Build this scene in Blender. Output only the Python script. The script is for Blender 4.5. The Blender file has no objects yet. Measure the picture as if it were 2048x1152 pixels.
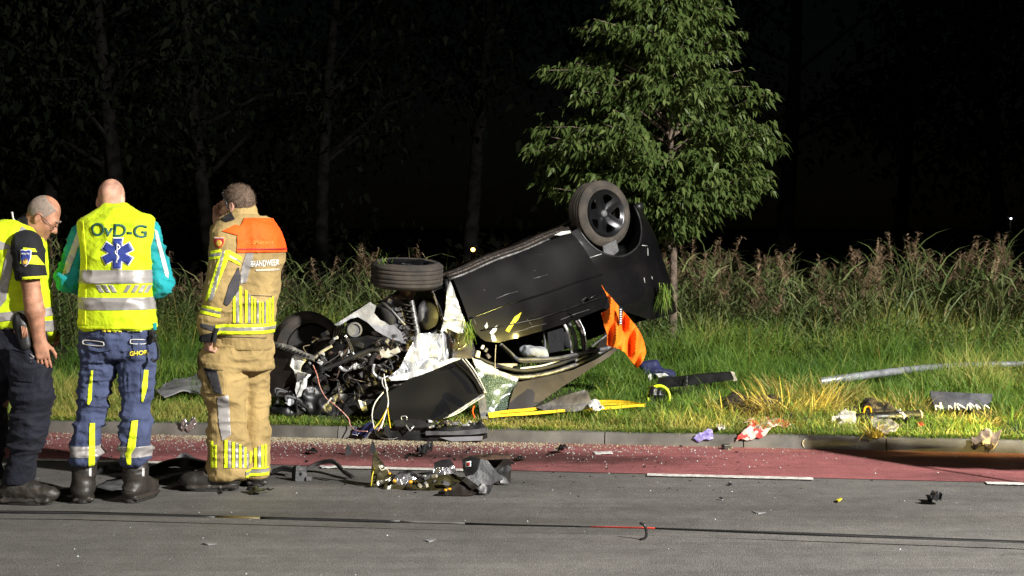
import bpy, bmesh, math, random
import numpy as np
from mathutils import Vector, Matrix, geometry
from mathutils.bvhtree import BVHTree
random.seed(7)
RNG = np.random.default_rng(11)
scene = bpy.context.scene
COL = scene.collection

# ------------------------------------------------------------------ camera
CAM_H, FOC, HOR, CX = 1.6, 3030.0, 450.0, 1024.0
cam_d = bpy.data.cameras.new('camera')
cam = bpy.data.objects.new('camera', cam_d)
COL.objects.link(cam)
cam.location = (0, 0, CAM_H)
cam.rotation_euler = (math.radians(90), 0, 0)
cam_d.sensor_width = 36.0
cam_d.lens = FOC / 2048 * 36.0
cam_d.shift_y = -(576 - HOR) / 2048
cam_d.clip_end = 800
scene.camera = cam

# ------------------------------------------------------------------ world (night sky)
world = bpy.data.worlds.new('World')
scene.world = world
world.use_nodes = True
wn = world.node_tree
sky = wn.nodes.new('ShaderNodeTexSky')
sky.sky_type = 'NISHITA'
sky.sun_disc = False
sky.sun_elevation = math.radians(12)
sky.sun_rotation = math.radians(120)
bg = wn.nodes['Background']
bg.inputs['Strength'].default_value = 0.0004
wn.links.new(sky.outputs['Color'], bg.inputs['Color'])

# ------------------------------------------------------------------ lamps of the rescue vehicles at right, and an added fill
def spot(name, loc, target, power, color, cone, blend, size):
    d = bpy.data.lights.new(name, 'SPOT')
    d.energy, d.color, d.spot_size, d.spot_blend, d.shadow_soft_size = power, color, math.radians(cone), blend, size
    o = bpy.data.objects.new(name, d)
    COL.objects.link(o)
    o.location = loc
    o.rotation_euler = (Vector(target) - Vector(loc)).to_track_quat('-Z', 'Y').to_euler()
    return o
spot('floodlight', (9.6, 0.6, 7.4), (-0.3, 11.6, 0.9), 25000, (1.0, 0.97, 0.91), 66, 0.55, 0.2)
spot('low_headlamp', (8.2, 9.7, 0.42), (2.1, 11.45, 0.0), 12500, (1.0, 0.82, 0.24), 17, 0.8, 0.06)
spot('fill_lamp', (-7.5, -3.0, 6.5), (-1.0, 11.0, 0.6), 1500, (1.0, 0.93, 0.84), 80, 0.8, 0.25)  # weak warm fill from behind the camera, added to soften the shadows

scene.view_settings.view_transform = 'Standard'
scene.view_settings.look = 'None'
scene.view_settings.exposure = 0.0
scene.view_settings.gamma = 1.0
scene.cycles.use_denoising = True
scene.cycles.max_bounces = 6
scene.cycles.transparent_max_bounces = 8
scene.cycles.sample_clamp_indirect = 6.0

# ------------------------------------------------------------------ helpers
def P(px, py, Y):
    return np.array([(px - CX) * Y / FOC, Y, CAM_H - (py - HOR) * Y / FOC])
def G(px, py, z=0.0):
    return P(px, py, (CAM_H - z) * FOC / (py - HOR))

def tag(o, label=None, cat=None, group=None, kind=None):
    if label: o['label'] = label
    if cat: o['category'] = cat
    if group: o['group'] = group
    if kind or cat: o['kind'] = kind or 'thing'
    return o

def empty(name, loc, label=None, cat=None, group=None, kind=None):
    o = bpy.data.objects.new(name, None)
    COL.objects.link(o)
    o.location = Vector([float(v) for v in loc])
    o.empty_display_size = 0.1
    return tag(o, label, cat, group, kind)

def worldloc(p):
    v = Vector((0, 0, 0))
    while p is not None:
        v = v + Vector(p.location)
        p = p.parent
    return np.array(v)

def mesh(name, verts, faces, mat, parent=None, smooth=True, loc=None):
    """verts in world coordinates; the object origin is `loc` (or the parent's)"""
    verts = np.asarray(verts, dtype=np.float64).reshape(-1, 3)
    off = np.zeros(3)
    if parent is not None:
        off = worldloc(parent)
    elif loc is not None:
        off = np.array(loc, float)
    me = bpy.data.meshes.new(name)
    if isinstance(faces, np.ndarray):
        n, k = faces.shape
        me.vertices.add(len(verts))
        me.vertices.foreach_set('co', (verts - off).astype(np.float32).ravel())
        me.loops.add(n * k)
        me.loops.foreach_set('vertex_index', faces.astype(np.int32).ravel())
        me.polygons.add(n)
        me.polygons.foreach_set('loop_start', np.arange(0, n * k, k, dtype=np.int32))
        me.update(calc_edges=True)
    else:
        me.from_pydata([tuple(v) for v in (verts - off)], [], [tuple(int(i) for i in f) for f in faces])
        me.update()
    me.validate()
    if smooth:
        me.polygons.foreach_set('use_smooth', np.ones(len(me.polygons), dtype=bool))
    if mat is not None:
        me.materials.append(mat)
    o = bpy.data.objects.new(name, me)
    COL.objects.link(o)
    if parent is not None:
        o.parent = parent
    elif loc is not None:
        o.location = Vector([float(v) for v in loc])
    return o

class MB:
    """collects simple shapes into one mesh"""
    def __init__(s): s.v, s.f, s.n = [], [], 0
    def add(s, v, f):
        v = np.asarray(v, float)
        s.v.append(v)
        for q in f: s.f.append(tuple(int(i) + s.n for i in q))
        s.n += len(v)
        return s
    def box(s, c, size, R=None, taper=1.0):
        c = np.array(c, float); h = np.array(size, float) / 2
        v = np.array([[x, y, z] for z in (-1, 1) for y in (-1, 1) for x in (-1, 1)], float)
        v[4:, :2] *= taper
        v = v * h
        if R is not None: v = v @ np.array(R).T
        return s.add(v + c, [(0, 2, 3, 1), (4, 5, 7, 6), (0, 1, 5, 4), (2, 6, 7, 3), (0, 4, 6, 2), (1, 3, 7, 5)])
    def tube(s, pts, r, n=8, cap=True):
        pts = [np.array(p, float) for p in pts]
        rs = r if isinstance(r, (list, tuple, np.ndarray)) else [r] * len(pts)
        V, F = [], []
        prev = None
        for i, p in enumerate(pts):
            t = pts[min(i + 1, len(pts) - 1)] - pts[max(i - 1, 0)]
            t = t / (np.linalg.norm(t) + 1e-9)
            if prev is None:
                a = np.cross(t, [0, 0, 1.0])
                if np.linalg.norm(a) < 0.05: a = np.cross(t, [1.0, 0, 0])
            else:
                a = prev - t * np.dot(prev, t)
            a /= np.linalg.norm(a) + 1e-9
            prev = a
            b = np.cross(t, a)
            for k in range(n):
                th = 2 * math.pi * k / n
                V.append(p + rs[i] * (math.cos(th) * a + math.sin(th) * b))
        for i in range(len(pts) - 1):
            for k in range(n):
                k2 = (k + 1) % n
                F.append((i * n + k, i * n + k2, (i + 1) * n + k2, (i + 1) * n + k))
        if cap:
            F.append(tuple(range(n - 1, -1, -1)))
            F.append(tuple((len(pts) - 1) * n + k for k in range(n)))
        return s.add(V, F)
    def lathe(s, prof, c, axis, n=32, closed=False):
        """prof: [(offset along axis, radius)]"""
        axis = np.array(axis, float); axis /= np.linalg.norm(axis)
        a = np.cross(axis, [0, 0, 1.0])
        if np.linalg.norm(a) < 0.05: a = np.cross(axis, [1.0, 0, 0])
        a /= np.linalg.norm(a); b = np.cross(axis, a)
        V, F = [], []
        for (h, r) in prof:
            for k in range(n):
                th = 2 * math.pi * k / n
                V.append(np.array(c) + axis * h + r * (math.cos(th) * a + math.sin(th) * b))
        m = len(prof)
        for i in range(m if closed else m - 1):
            i2 = (i + 1) % m
            for k in range(n):
                k2 = (k + 1) % n
                F.append((i * n + k, i * n + k2, i2 * n + k2, i2 * n + k))
        return s.add(V, F)
    def build(s, name, mat, parent=None, smooth=False, loc=None):
        v = np.concatenate(s.v)
        return mesh(name, v, s.f, mat, parent, smooth, loc)

def bevel(o, w, seg=2, angle=0.5):
    m = o.modifiers.new('bevel', 'BEVEL'); m.width = w; m.segments = seg; m.limit_method = 'ANGLE'; m.angle_limit = angle
    return o
def autosmooth(o, deg=40):
    me = o.data
    me.polygons.foreach_set('use_smooth', np.ones(len(me.polygons), dtype=bool))
    bm = bmesh.new(); bm.from_mesh(me)
    lim = math.radians(deg)
    for e in bm.edges:
        if len(e.link_faces) == 2 and e.calc_face_angle(0) > lim: e.smooth = False
    bm.to_mesh(me); bm.free()
    return o

# ---- vectorised value noise
def _hash(i, j, k, seed):
    h = (i.astype(np.int64) * 374761393 + j.astype(np.int64) * 668265263 + k.astype(np.int64) * 2147483647 + seed * 144665) & 0xFFFFFFFF
    h = ((h ^ (h >> 13)) * 1274126177) & 0xFFFFFFFF
    h = h ^ (h >> 16)
    return (h & 0xFFFF) / 65535.0
def vnoise(p, freq=1.0, seed=0):
    p = np.asarray(p, float) * np.asarray(freq, float)
    i = np.floor(p).astype(np.int64); f = p - i
    f = f * f * (3 - 2 * f)
    r = 0
    for dx in (0, 1):
        for dy in (0, 1):
            for dz in (0, 1):
                w = (f[..., 0] if dx else 1 - f[..., 0]) * (f[..., 1] if dy else 1 - f[..., 1]) * (f[..., 2] if dz else 1 - f[..., 2])
                r = r + w * _hash(i[..., 0] + dx, i[..., 1] + dy, i[..., 2] + dz, seed)
    return r
def fbm(p, freq=1.0, seed=0, oct=3):
    r, a, t = 0, 1.0, 0
    fr = np.asarray(freq, float)
    for o in range(oct):
        r = r + a * vnoise(p, fr * 2 ** o, seed + o * 17); t += a; a *= 0.5
    return r / t
def ridge(p, freq, seed=0):
    n = vnoise(p, freq, seed)
    return 1 - np.abs(2 * n - 1)

# ---- patch: a 2-D outline filled with a fine triangle mesh, mapped into space
def patch_mesh(poly, step, fn, holes=()):
    pts, edges = [], []
    def ring(pl):
        s0 = len(pts); m = len(pl)
        for i in range(m):
            a = np.array(pl[i], float); b = np.array(pl[(i + 1) % m], float)
            k = max(1, int(np.linalg.norm(b - a) / step))
            for j in range(k): pts.append(Vector(a + (b - a) * j / k))
        n = len(pts) - s0
        for i in range(n): edges.append((s0 + i, s0 + (i + 1) % n))
    ring(poly)
    for h in holes: ring(h)
    arr = np.array(poly, float)
    lo, hi = arr.min(0), arr.max(0)
    def inside(x, y, pl):
        c = False; n = len(pl); j = n - 1
        for i in range(n):
            xi, yi = pl[i]; xj, yj = pl[j]
            if (yi > y) != (yj > y) and x < (xj - xi) * (y - yi) / (yj - yi + 1e-12) + xi: c = not c
            j = i
        return c
    bp = np.array([[p[0], p[1]] for p in pts])
    yy = lo[1] + step * 0.5; row = 0
    while yy < hi[1]:
        xx = lo[0] + step * (0.5 if row % 2 else 0.95)
        while xx < hi[0]:
            if inside(xx, yy, poly) and not any(inside(xx, yy, h) for h in holes):
                if np.min((bp[:, 0] - xx) ** 2 + (bp[:, 1] - yy) ** 2) > (0.45 * step) ** 2: pts.append(Vector((xx, yy)))
            xx += step
        yy += step * 0.87; row += 1
    v, e, f, *_ = geometry.delaunay_2d_cdt(pts, edges, [], 1 if not holes else 2, 1e-6)
    uv = np.array([[a[0], a[1]] for a in v])
    if holes:
        f = [q for q in f if inside(*uv[list(q)].mean(0), poly) and not any(inside(*uv[list(q)].mean(0), h) for h in holes)]
    V = np.array(fn(uv))
    return V, [tuple(q) for q in f], uv

def solid(o, t, off=0.0):
    m = o.modifiers.new('thick', 'SOLIDIFY'); m.thickness = t; m.offset = off
    if t >= 0.004:
        e = o.modifiers.new('split', 'EDGE_SPLIT'); e.split_angle = math.radians(48); e.use_edge_sharp = False
    return o

# ---- distance-field volumes -> continuous surfaces
class Vol:
    def __init__(s, lo, hi, vox):
        s.lo = np.array(lo, float); s.vox = vox
        s.n = np.ceil((np.array(hi, float) - s.lo) / vox).astype(int) + 1
        s.d = np.full(tuple(s.n), 1.0, np.float32)
    def region(s, lo, hi):
        a = np.clip(np.floor((np.array(lo) - s.lo) / s.vox).astype(int), 0, s.n)
        b = np.clip(np.ceil((np.array(hi) - s.lo) / s.vox).astype(int) + 1, 0, s.n)
        sl = tuple(slice(a[i], b[i]) for i in range(3))
        ax = [s.lo[i] + np.arange(a[i], b[i]) * s.vox for i in range(3)]
        X = np.stack(np.meshgrid(*ax, indexing='ij'), -1)
        return sl, X
    def put(s, sl, d, k, sub=False):
        cur = s.d[sl]
        if cur.size == 0: return
        if sub:
            a, b = cur, -d
            h = np.maximum(k - np.abs(a - b), 0) / max(k, 1e-6)
            s.d[sl] = np.maximum(a, b) + h * h * k * 0.25
        else:
            h = np.maximum(k - np.abs(cur - d), 0) / max(k, 1e-6)
            s.d[sl] = np.minimum(cur, d) - h * h * k * 0.25
    def cone(s, a, b, ra, rb, k=0.02, flat=None, sub=False):
        a = np.array(a, float); b = np.array(b, float)
        m = max(ra, rb) * (max(1.0, flat[1]) if flat is not None else 1) + k + 3 * s.vox
        sl, X = s.region(np.minimum(a, b) - m, np.maximum(a, b) + m)
        ba = b - a
        t = np.clip(((X - a) @ ba) / (ba @ ba + 1e-12), 0, 1)
        v = X - a - t[..., None] * ba
        sc = 1.0
        if flat is not None:
            dr = np.array(flat[0], float); dr /= np.linalg.norm(dr)
            v = v + dr * ((v @ dr) * (1 / flat[1] - 1))[..., None]
            sc = min(1.0, flat[1])
        s.put(sl, (np.linalg.norm(v, axis=-1) - (ra + t * (rb - ra))) * sc, k, sub)
    def ell(s, c, R, rad, k=0.02, sub=False):
        """R columns: axes; rad: radii along them"""
        c = np.array(c, float); rad = np.array(rad, float); R = np.array(R, float)
        m = rad.max() + k + 3 * s.vox
        sl, X = s.region(c - m, c + m)
        q = (X - c) @ R
        k0 = np.linalg.norm(q / rad, axis=-1); k1 = np.linalg.norm(q / rad ** 2, axis=-1) + 1e-9
        s.put(sl, k0 * (k0 - 1) / k1, k, sub)
    def box(s, c, R, half, rnd=0.01, k=0.01, sub=False):
        c = np.array(c, float); R = np.array(R, float); half = np.array(half, float)
        m = np.linalg.norm(half) + k + 3 * s.vox
        sl, X = s.region(c - m, c + m)
        q = np.abs((X - c) @ R) - (half - rnd)
        s.put(sl, np.linalg.norm(np.maximum(q, 0), axis=-1) + np.minimum(q.max(-1), 0) - rnd, k, sub)
    def loft(s, rows, k=0.02, n=2.3, sub=False):
        """rows: (z, cx, cy, a, b) any order; horizontal superellipse sections"""
        r = np.array(sorted([tuple(q) for q in rows]), float)
        lo = np.array([(r[:, 1] - r[:, 3]).min(), (r[:, 2] - r[:, 4]).min(), r[0, 0]]) - k - 3 * s.vox
        hi = np.array([(r[:, 1] + r[:, 3]).max(), (r[:, 2] + r[:, 4]).max(), r[-1, 0]]) + k + 3 * s.vox
        sl, X = s.region(lo, hi)
        if X.size == 0: return
        z = X[0, 0, :, 2]
        I = [np.interp(z, r[:, 0], r[:, i]) for i in range(1, 5)]
        qx = np.abs(X[..., 0] - I[0]) / I[2]; qy = np.abs(X[..., 1] - I[1]) / I[3]
        rr = (qx ** n + qy ** n) ** (1 / n)
        d = (rr - 1) * np.minimum(I[2], I[3])
        d = np.maximum(d, np.maximum(r[0, 0] - X[..., 2], X[..., 2] - r[-1, 0]))
        s.put(sl, d, k, sub)
    def cut(s, co, no):
        """keep the side the normal points away from"""
        ax = [s.lo[i] + np.arange(s.n[i]) * s.vox for i in range(3)]
        no = np.array(no, float); no /= np.linalg.norm(no)
        d = ((ax[0] - co[0]) * no[0])[:, None, None] + ((ax[1] - co[1]) * no[1])[None, :, None] + ((ax[2] - co[2]) * no[2])[None, None, :]
        s.d = np.maximum(s.d, d.astype(np.float32))
    def surface(s):
        d = s.d.copy()
        d[0], d[-1], d[:, 0], d[:, -1], d[:, :, 0], d[:, :, -1] = (np.maximum(q, 1e-3) for q in (d[0], d[-1], d[:, 0], d[:, -1], d[:, :, 0], d[:, :, -1]))
        sg = d < 0
        nx, ny, nz = d.shape
        cnt = np.zeros((nx - 1, ny - 1, nz - 1), np.int8)
        for i in (0, 1):
            for j in (0, 1):
                for k in (0, 1):
                    cnt += sg[i:nx - 1 + i, j:ny - 1 + j, k:nz - 1 + k]
        act = (cnt > 0) & (cnt < 8)
        idx = np.full(act.shape, -1, np.int64)
        cells = np.argwhere(act)
        idx[act] = np.arange(len(cells))
        acc = np.zeros((len(cells), 3)); num = np.zeros(len(cells))
        corners = [(i, j, k) for i in (0, 1) for j in (0, 1) for k in (0, 1)]
        for a in corners:
            for ax in range(3):
                if a[ax] == 1: continue
                b = list(a); b[ax] = 1
                da = d[cells[:, 0] + a[0], cells[:, 1] + a[1], cells[:, 2] + a[2]]
                db = d[cells[:, 0] + b[0], cells[:, 1] + b[1], cells[:, 2] + b[2]]
                m = (da < 0) != (db < 0)
                t = np.where(m, da / np.where(m, da - db, 1), 0)
                p = np.tile(np.array(a, float), (len(cells), 1)); p[:, ax] += t
                acc[m] += p[m]; num[m] += 1
        V = s.lo + (cells + acc / num[:, None]) * s.vox
        F = []
        for ax in range(3):
            o1, o2 = (ax + 1) % 3, (ax + 2) % 3
            A = np.moveaxis(sg, ax, 0)
            ch = A[:-1] != A[1:]
            ii = np.argwhere(ch)
            full = np.zeros((len(ii), 3), int)
            rest = [q for q in range(3) if q != ax]
            full[:, ax] = ii[:, 0]; full[:, rest[0]] = ii[:, 1]; full[:, rest[1]] = ii[:, 2]
            ok = (full[:, o1] > 0) & (full[:, o2] > 0) & (full[:, o1] < s.n[o1] - 1) & (full[:, o2] < s.n[o2] - 1)
            full = full[ok]
            e1 = np.zeros(3, int); e1[o1] = 1; e2 = np.zeros(3, int); e2[o2] = 1
            q = [idx[tuple((full - u).T)] for u in (e1 * 0, e1, e1 + e2, e2)]
            q = np.stack(q, 1)
            ins = sg[tuple(full.T)]
            q[~ins] = q[~ins][:, ::-1]
            F.append(q)
        F = np.concatenate(F)
        F = F[(F >= 0).all(1)]
        return V, F

def vnormals(V, F):
    n = np.zeros_like(V)
    a, b, c, d = V[F[:, 0]], V[F[:, 1]], V[F[:, 2]], V[F[:, 3]]
    fn = np.cross(c - a, d - b)
    for k in range(4): np.add.at(n, F[:, k], fn)
    return n / (np.linalg.norm(n, axis=1, keepdims=True) + 1e-12)

def smoothV(V, F, it=2, lam=0.5):
    for _ in range(it):
        acc = np.zeros_like(V); cnt = np.zeros(len(V))
        for k in range(4):
            for j in (1, 3):
                np.add.at(acc, F[:, k], V[F[:, (k + j) % 4]]); np.add.at(cnt, F[:, k], 1)
        V = V + lam * (acc / np.maximum(cnt, 1)[:, None] - V)
    return V

def cutout(src, planes, off, name, mat, parent, nfilter=None):
    """the part of a surface inside all half-spaces (co, outward no), lifted off by `off`"""
    V, F = src
    V = V.copy()
    keep = np.ones(len(V), bool)
    marg = 0.05
    for co, no in planes:
        no = np.array(no, float); no /= np.linalg.norm(no)
        keep &= ((V - np.array(co)) @ no) < marg
    if nfilter is not None:
        keep &= (vnormals(V, F) @ np.array(nfilter[0], float)) > nfilter[1]
    fk = keep[F].all(1)
    if not fk.any(): return None
    N = vnormals(V, F)
    Fs = F[fk]
    used = np.unique(Fs); remap = -np.ones(len(V), int); remap[used] = np.arange(len(used))
    Vs = V[used] + N[used] * off
    bm = bmesh.new()
    bv = [bm.verts.new(v) for v in Vs]
    for q in remap[Fs]:
        try: bm.faces.new([bv[i] for i in q])
        except ValueError: pass
    for co, no in planes:
        bmesh.ops.bisect_plane(bm, geom=bm.verts[:] + bm.edges[:] + bm.faces[:], plane_co=Vector(co), plane_no=Vector(no), clear_outer=True)
    if len(bm.faces) == 0:
        bm.free(); return None
    # keep the largest connected piece only
    seen = set(); isls = []
    for f0 in bm.faces:
        if f0 in seen: continue
        st = [f0]; seen.add(f0); isl = []
        while st:
            f = st.pop(); isl.append(f)
            for e in f.edges:
                for g in e.link_faces:
                    if g not in seen: seen.add(g); st.append(g)
        isls.append((sum(q.calc_area() for q in isl), np.mean([q.calc_center_median().y for q in isl]), isl))
    amax = max(i[0] for i in isls)
    best = (min([i for i in isls if i[0] > 0.12 * amax], key=lambda i: i[1]) if nfilter is not None else max(isls, key=lambda i: i[0]))[2]
    bs = set(best)
    bmesh.ops.delete(bm, geom=[f for f in bm.faces if f not in bs], context='FACES')
    bm.verts.ensure_lookup_table(); bm.verts.index_update()
    VV = np.array([v.co[:] for v in bm.verts]); FF = [[v.index for v in f.verts] for f in bm.faces]
    bm.free()
    o = mesh(name, VV, FF, mat, parent)
    solid(o, 0.0025, -1.0)
    return o

def project_patch(bvh, V, F, d, off, name, mat, parent, thick=0.002):
    """drop a flat patch on to a surface along direction d"""
    d = Vector(d).normalized()
    out = []
    for v in V:
        hit, n, i, dist = bvh.ray_cast(Vector(v) - d * 1.5, d)
        if hit is None:
            hit, n, i, dist = bvh.find_nearest(Vector(v))
            if hit is None: hit = Vector(v)
        out.append(np.array(hit - d * off))
    o = mesh(name, np.array(out), F, mat, parent)
    solid(o, thick, 0.0)
    return o

def bvh_of(V, F):
    return BVHTree.FromPolygons([Vector(v) for v in V], [tuple(int(i) for i in f) for f in F])

def text_mesh(body, size, bold=0.0):
    cu = bpy.data.curves.new('lettering', 'FONT')
    cu.body = body; cu.size = size; cu.align_x = 'CENTER'; cu.align_y = 'CENTER'; cu.offset = bold
    cu.resolution_u = 4
    o = bpy.data.objects.new('lettering_source', cu)
    COL.objects.link(o)
    bpy.context.view_layer.update()
    dg = bpy.context.evaluated_depsgraph_get()
    me = bpy.data.meshes.new_from_object(o.evaluated_get(dg))
    bm = bmesh.new(); bm.from_mesh(me)
    bmesh.ops.triangulate(bm, faces=bm.faces[:])
    for _ in range(3):
        le = [e for e in bm.edges if e.calc_length() > 0.02]
        if not le: break
        bmesh.ops.subdivide_edges(bm, edges=le, cuts=1)
        bmesh.ops.triangulate(bm, faces=bm.faces[:])
    bm.verts.index_update()
    V = np.array([v.co[:] for v in bm.verts]); F = [[v.index for v in f.verts] for f in bm.faces]
    bm.free()
    bpy.data.objects.remove(o); bpy.data.curves.remove(cu); bpy.data.meshes.remove(me)
    return V, F

# ------------------------------------------------------------------ materials
def mat(name, col, rough=0.6, metal=0.0, var=0.15, vscale=6.0, bump=0.0, bscale=60.0, coat=0.0, spec=0.5, sheen=0.0, col2=None,
        attr=None, trans=0.0, bdist=0.01, detail=4.0, alpha=1.0):
    m = bpy.data.materials.new(name); m.use_nodes = True
    nt = m.node_tree; N = nt.nodes; L = nt.links
    b = N['Principled BSDF']
    b.inputs['Roughness'].default_value = rough
    b.inputs['Metallic'].default_value = metal
    b.inputs['Coat Weight'].default_value = coat
    b.inputs['Coat Roughness'].default_value = 0.08
    b.inputs['Specular IOR Level'].default_value = spec
    b.inputs['Alpha'].default_value = alpha
    if sheen: b.inputs['Sheen Weight'].default_value = sheen
    if trans: b.inputs['Transmission Weight'].default_value = trans
    tc = N.new('ShaderNodeTexCoord')
    nz = N.new('ShaderNodeTexNoise'); nz.inputs['Scale'].default_value = vscale; nz.inputs['Detail'].default_value = detail
    L.new(tc.outputs['Object'], nz.inputs['Vector'])
    c1 = np.array(col, float)
    c2 = np.array(col2, float) if col2 is not None else c1 * (1 - 2 * var)
    c0 = c1 if col2 is not None else c1 * (1 + var)
    rp = N.new('ShaderNodeValToRGB')
    rp.color_ramp.elements[0].position = 0.32; rp.color_ramp.elements[1].position = 0.68
    rp.color_ramp.elements[0].color = (*np.clip(c2, 0, 1), 1); rp.color_ramp.elements[1].color = (*np.clip(c0, 0, 1), 1)
    src = nz.outputs['Fac']
    if attr:
        at = N.new('ShaderNodeAttribute'); at.attribute_name = attr
        mx = N.new('ShaderNodeMath'); mx.operation = 'ADD'
        sc = N.new('ShaderNodeMath'); sc.operation = 'MULTIPLY_ADD'; sc.inputs[1].default_value = 0.7; sc.inputs[2].default_value = -0.35
        L.new(at.outputs['Fac'], sc.inputs[0]); L.new(sc.outputs[0], mx.inputs[0]); L.new(src, mx.inputs[1])
        src = mx.outputs[0]
    L.new(src, rp.inputs['Fac'])
    L.new(rp.outputs['Color'], b.inputs['Base Color'])
    if bump:
        n2 = N.new('ShaderNodeTexNoise'); n2.inputs['Scale'].default_value = bscale; n2.inputs['Detail'].default_value = 5
        L.new(tc.outputs['Object'], n2.inputs['Vector'])
        bp = N.new('ShaderNodeBump'); bp.inputs['Strength'].default_value = bump; bp.inputs['Distance'].default_value = bdist
        L.new(n2.outputs['Fac'], bp.inputs['Height']); L.new(bp.outputs['Normal'], b.inputs['Normal'])
        # roughness varies too
        mr = N.new('ShaderNodeMapRange'); mr.inputs['To Min'].default_value = max(0.02, rough - 0.12); mr.inputs['To Max'].default_value = min(1, rough + 0.12)
        L.new(nz.outputs['Fac'], mr.inputs['Value']); L.new(mr.outputs['Result'], b.inputs['Roughness'])
    return m

# ------------------------------------------------------------------ ground, road, kerb
ANG = math.radians(8.6)
UU = np.array([math.cos(ANG), -math.sin(ANG), 0]); VV_ = np.array([math.sin(ANG), math.cos(ANG), 0])
K0 = np.array([0, 11.12, 0.0])
def R(s, t, z=0.0):
    return K0 + UU * s + VV_ * t + np.array([0, 0, z])
def to_st(p):
    d = np.asarray(p, float) - K0
    return d[..., 0] * UU[0] + d[..., 1] * UU[1], d[..., 0] * VV_[0] + d[..., 1] * VV_[1]

def road_material(name, base, dark, speck, stain=0.0, spots=()):
    m = bpy.data.materials.new(name); m.use_nodes = True
    nt = m.node_tree; N = nt.nodes; L = nt.links
    b = N['Principled BSDF']
    tc = N.new('ShaderNodeTexCoord')
    def noise(scale, detail=4, rough=0.6, vec=None):
        n = N.new('ShaderNodeTexNoise'); n.inputs['Scale'].default_value = scale; n.inputs['Detail'].default_value = detail; n.inputs['Roughness'].default_value = rough
        L.new(vec or tc.outputs['Object'], n.inputs['Vector']); return n
    def ramp(src, stops):
        r = N.new('ShaderNodeValToRGB')
        while len(r.color_ramp.elements) < len(stops): r.color_ramp.elements.new(0.5)
        for e, (p, c) in zip(r.color_ramp.elements, stops): e.position = p; e.color = (*c, 1)
        L.new(src, r.inputs['Fac']); return r
    def mixc(kind, a, b_, fac=1.0):
        x = N.new('ShaderNodeMix'); x.data_type = 'RGBA'; x.blend_type = kind
        x.inputs[0].default_value = fac
        L.new(a, x.inputs[6]); L.new(b_, x.inputs[7]); return x
    # stone grains
    vo = N.new('ShaderNodeTexVoronoi'); vo.inputs['Scale'].default_value = 150
    L.new(tc.outputs['Object'], vo.inputs['Vector'])
    grain = ramp(vo.outputs['Color'], [(0.0, dark), (0.5, base), (0.88, base), (1.0, speck)])
    big = noise(0.55, 5)
    bigr = ramp(big.outputs['Fac'], [(0.3, (0.72, 0.72, 0.72)), (0.7, (1.12, 1.1, 1.08))])
    c = mixc('MULTIPLY', grain.outputs['Color'], bigr.outputs['Color'])
    mid = noise(7, 6, 0.7)
    midr = ramp(mid.outputs['Fac'], [(0.3, (0.8, 0.8, 0.8)), (0.7, (1.1, 1.1, 1.1))])
    c = mixc('MULTIPLY', c.outputs[2], midr.outputs['Color'])
    # streaks along the road (tyre wear)
    mp = N.new('ShaderNodeMapping'); mp.inputs['Rotation'].default_value = (0, 0, ANG); mp.inputs['Scale'].default_value = (0.25, 4.5, 1)
    L.new(tc.outputs['Object'], mp.inputs['Vector'])
    st = noise(1.4, 5, 0.6, mp.outputs['Vector'])
    str_ = ramp(st.outputs['Fac'], [(0.3, (0.78, 0.78, 0.78)), (0.65, (1.08, 1.08, 1.08))])
    c = mixc('MULTIPLY', c.outputs[2], str_.outputs['Color'])
    if stain:
        mp2 = N.new('ShaderNodeMapping'); mp2.inputs['Rotation'].default_value = (0, 0, ANG); mp2.inputs['Scale'].default_value = (0.55, 1.8, 1)
        L.new(tc.outputs['Object'], mp2.inputs['Vector'])
        s2 = noise(1.7, 6, 0.65, mp2.outputs['Vector'])
        sr = ramp(s2.outputs['Fac'], [(0.36, (0.26, 0.24, 0.23)), (0.50, (1, 1, 1))])
        c = mixc('MULTIPLY', c.outputs[2], sr.outputs['Color'], stain)
    for (cx_, cy_, rx, ry, dark_) in spots:
        mpp = N.new('ShaderNodeMapping'); mpp.vector_type = 'TEXTURE'
        mpp.inputs['Location'].default_value = (cx_, cy_, 0); mpp.inputs['Rotation'].default_value = (0, 0, -ANG); mpp.inputs['Scale'].default_value = (rx, ry, 1)
        L.new(tc.outputs['Object'], mpp.inputs['Vector'])
        ln = N.new('ShaderNodeVectorMath'); ln.operation = 'LENGTH'; L.new(mpp.outputs['Vector'], ln.inputs[0])
        nn_ = noise(5, 6, 0.65)
        ad = N.new('ShaderNodeMath'); ad.operation = 'MULTIPLY_ADD'; ad.inputs[1].default_value = 1.5
        L.new(nn_.outputs['Fac'], ad.inputs[0]); L.new(ln.outputs['Value'], ad.inputs[2])
        sr2 = ramp(ad.outputs[0], [(0.0, dark_), (0.55, dark_), (1.0, (1, 1, 1))])
        mr_ = N.new('ShaderNodeMapRange'); mr_.inputs['From Max'].default_value = 2.2; L.new(ad.outputs[0], mr_.inputs['Value']); L.new(mr_.outputs['Result'], sr2.inputs['Fac'])
        c = mixc('MULTIPLY', c.outputs[2], sr2.outputs['Color'])
    L.new(c.outputs[2], b.inputs['Base Color'])
    rr = N.new('ShaderNodeMapRange'); rr.inputs['To Min'].default_value = 0.55; rr.inputs['To Max'].default_value = 0.9
    L.new(mid.outputs['Fac'], rr.inputs['Value']); L.new(rr.outputs['Result'], b.inputs['Roughness'])
    bp = N.new('ShaderNodeBump'); bp.inputs['Strength'].default_value = 0.55; bp.inputs['Distance'].default_value = 0.006
    L.new(vo.outputs['Distance'], bp.inputs['Height']); L.new(bp.outputs['Normal'], b.inputs['Normal'])
    return m

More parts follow.
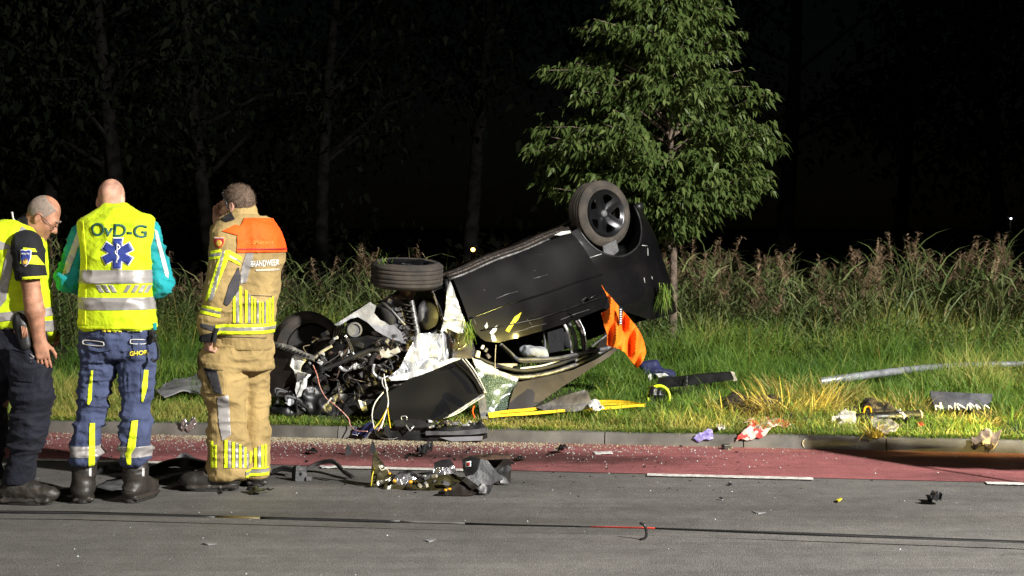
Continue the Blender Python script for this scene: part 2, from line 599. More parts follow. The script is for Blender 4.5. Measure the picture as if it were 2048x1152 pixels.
M = {}
M['asphalt'] = road_material('asphalt', (0.150, 0.143, 0.135), (0.09, 0.086, 0.08), (0.33, 0.32, 0.30), spots=[(0.43, 9.95, 0.35, 0.13, (0.35, 0.28, 0.26)), (-0.5, 8.4, 1.3, 0.35, (0.75, 0.74, 0.73)), (2.2, 8.3, 1.6, 0.25, (0.8, 0.79, 0.78)), (-1.0, 9.5, 1.2, 0.2, (0.6, 0.6, 0.6))])
M['red_asphalt'] = road_material('red_asphalt', (0.35, 0.115, 0.118), (0.22, 0.072, 0.075), (0.50, 0.30, 0.29), stain=0.45, spots=[(0.35, 10.35, 0.9, 0.28, (0.34, 0.30, 0.29)), (-0.9, 10.6, 1.0, 0.3, (0.5, 0.46, 0.44)), (-2.9, 10.75, 0.7, 0.22, (0.6, 0.55, 0.53))])
M['paint'] = mat('road_paint', (0.62, 0.60, 0.56), 0.75, var=0.2, vscale=25, bump=0.4, bscale=300, bdist=0.003)
M['kerb'] = mat('kerb_concrete', (0.135, 0.125, 0.110), 0.9, var=0.22, vscale=5, bump=0.5, bscale=220, bdist=0.004)
M['kerb_light'] = mat('kerb_concrete_pale', (0.19, 0.178, 0.165), 0.9, var=0.2, vscale=5, bump=0.5, bscale=220, bdist=0.004)
M['soil'] = mat('verge_soil', (0.055, 0.05, 0.022), 0.95, var=0.4, vscale=3, bump=0.8, bscale=40, bdist=0.03, col2=(0.022, 0.035, 0.010))

def sheet(name, s0, s1, t0, t1, z, m, parent=None, ns=1):
    V, F = [], []
    for i in range(ns + 1):
        s = s0 + (s1 - s0) * i / ns
        V += [R(s, t0, z), R(s, t1, z)]
    for i in range(ns): F.append((2 * i, 2 * i + 2, 2 * i + 3, 2 * i + 1))
    return mesh(name, V, F, m, parent, smooth=False, loc=(0, 0, 0))
road = tag(sheet('road', -150, 150, -40, 0.02, 0.0, M['asphalt']), kind='structure')
lane = tag(sheet('cycle_lane', -150, 150, -1.25, 0.018, 0.004, M['red_asphalt']), kind='structure')
def worn_dash(s0, s1):
    n = 26; V = []; F = []
    for i in range(n + 1):
        s = s0 + (s1 - s0) * i / n
        j = 0.006 * (random.random() - 0.5)
        e = 0.012 * random.random()
        V += [R(s, -1.355 + j + (e if i in (0, n) else 0), 0.009), R(s, -1.262 + j * 0.6, 0.009)]
    for i in range(n): F.append((2 * i, 2 * i + 2, 2 * i + 3, 2 * i + 1))
    return V, F
for k in range(-6, 8):
    V, F = worn_dash(1.07 + 2.09 * k, 1.07 + 2.09 * k + 1.04)
    mesh('lane_marking', V, F, M['paint'], road, smooth=False)

# kerb stones, 1 m each
kerb = empty('kerb', R(0, 0, 0), kind='structure')
def kerb_stone(s0, s1, m):
    prof = [(0.0, 0.0), (0.018, 0.072), (0.026, 0.085), (0.042, 0.092), (0.145, 0.092), (0.150, 0.085), (0.150, -0.08), (0.0, -0.08)]
    ns = 6; V, F = [], []
    for i in range(ns + 1):
        s = s0 + (s1 - s0) * i / ns
        for (t, z) in prof:
            jt = 0.0015 * random.uniform(-1, 1) if z > 0.05 else 0
            V.append(R(s, t + jt, z + 0.0015 * random.uniform(-1, 1)))
    n = len(prof)
    for i in range(ns):
        for k in range(n):
            k2 = (k + 1) % n
            F.append((i * n + k, (i + 1) * n + k, (i + 1) * n + k2, i * n + k2))
    F.append(tuple(range(n))); F.append(tuple(ns * n + k for k in range(n - 1, -1, -1)))
    o = mesh('kerb_stone', V, F, m, kerb)
    return autosmooth(o, 35)
for k in range(-9, 9):
    s0 = 0.68 + k * 1.0
    dz = random.uniform(-0.004, 0.004)
    o = kerb_stone(s0 + 0.004, s0 + 0.996, M['kerb_light'] if k == -2 else M['kerb'])
    o.location.z += dz
for (s0, s1) in ((-150, -8.32), (9.68, 150)):
    kerb_stone(s0, s1, M['kerb'])

# the verge, the ditch and the field behind, one sheet to the horizon
TPROF = [(0.148, 0.060), (0.5, 0.09), (1.2, 0.115), (3, 0.15), (5.6, 0.15), (7.0, 0.05), (8.2, -0.25), (11, -0.25), (13, 0.1), (30, 0.2), (120, 0.3), (500, 0.3)]
def ground_z(s, t):
    z = np.interp(t, [p[0] for p in TPROF], [p[1] for p in TPROF])
    pts = np.stack([np.asarray(s, float), np.asarray(t, float), np.zeros_like(np.asarray(s, float))], -1)
    bumpy = (fbm(pts, 0.9, 3) - 0.5) * 0.16 * np.clip((np.asarray(t) - 0.4) / 1.5, 0, 1)
    return z + bumpy
ts = np.concatenate([np.linspace(0.148, 9, 46), np.linspace(9.8, 30, 14), [45, 80, 150, 300, 500]])
ss = np.concatenate([[-400, -200, -100, -50, -25, -15], np.linspace(-10, 10, 61), [15, 25, 50, 100, 200, 400]])
S_, T_ = np.meshgrid(ss, ts, indexing='ij')
Z_ = ground_z(S_, T_)
gv = K0 + S_[..., None] * UU + T_[..., None] * VV_ + Z_[..., None] * np.array([0, 0, 1.0])
nS, nT = S_.shape
ii = np.arange(nS * nT).reshape(nS, nT)
gf = np.stack([ii[:-1, :-1].ravel(), ii[1:, :-1].ravel(), ii[1:, 1:].ravel(), ii[:-1, 1:].ravel()], 1)
verge = tag(mesh('verge_ground', gv.reshape(-1, 3), gf, M['soil'], loc=(0, 0, 0)), kind='structure')

def VG(px, py, lift=0.0):
    """point on the verge seen at a pixel"""
    Y = 12.5
    for _ in range(7):
        p = P(px, py, Y)
        s, t = to_st(p)
        z = float(ground_z(np.array([s]), np.array([t]))[0]) + lift
        Y = (CAM_H - z) * FOC / (py - HOR)
    return P(px, py, Y)

# ------------------------------------------------------------------ grass
def leaf_material(name, c_a, c_b, c_c, rough=0.55, spec=0.35):
    m = bpy.data.materials.new(name); m.use_nodes = True
    nt = m.node_tree; N = nt.nodes; L = nt.links
    b = N['Principled BSDF']; b.inputs['Roughness'].default_value = rough; b.inputs['Specular IOR Level'].default_value = spec
    at = N.new('ShaderNodeAttribute'); at.attribute_name = 'rnd'
    rp = N.new('ShaderNodeValToRGB'); e = rp.color_ramp.elements
    e.new(0.5)
    for q, p, c in zip(e, (0.0, 0.62, 1.0), (c_a, c_b, c_c)): q.position = p; q.color = (*c, 1)
    L.new(at.outputs['Fac'], rp.inputs['Fac'])
    L.new(rp.outputs['Color'], b.inputs['Base Color'])
    tr = N.new('ShaderNodeBsdfTranslucent'); L.new(rp.outputs['Color'], tr.inputs['Color'])
    mx = N.new('ShaderNodeMixShader'); mx.inputs[0].default_value = 0.25
    L.new(b.outputs[0], mx.inputs[1]); L.new(tr.outputs[0], mx.inputs[2])
    L.new(mx.outputs[0], N['Material Output'].inputs['Surface'])
    return m
M['grass'] = leaf_material('grass_blades', (0.048, 0.115, 0.015), (0.155, 0.265, 0.034), (0.42, 0.37, 0.10))
M['dry'] = leaf_material('dry_grass', (0.24, 0.18, 0.04), (0.44, 0.34, 0.08), (0.52, 0.43, 0.16))
M['reed'] = leaf_material('reed_leaves', (0.06, 0.095, 0.028), (0.16, 0.205, 0.07), (0.38, 0.33, 0.16))
M['plume'] = leaf_material('reed_plumes', (0.20, 0.13, 0.08), (0.30, 0.21, 0.13), (0.42, 0.31, 0.19), 0.8)
M['weed'] = leaf_material('weed_leaves', (0.05, 0.10, 0.02), (0.09, 0.15, 0.035), (0.2, 0.2, 0.06))

def set_rnd(o, vals):
    a = o.data.attributes.new('rnd', 'FLOAT', 'POINT')
    a.data.foreach_set('value', np.asarray(vals, np.float32))

def blades(base, h, w, az, lean, bend, seg=2):
    """ribbon blades: base (n,3), height, width, azimuth, lean, bend"""
    n = len(base)
    ts_ = np.linspace(0, 1, seg + 1)
    d = np.stack([np.cos(az), np.sin(az), np.zeros(n)], 1)
    side = np.stack([-np.sin(az), np.cos(az), np.zeros(n)], 1)
    tw = RNG.uniform(0, math.pi, n)
    side = side * np.cos(tw)[:, None] + d * np.sin(tw)[:, None]
    V = []
    for k, t in enumerate(ts_):
        ang = lean + bend * t
        ctr = base + d * (h * t * np.sin(ang))[:, None] + np.array([0, 0, 1.0]) * (h * t * np.cos(ang))[:, None]
        if k < seg:
            ww = (w * (1 - 0.45 * t) * 0.5)[:, None]
            V += [ctr - side * ww, ctr + side * ww]
        else:
            V += [ctr]
    V = np.stack(V, 1)
    m = 2 * seg + 1
    F = []
    for k in range(seg - 1):
        F += [(2 * k, 2 * k + 1, 2 * k + 2), (2 * k + 1, 2 * k + 3, 2 * k + 2)]
    F += [(2 * seg - 2, 2 * seg - 1, 2 * seg)]
    F = np.array(F)
    FF = (np.arange(n) * m)[:, None, None] + F[None]
    return V.reshape(-1, 3), FF.reshape(-1, 3), m

# footprint of the wreck where the grass is pressed flat
WRECK = [(-2.0, 12.0), (-1.2, 11.55), (-0.1, 11.6), (0.55, 12.3), (0.9, 13.6), (-0.2, 14.3), (-1.8, 14.4), (-2.5, 13.4)]
def in_poly(x, y, poly):
    c = np.zeros(x.shape, bool); j = len(poly) - 1
    for i in range(len(poly)):
        xi, yi = poly[i]; xj, yj = poly[j]
        m = ((yi > y) != (yj > y)) & (x < (xj - xi) * (y - yi) / (yj - yi + 1e-12) + xi)
        c ^= m; j = i
    return c
BARE = [(VG(1505, 818), 0.34), (VG(1510, 838), 0.3), (VG(1740, 835), 0.32), (VG(355, 775), 0.3), (VG(1925, 812), 0.34), (VG(1910, 832), 0.3), (VG(1770, 850), 0.25), (VG(1390, 785), 0.3), (VG(1345, 800), 0.2), (VG(1120, 815), 0.25)]
def grass_field(n, tmin, tmax, dens_near):
    u = RNG.random(n)
    t = tmin + (tmax - tmin) * u ** dens_near
    Yc = K0[1] + t
    s = (RNG.random(n) * 2 - 1) * (Yc * 0.36 + 0.4)
    s = s + 0.15 * t
    base = K0 + s[:, None] * UU + t[:, None] * VV_
    z = ground_z(s, t)
    base[:, 2] = z - 0.01
    return base, s, t
base, s, t = grass_field(190000, 0.145, 7.6, 1.45)
cl = fbm(np.stack([s, t, 0 * s], 1), 2.2, 5)
cl2 = fbm(np.stack([s, t, 0 * s], 1), 0.8, 9)
hh = np.interp(t, [0.14, 0.45, 1.0, 2.0, 4.0, 6.0, 7.6], [0.055, 0.085, 0.14, 0.19, 0.25, 0.38, 0.48]) * (0.15 + 1.75 * cl) * RNG.uniform(0.5, 1.4, len(s))
hh = hh * (0.5 + 1.0 * cl2)
inw = in_poly(base[:, 0], base[:, 1], WRECK)
hh = np.where(inw, hh * 0.35, hh)
fr_ = in_poly(base[:, 0], base[:, 1], [(-2.4, 11.2), (1.2, 10.8), (1.1, 11.30), (0.3, 11.6), (0.15, 12.4), (-1.0, 12.6), (-2.3, 12.4)])
hh = np.where(fr_, np.minimum(hh, 0.045 + 0.035 * cl), hh)
keep = np.ones(len(s), bool)
for c, r in BARE:
    dd = np.hypot(base[:, 0] - c[0], (base[:, 1] - c[1]) * 0.7)
    keep &= ~((dd < r) & (RNG.random(len(s)) < 1.3 * (1 - dd / r) + 0.25))
base, hh, cl, cl2, t, s = base[keep], hh[keep], cl[keep], cl2[keep], t[keep], s[keep]
# tussocks: bunches of longer blades leaning outwards
nc = 330
cb, cs, ct = grass_field(nc, 0.5, 6.8, 1.1)
okc = ~in_poly(cb[:, 0], cb[:, 1], WRECK)
for c, r in BARE: okc &= np.hypot(cb[:, 0] - c[0], cb[:, 1] - c[1]) > r + 0.05
okc &= ~((cb[:, 0] > -2.4) & (cb[:, 0] < 0.4) & (cb[:, 1] < 12.4))
cb, ct, cs = cb[okc], ct[okc], cs[okc]; nc = len(cb)
per = 80
ti = np.repeat(np.arange(nc), per)
ta = RNG.uniform(0, 6.28, len(ti)); tr_ = RNG.uniform(0, 1, len(ti)) ** 0.7 * 0.09
tb_ = cb[ti] + np.stack([np.cos(ta) * tr_, np.sin(ta) * tr_, 0 * tr_], 1)
th_ = (RNG.uniform(0.16, 0.34, nc)[ti]) * np.interp(ct, [0.4, 1.2, 3], [0.5, 0.8, 1.15])[ti] * RNG.uniform(0.6, 1.15, len(ti))
tV, tF, tm = blades(tb_, th_, RNG.uniform(0.005, 0.009, len(ti)), ta + RNG.normal(0, 0.4, len(ti)), RNG.uniform(0.1, 0.6, len(ti)), RNG.uniform(0.3, 1.5, len(ti)), 3)
tuss = tag(mesh('grass_tussocks', tV, tF, M['grass'], loc=(0, 0, 0)), 'bunches of longer grass standing out of the verge', 'grass', kind='stuff')
set_rnd(tuss, np.repeat(np.clip(RNG.normal(0.48, 0.12, nc)[ti] + RNG.normal(0, 0.1, len(ti)) + np.interp(ct, [0.4, 1.4], [0.25, 0.0])[ti], 0, 1), tm))  # yellower towards the kerb, amber lamplight put into the colour
n = len(base)
wid = RNG.uniform(0.004, 0.008, n) * np.interp(t, [0, 4, 8], [1, 1.3, 1.9])
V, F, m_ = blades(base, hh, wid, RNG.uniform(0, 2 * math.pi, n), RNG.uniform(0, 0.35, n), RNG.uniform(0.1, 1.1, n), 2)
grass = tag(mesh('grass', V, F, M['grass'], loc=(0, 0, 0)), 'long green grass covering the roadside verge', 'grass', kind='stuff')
dry_lit_tint = np.clip(RNG.normal(0.42, 0.2, n) + (cl2 - 0.5) * 1.5 + np.interp(t, [0.1, 0.5, 1.2, 5, 7.5], [0.36, 0.28, 0.08, -0.02, 0.22]), 0, 1)  # random dry tone, plus amber lamplight painted in along the kerb
set_rnd(grass, np.repeat(dry_lit_tint, m_))

# grass creeping over the top of the kerb stones
n = 15000
s = RNG.uniform(-5, 5, n); t = 0.16 - 0.11 * RNG.random(n) ** 1.6
keep = vnoise(np.stack([s, t, 0 * s], 1), 5, 3) + RNG.normal(0, 0.15, n) > 0.36
s, t = s[keep], t[keep]; n = len(s)
base = K0 + s[:, None] * UU + t[:, None] * VV_; base[:, 2] = 0.088
V, F, m_ = blades(base, RNG.uniform(0.025, 0.075, n), RNG.uniform(0.004, 0.008, n), RNG.normal(-1.7, 0.9, n), RNG.uniform(0.1, 0.9, n), RNG.uniform(0.2, 1.2, n), 2)
fringe = tag(mesh('kerb_grass', V, F, M['grass'], loc=(0, 0, 0)), 'short grass creeping over the top of the kerb', 'grass', kind='stuff')
set_rnd(fringe, np.repeat(np.clip(RNG.normal(0.6, 0.22, n), 0, 1), m_))

# thin dry seed stalks standing above the grass
n = 380
base, s, t = grass_field(n, 3.8, 7.8, 0.6)
V, F, m_ = blades(base, RNG.uniform(0.35, 0.8, n), RNG.uniform(0.004, 0.008, n), RNG.uniform(0, 6.28, n), RNG.uniform(0, 0.3, n), RNG.uniform(0, 0.7, n), 3)
stalks = tag(mesh('seed_stalks', V, F, M['dry'], loc=(0, 0, 0)), 'thin dry grass stalks standing above the verge grass', 'grass', kind='stuff')
set_rnd(stalks, np.repeat(RNG.random(n), m_))

def clump(name, c, rad, n, h, label, group=None, mk='dry', hang=False):
    a = RNG.uniform(0, 6.28, n); r = rad * np.sqrt(RNG.random(n))
    b = np.stack([c[0] + r * np.cos(a), c[1] + r * np.sin(a) * 0.7, np.full(n, c[2] - 0.01)], 1)
    az = a + RNG.normal(0, 0.7, n)
    V, F, m_ = blades(b, RNG.uniform(0.45, 1.15, n) * h, RNG.uniform(0.005, 0.011, n), az, RNG.uniform(0.05, 0.6, n), RNG.uniform(0.2, 1.5, n), 3)
    o = tag(mesh(name, V, F, M[mk], loc=c), label, 'grass clump', group)
    set_rnd(o, np.repeat(RNG.random(n), m_))
    return o
G1 = 'trampled grass clumps on the verge'
clump('grass_clump', VG(1585, 835), 0.32, 620, 0.36, 'dry golden grass clump right of the dark hole in the verge', G1)
clump('grass_clump', VG(1650, 815), 0.26, 380, 0.34, 'dry golden grass clump below the end of the fallen pole', G1)
clump('grass_clump', VG(1590, 795), 0.3, 380, 0.30, 'dry clump behind the dark hole, left of the pole end', G1)
clump('grass_clump', VG(1815, 830), 0.22, 340, 0.26, 'dry golden clump beside the black tube near the kerb', G1)
clump('grass_clump', P(1748, 872, R(2.62, 0.01)[1]), 0.05, 90, 0.14, 'small tuft growing over the kerb edge below the clear plastic', G1)
clump('grass_clump', VG(1690, 852), 0.16, 160, 0.13, 'dry clump left of the pale roll on the verge', G1)

# ------------------------------------------------------------------ reeds along the ditch
def reeds(n, smin, smax, tmin, tmax, hmin, hmax, nleaf, name, label, plume_p, lean_s=0.12):
    s = RNG.uniform(smin, smax, n); t = RNG.uniform(tmin, tmax, n)
    base = K0 + s[:, None] * UU + t[:, None] * VV_
    base[:, 2] = ground_z(s, t) - 0.03
    mod = 0.50 + 0.95 * fbm(np.stack([s, t * 0.3, 0 * s], 1), 1.1, 21)
    H = RNG.uniform(hmin, hmax, n) * mod
    az = RNG.uniform(0, 6.28, n); ln = np.abs(RNG.normal(0, lean_s, n))
    V, F, m_ = blades(base, H, np.full(n, 0.011), az, ln, RNG.uniform(0, 0.25, n), 3)
    Vs, Fs, Rs = [V], [F], [np.repeat(RNG.uniform(0.3, 1, n), m_)]
    cnt = len(V)
    top = V.reshape(n, m_, 3)
    # leaves
    li = np.repeat(np.arange(n), nleaf)
    f = RNG.uniform(0.2, 0.95, len(li))
    tip = top[:, -1]; b0 = base
    pos = b0[li] + (tip[li] - b0[li]) * f[:, None]
    L, FL, ml = blades(pos, RNG.uniform(0.25, 0.6, len(li)), RNG.uniform(0.014, 0.030, len(li)), RNG.uniform(0, 6.28, len(li)), RNG.uniform(0.35, 0.9, len(li)), RNG.uniform(0.3, 1.5, len(li)), 3)
    Vs.append(L); Fs.append(FL + cnt); Rs.append(np.repeat(np.clip(RNG.normal(0.42, 0.22, len(li)), 0, 1), ml)); cnt += len(L)
    o = tag(mesh(name, np.concatenate(Vs), np.concatenate(Fs), M['reed'], loc=(0, 0, 0)), label, 'reeds', kind='stuff')
    set_rnd(o, np.concatenate(Rs))
    # plumes
    sel = np.where(RNG.random(n) < plume_p)[0]
    k = 80
    pi_ = np.repeat(sel, k)
    f = RNG.random(len(pi_))
    d = (top[:, -1] - top[:, 2]); d /= np.linalg.norm(d, axis=1, keepdims=True) + 1e-9
    pos = top[pi_, -1] + d[pi_] * ((f - 0.65) * 0.34)[:, None]
    az = np.repeat(RNG.uniform(0, 6.28, len(sel)), k) + RNG.normal(0, 0.9, len(pi_))
    V, F, m_ = blades(pos, RNG.uniform(0.07, 0.17, len(pi_)) * (1.15 - 0.7 * f), RNG.uniform(0.007, 0.015, len(pi_)), az, RNG.uniform(0.3, 0.9, len(pi_)), RNG.uniform(0.4, 1.3, len(pi_)), 2)
    o2 = tag(mesh(name.replace('reeds', 'reed_plumes'), V, F, M['plume'], loc=(0, 0, 0)), 'brown feathery seed plumes on top of the ' + label.split(' standing')[0], 'reeds', kind='stuff')
    set_rnd(o2, np.repeat(RNG.random(len(pi_)), m_))
reeds(1000, -1.0, 9.0, 5.9, 9.0, 0.80, 1.32, 8, 'ditch_reeds', 'tall reeds standing along the ditch behind the verge', 0.40)
reeds(520, -9.0, -1.0, 5.6, 9.0, 0.70, 1.2, 9, 'left_ditch_reeds', 'lower leafy reeds standing behind the people', 0.22, 0.2)

# leafy weeds in front of the reeds
def weeds(n, smin, smax, tmin, tmax, h, name, label):
    s = RNG.uniform(smin, smax, n); t = RNG.uniform(tmin, tmax, n)
    base = K0 + s[:, None] * UU + t[:, None] * VV_
    base[:, 2] = ground_z(s, t)
    k = 60
    bi = np.repeat(np.arange(n), k)
    H = (RNG.uniform(0.5, 1.2, n) * h)[bi]
    f = RNG.random(len(bi))
    a = RNG.uniform(0, 6.28, len(bi))
    pos = base[bi] + np.stack([np.cos(a) * 0.16 * (1 - 0.5 * f), np.sin(a) * 0.16 * (1 - 0.5 * f), H * f], 1)
    V, F, m_ = blades(pos, RNG.uniform(0.03, 0.075, len(bi)), RNG.uniform(0.012, 0.028, len(bi)), a, RNG.uniform(0.4, 1.2, len(bi)), RNG.uniform(0, 0.8, len(bi)), 2)
    V2, F2, m2 = blades(base, np.full(n, h), np.full(n, 0.008), RNG.uniform(0, 6.28, n), RNG.uniform(0, 0.2, n), RNG.uniform(0, 0.3, n), 2)
    o = tag(mesh(name, np.concatenate([V, V2]), np.concatenate([F, F2 + len(V)]), M['weed'], loc=(0, 0, 0)), label, 'weeds', kind='stuff')
    set_rnd(o, np.concatenate([np.repeat(RNG.random(len(bi)), m_), np.full(len(V2), 0.7)]))
weeds(300, -2, 8, 4.6, 7.0, 0.40, 'verge_weeds', 'low leafy weeds growing in front of the ditch reeds')
weeds(190, -8, -1.5, 4.6, 8.0, 0.70, 'left_verge_weeds', 'taller leafy weeds growing behind the people')

# ------------------------------------------------------------------ trees
M['leaf'] = leaf_material('tree_leaves', (0.048, 0.082, 0.020), (0.095, 0.14, 0.038), (0.17, 0.21, 0.068), 0.40)
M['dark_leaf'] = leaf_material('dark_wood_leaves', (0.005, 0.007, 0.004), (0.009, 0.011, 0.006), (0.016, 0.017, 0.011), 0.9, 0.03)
M['bark'] = mat('bark', (0.17, 0.125, 0.095), 0.9, var=0.35, vscale=18, bump=0.8, bscale=50, bdist=0.02)
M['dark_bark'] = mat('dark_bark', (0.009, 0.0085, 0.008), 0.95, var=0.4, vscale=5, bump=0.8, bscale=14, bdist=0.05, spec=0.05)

def leaves_at(pos, dirs, L, W):
    """folded pointed leaves; pos (n,3), dirs (n,3) unit, L,W arrays"""
    n = len(pos)
    up = np.array([0, 0, 1.0])
    sd = np.cross(dirs, up) + RNG.normal(0, 0.45, (n, 3)); sd -= dirs * (sd * dirs).sum(1, keepdims=True); sd /= np.linalg.norm(sd, axis=1, keepdims=True) + 1e-9
    nn = np.cross(sd, dirs)
    V = np.stack([pos, pos + dirs * (L * 0.35)[:, None] - sd * (W * 0.5)[:, None] + nn * (W * 0.18)[:, None], pos + dirs * (L * 0.4)[:, None],
                  pos + dirs * (L * 0.35)[:, None] + sd * (W * 0.5)[:, None] + nn * (W * 0.18)[:, None],
                  pos + dirs * L[:, None] + np.array([0, 0, -1.0]) * (L * 0.18)[:, None]], 1)
    F = np.array([(0, 1, 2), (0, 2, 3), (1, 4, 2), (2, 4, 3)])
    FF = (np.arange(n) * 5)[:, None, None] + F[None]
    return V.reshape(-1, 3), FF.reshape(-1, 3), 5

def young_tree():
    Y0 = 16.4
    b = P(1346, 690, Y0); s, t = to_st(b); b[2] = float(ground_z(np.array([s]), np.array([t]))[0])
    root = empty('broadleaf_tree', b, 'young leafy green tree with drooping leaves behind the overturned car', 'tree')
    top = P(1335, -260, Y0)
    tr = MB()
    pts = [b + (top - b) * f + np.array([0.02 * math.sin(7 * f), 0.02 * math.cos(5 * f), 0]) for f in np.linspace(0, 1, 14)]
    tr.tube(pts, [0.040 * (1 - f) + 0.008 for f in np.linspace(0, 1, 14)], 9)
    # half-width of the crown by picture height (pixels at its depth)
    prof = [(440, 60), (422, 120), (400, 190), (370, 235), (340, 258), (290, 268), (240, 268), (190, 250), (140, 222), (90, 185), (40, 150), (0, 128), (-60, 110), (-160, 70), (-250, 20)]
    zz = np.array([CAM_H - (p[0] - HOR) * Y0 / FOC for p in prof]); rr = np.array([p[1] * Y0 / FOC for p in prof])
    pos, dirs, L = [], [], []
    rnd = random.Random(3)
    for k in range(300):
        z = rnd.uniform(zz[0] + 0.05, zz[-1])
        if rnd.random() < 0.25: z = rnd.uniform(zz[0], zz[5])
        Rm = float(np.interp(z, zz, rr)) * rnd.uniform(0.72, 1.08)
        az = rnd.uniform(0, 2 * math.pi)
        Rm *= 0.96 - 0.14 * math.cos(az)
        zs = max(b[2] + 1.15, z - Rm * rnd.uniform(0.25, 0.6))
        p0 = np.array([b[0] + (top[0] - b[0]) * (zs - b[2]) / (top[2] - b[2]), b[1], zs])
        p3 = np.array([p0[0] + Rm * math.cos(az), p0[1] + Rm * math.sin(az), z])
        mid = (p0 + p3) / 2 + np.array([0, 0, 0.10 * Rm])
        c = [p0, p0 * 0.45 + mid * 0.55, mid, mid * 0.5 + p3 * 0.5 + np.array([0, 0, 0.03]), p3]
        tr.tube(c, [0.014, 0.011, 0.008, 0.006, 0.003], 5, cap=False)
        C = np.array(c)
        m = int(16 + 34 * Rm)
        for j in range(m):
            f = rnd.uniform(0.12, 1.0) ** 0.8
            q = np.array([np.interp(f * 4, range(5), C[:, i]) for i in range(3)])
            q = q + np.array([rnd.gauss(0, 0.06), rnd.gauss(0, 0.06), rnd.gauss(0, 0.045)])
            for _ in range(rnd.randint(2, 4)):
                aa = az + rnd.gauss(0, 1.1)
                dn = rnd.uniform(0.15, 1.5)
                d = np.array([math.cos(aa), math.sin(aa), -dn]); d /= np.linalg.norm(d)
                pos.append(q + np.array([rnd.gauss(0, 0.02), rnd.gauss(0, 0.02), 0])); dirs.append(d); L.append(rnd.uniform(0.065, 0.13))
    pos, dirs, L = np.array(pos), np.array(dirs), np.array(L)
    V, F, m_ = leaves_at(pos, dirs, L, L * RNG.uniform(0.30, 0.42, len(L)))
    autosmooth(tr.build('trunk', M['bark'], root), 60)
    o = mesh('crown', V, F, M['leaf'], root)
    set_rnd(o, np.repeat(np.clip(RNG.normal(0.5, 0.25, len(L)), 0, 1), m_))
young_tree()

def far_tree(px, Y, lean, h, seed, label, crown_n=2600, trunk_r=0.16, zc=(2.5, 9.0), rc=2.6):
    rnd = random.Random(seed); rg = np.random.default_rng(seed)
    b = P(px, 690, Y); s, t = to_st(b); b[2] = float(ground_z(np.array([s]), np.array([t]))[0])
    root = empty('broadleaf_tree', b, label, 'tree', 'dark trees beyond the ditch')
    tr = MB()
    pts = [b + np.array([lean * f * h + 0.25 * math.sin(3 * f + seed), 0.1 * math.sin(4 * f), h * f]) for f in np.linspace(0, 1, 10)]
    tr.tube(pts, [trunk_r * (1 - 0.8 * f) for f in np.linspace(0, 1, 10)], 8)
    pos = []
    for k in range(26):
        f = rnd.uniform(0.22, 0.98)
        p0 = np.array([np.interp(f * 9, range(10), [q[i] for q in pts]) for i in range(3)])
        az = rnd.uniform(0, 6.28); ln = rc * rnd.uniform(0.4, 1.0) * (1.2 - 0.6 * f)
        e = p0 + np.array([ln * math.cos(az), ln * math.sin(az), ln * rnd.uniform(0.1, 0.8)])
        tr.tube([p0, (p0 + e) / 2 + np.array([0, 0, 0.12 * ln]), e], [0.05 * (1.15 - f), 0.03, 0.008], 5, cap=False)
        for c in range(3):
            ctr = p0 + (e - p0) * rnd.uniform(0.5, 1.05)
            m = crown_n // 78
            pos.append(ctr + rg.normal(0, 1, (m, 3)) * np.array([0.42, 0.42, 0.34]))
    pos = np.concatenate(pos)
    n = len(pos)
    d = rg.normal(0, 1, (n, 3)) + np.array([0, 0, -0.6]); d /= np.linalg.norm(d, axis=1, keepdims=True)
    L = rg.uniform(0.10, 0.24, n)
    V, F, m_ = leaves_at(pos, d, L, L * 0.55)
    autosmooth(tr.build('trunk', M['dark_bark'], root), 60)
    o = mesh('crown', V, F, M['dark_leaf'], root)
    set_rnd(o, np.repeat(rg.random(n), m_))
for a in [(60, 27, 0.05, 9.5, 1, 'dark tree trunk at the far left behind the police officer'),
          (222, 25, -0.03, 10, 2, 'dark tree with pale trunk behind the medic in yellow vest'),
          (430, 28, -0.06, 9.5, 3, 'dark leaning tree behind the firefighter'),
          (660, 30, 0.04, 10, 4, 'dark tree left of the wreck in the background'),
          (960, 29, 0.02, 10.5, 5, 'dark tree behind the wreck left of the young green tree'),
          (1568, 26, 0.0, 10, 6, 'slim dark trunk just right of the young green tree'),
          (1770, 30, 0.07, 10, 7, 'dark tree with a slanting branch at the upper right'),
          (1985, 31, -0.03, 10, 8, 'faint dark tree at the far right edge')]:
    far_tree(*a)

# the wood behind, one mass
def woodland():
    rg = np.random.default_rng(5)
    n_c = 520
    c = np.stack([rg.uniform(-17, 17, n_c), rg.uniform(31, 37, n_c), rg.uniform(0.2, 13, n_c)], 1)
    gap = fbm(c * np.array([1, 0.3, 1]), 0.28, 33)
    c = c[gap > 0.42]
    pos = np.concatenate([q + rg.normal(0, 1, (110, 3)) * np.array([0.75, 0.5, 0.6]) for q in c])
    d = rg.normal(0, 1, pos.shape) + np.array([0, 0, -0.5]); d /= np.linalg.norm(d, axis=1, keepdims=True)
    L = rg.uniform(0.12, 0.30, len(pos))
    V, F, m_ = leaves_at(pos, d, L, L * 0.6)
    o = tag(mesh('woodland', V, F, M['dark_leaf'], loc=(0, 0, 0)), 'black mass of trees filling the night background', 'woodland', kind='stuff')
    set_rnd(o, np.repeat(rg.random(len(pos)), m_))
woodland()

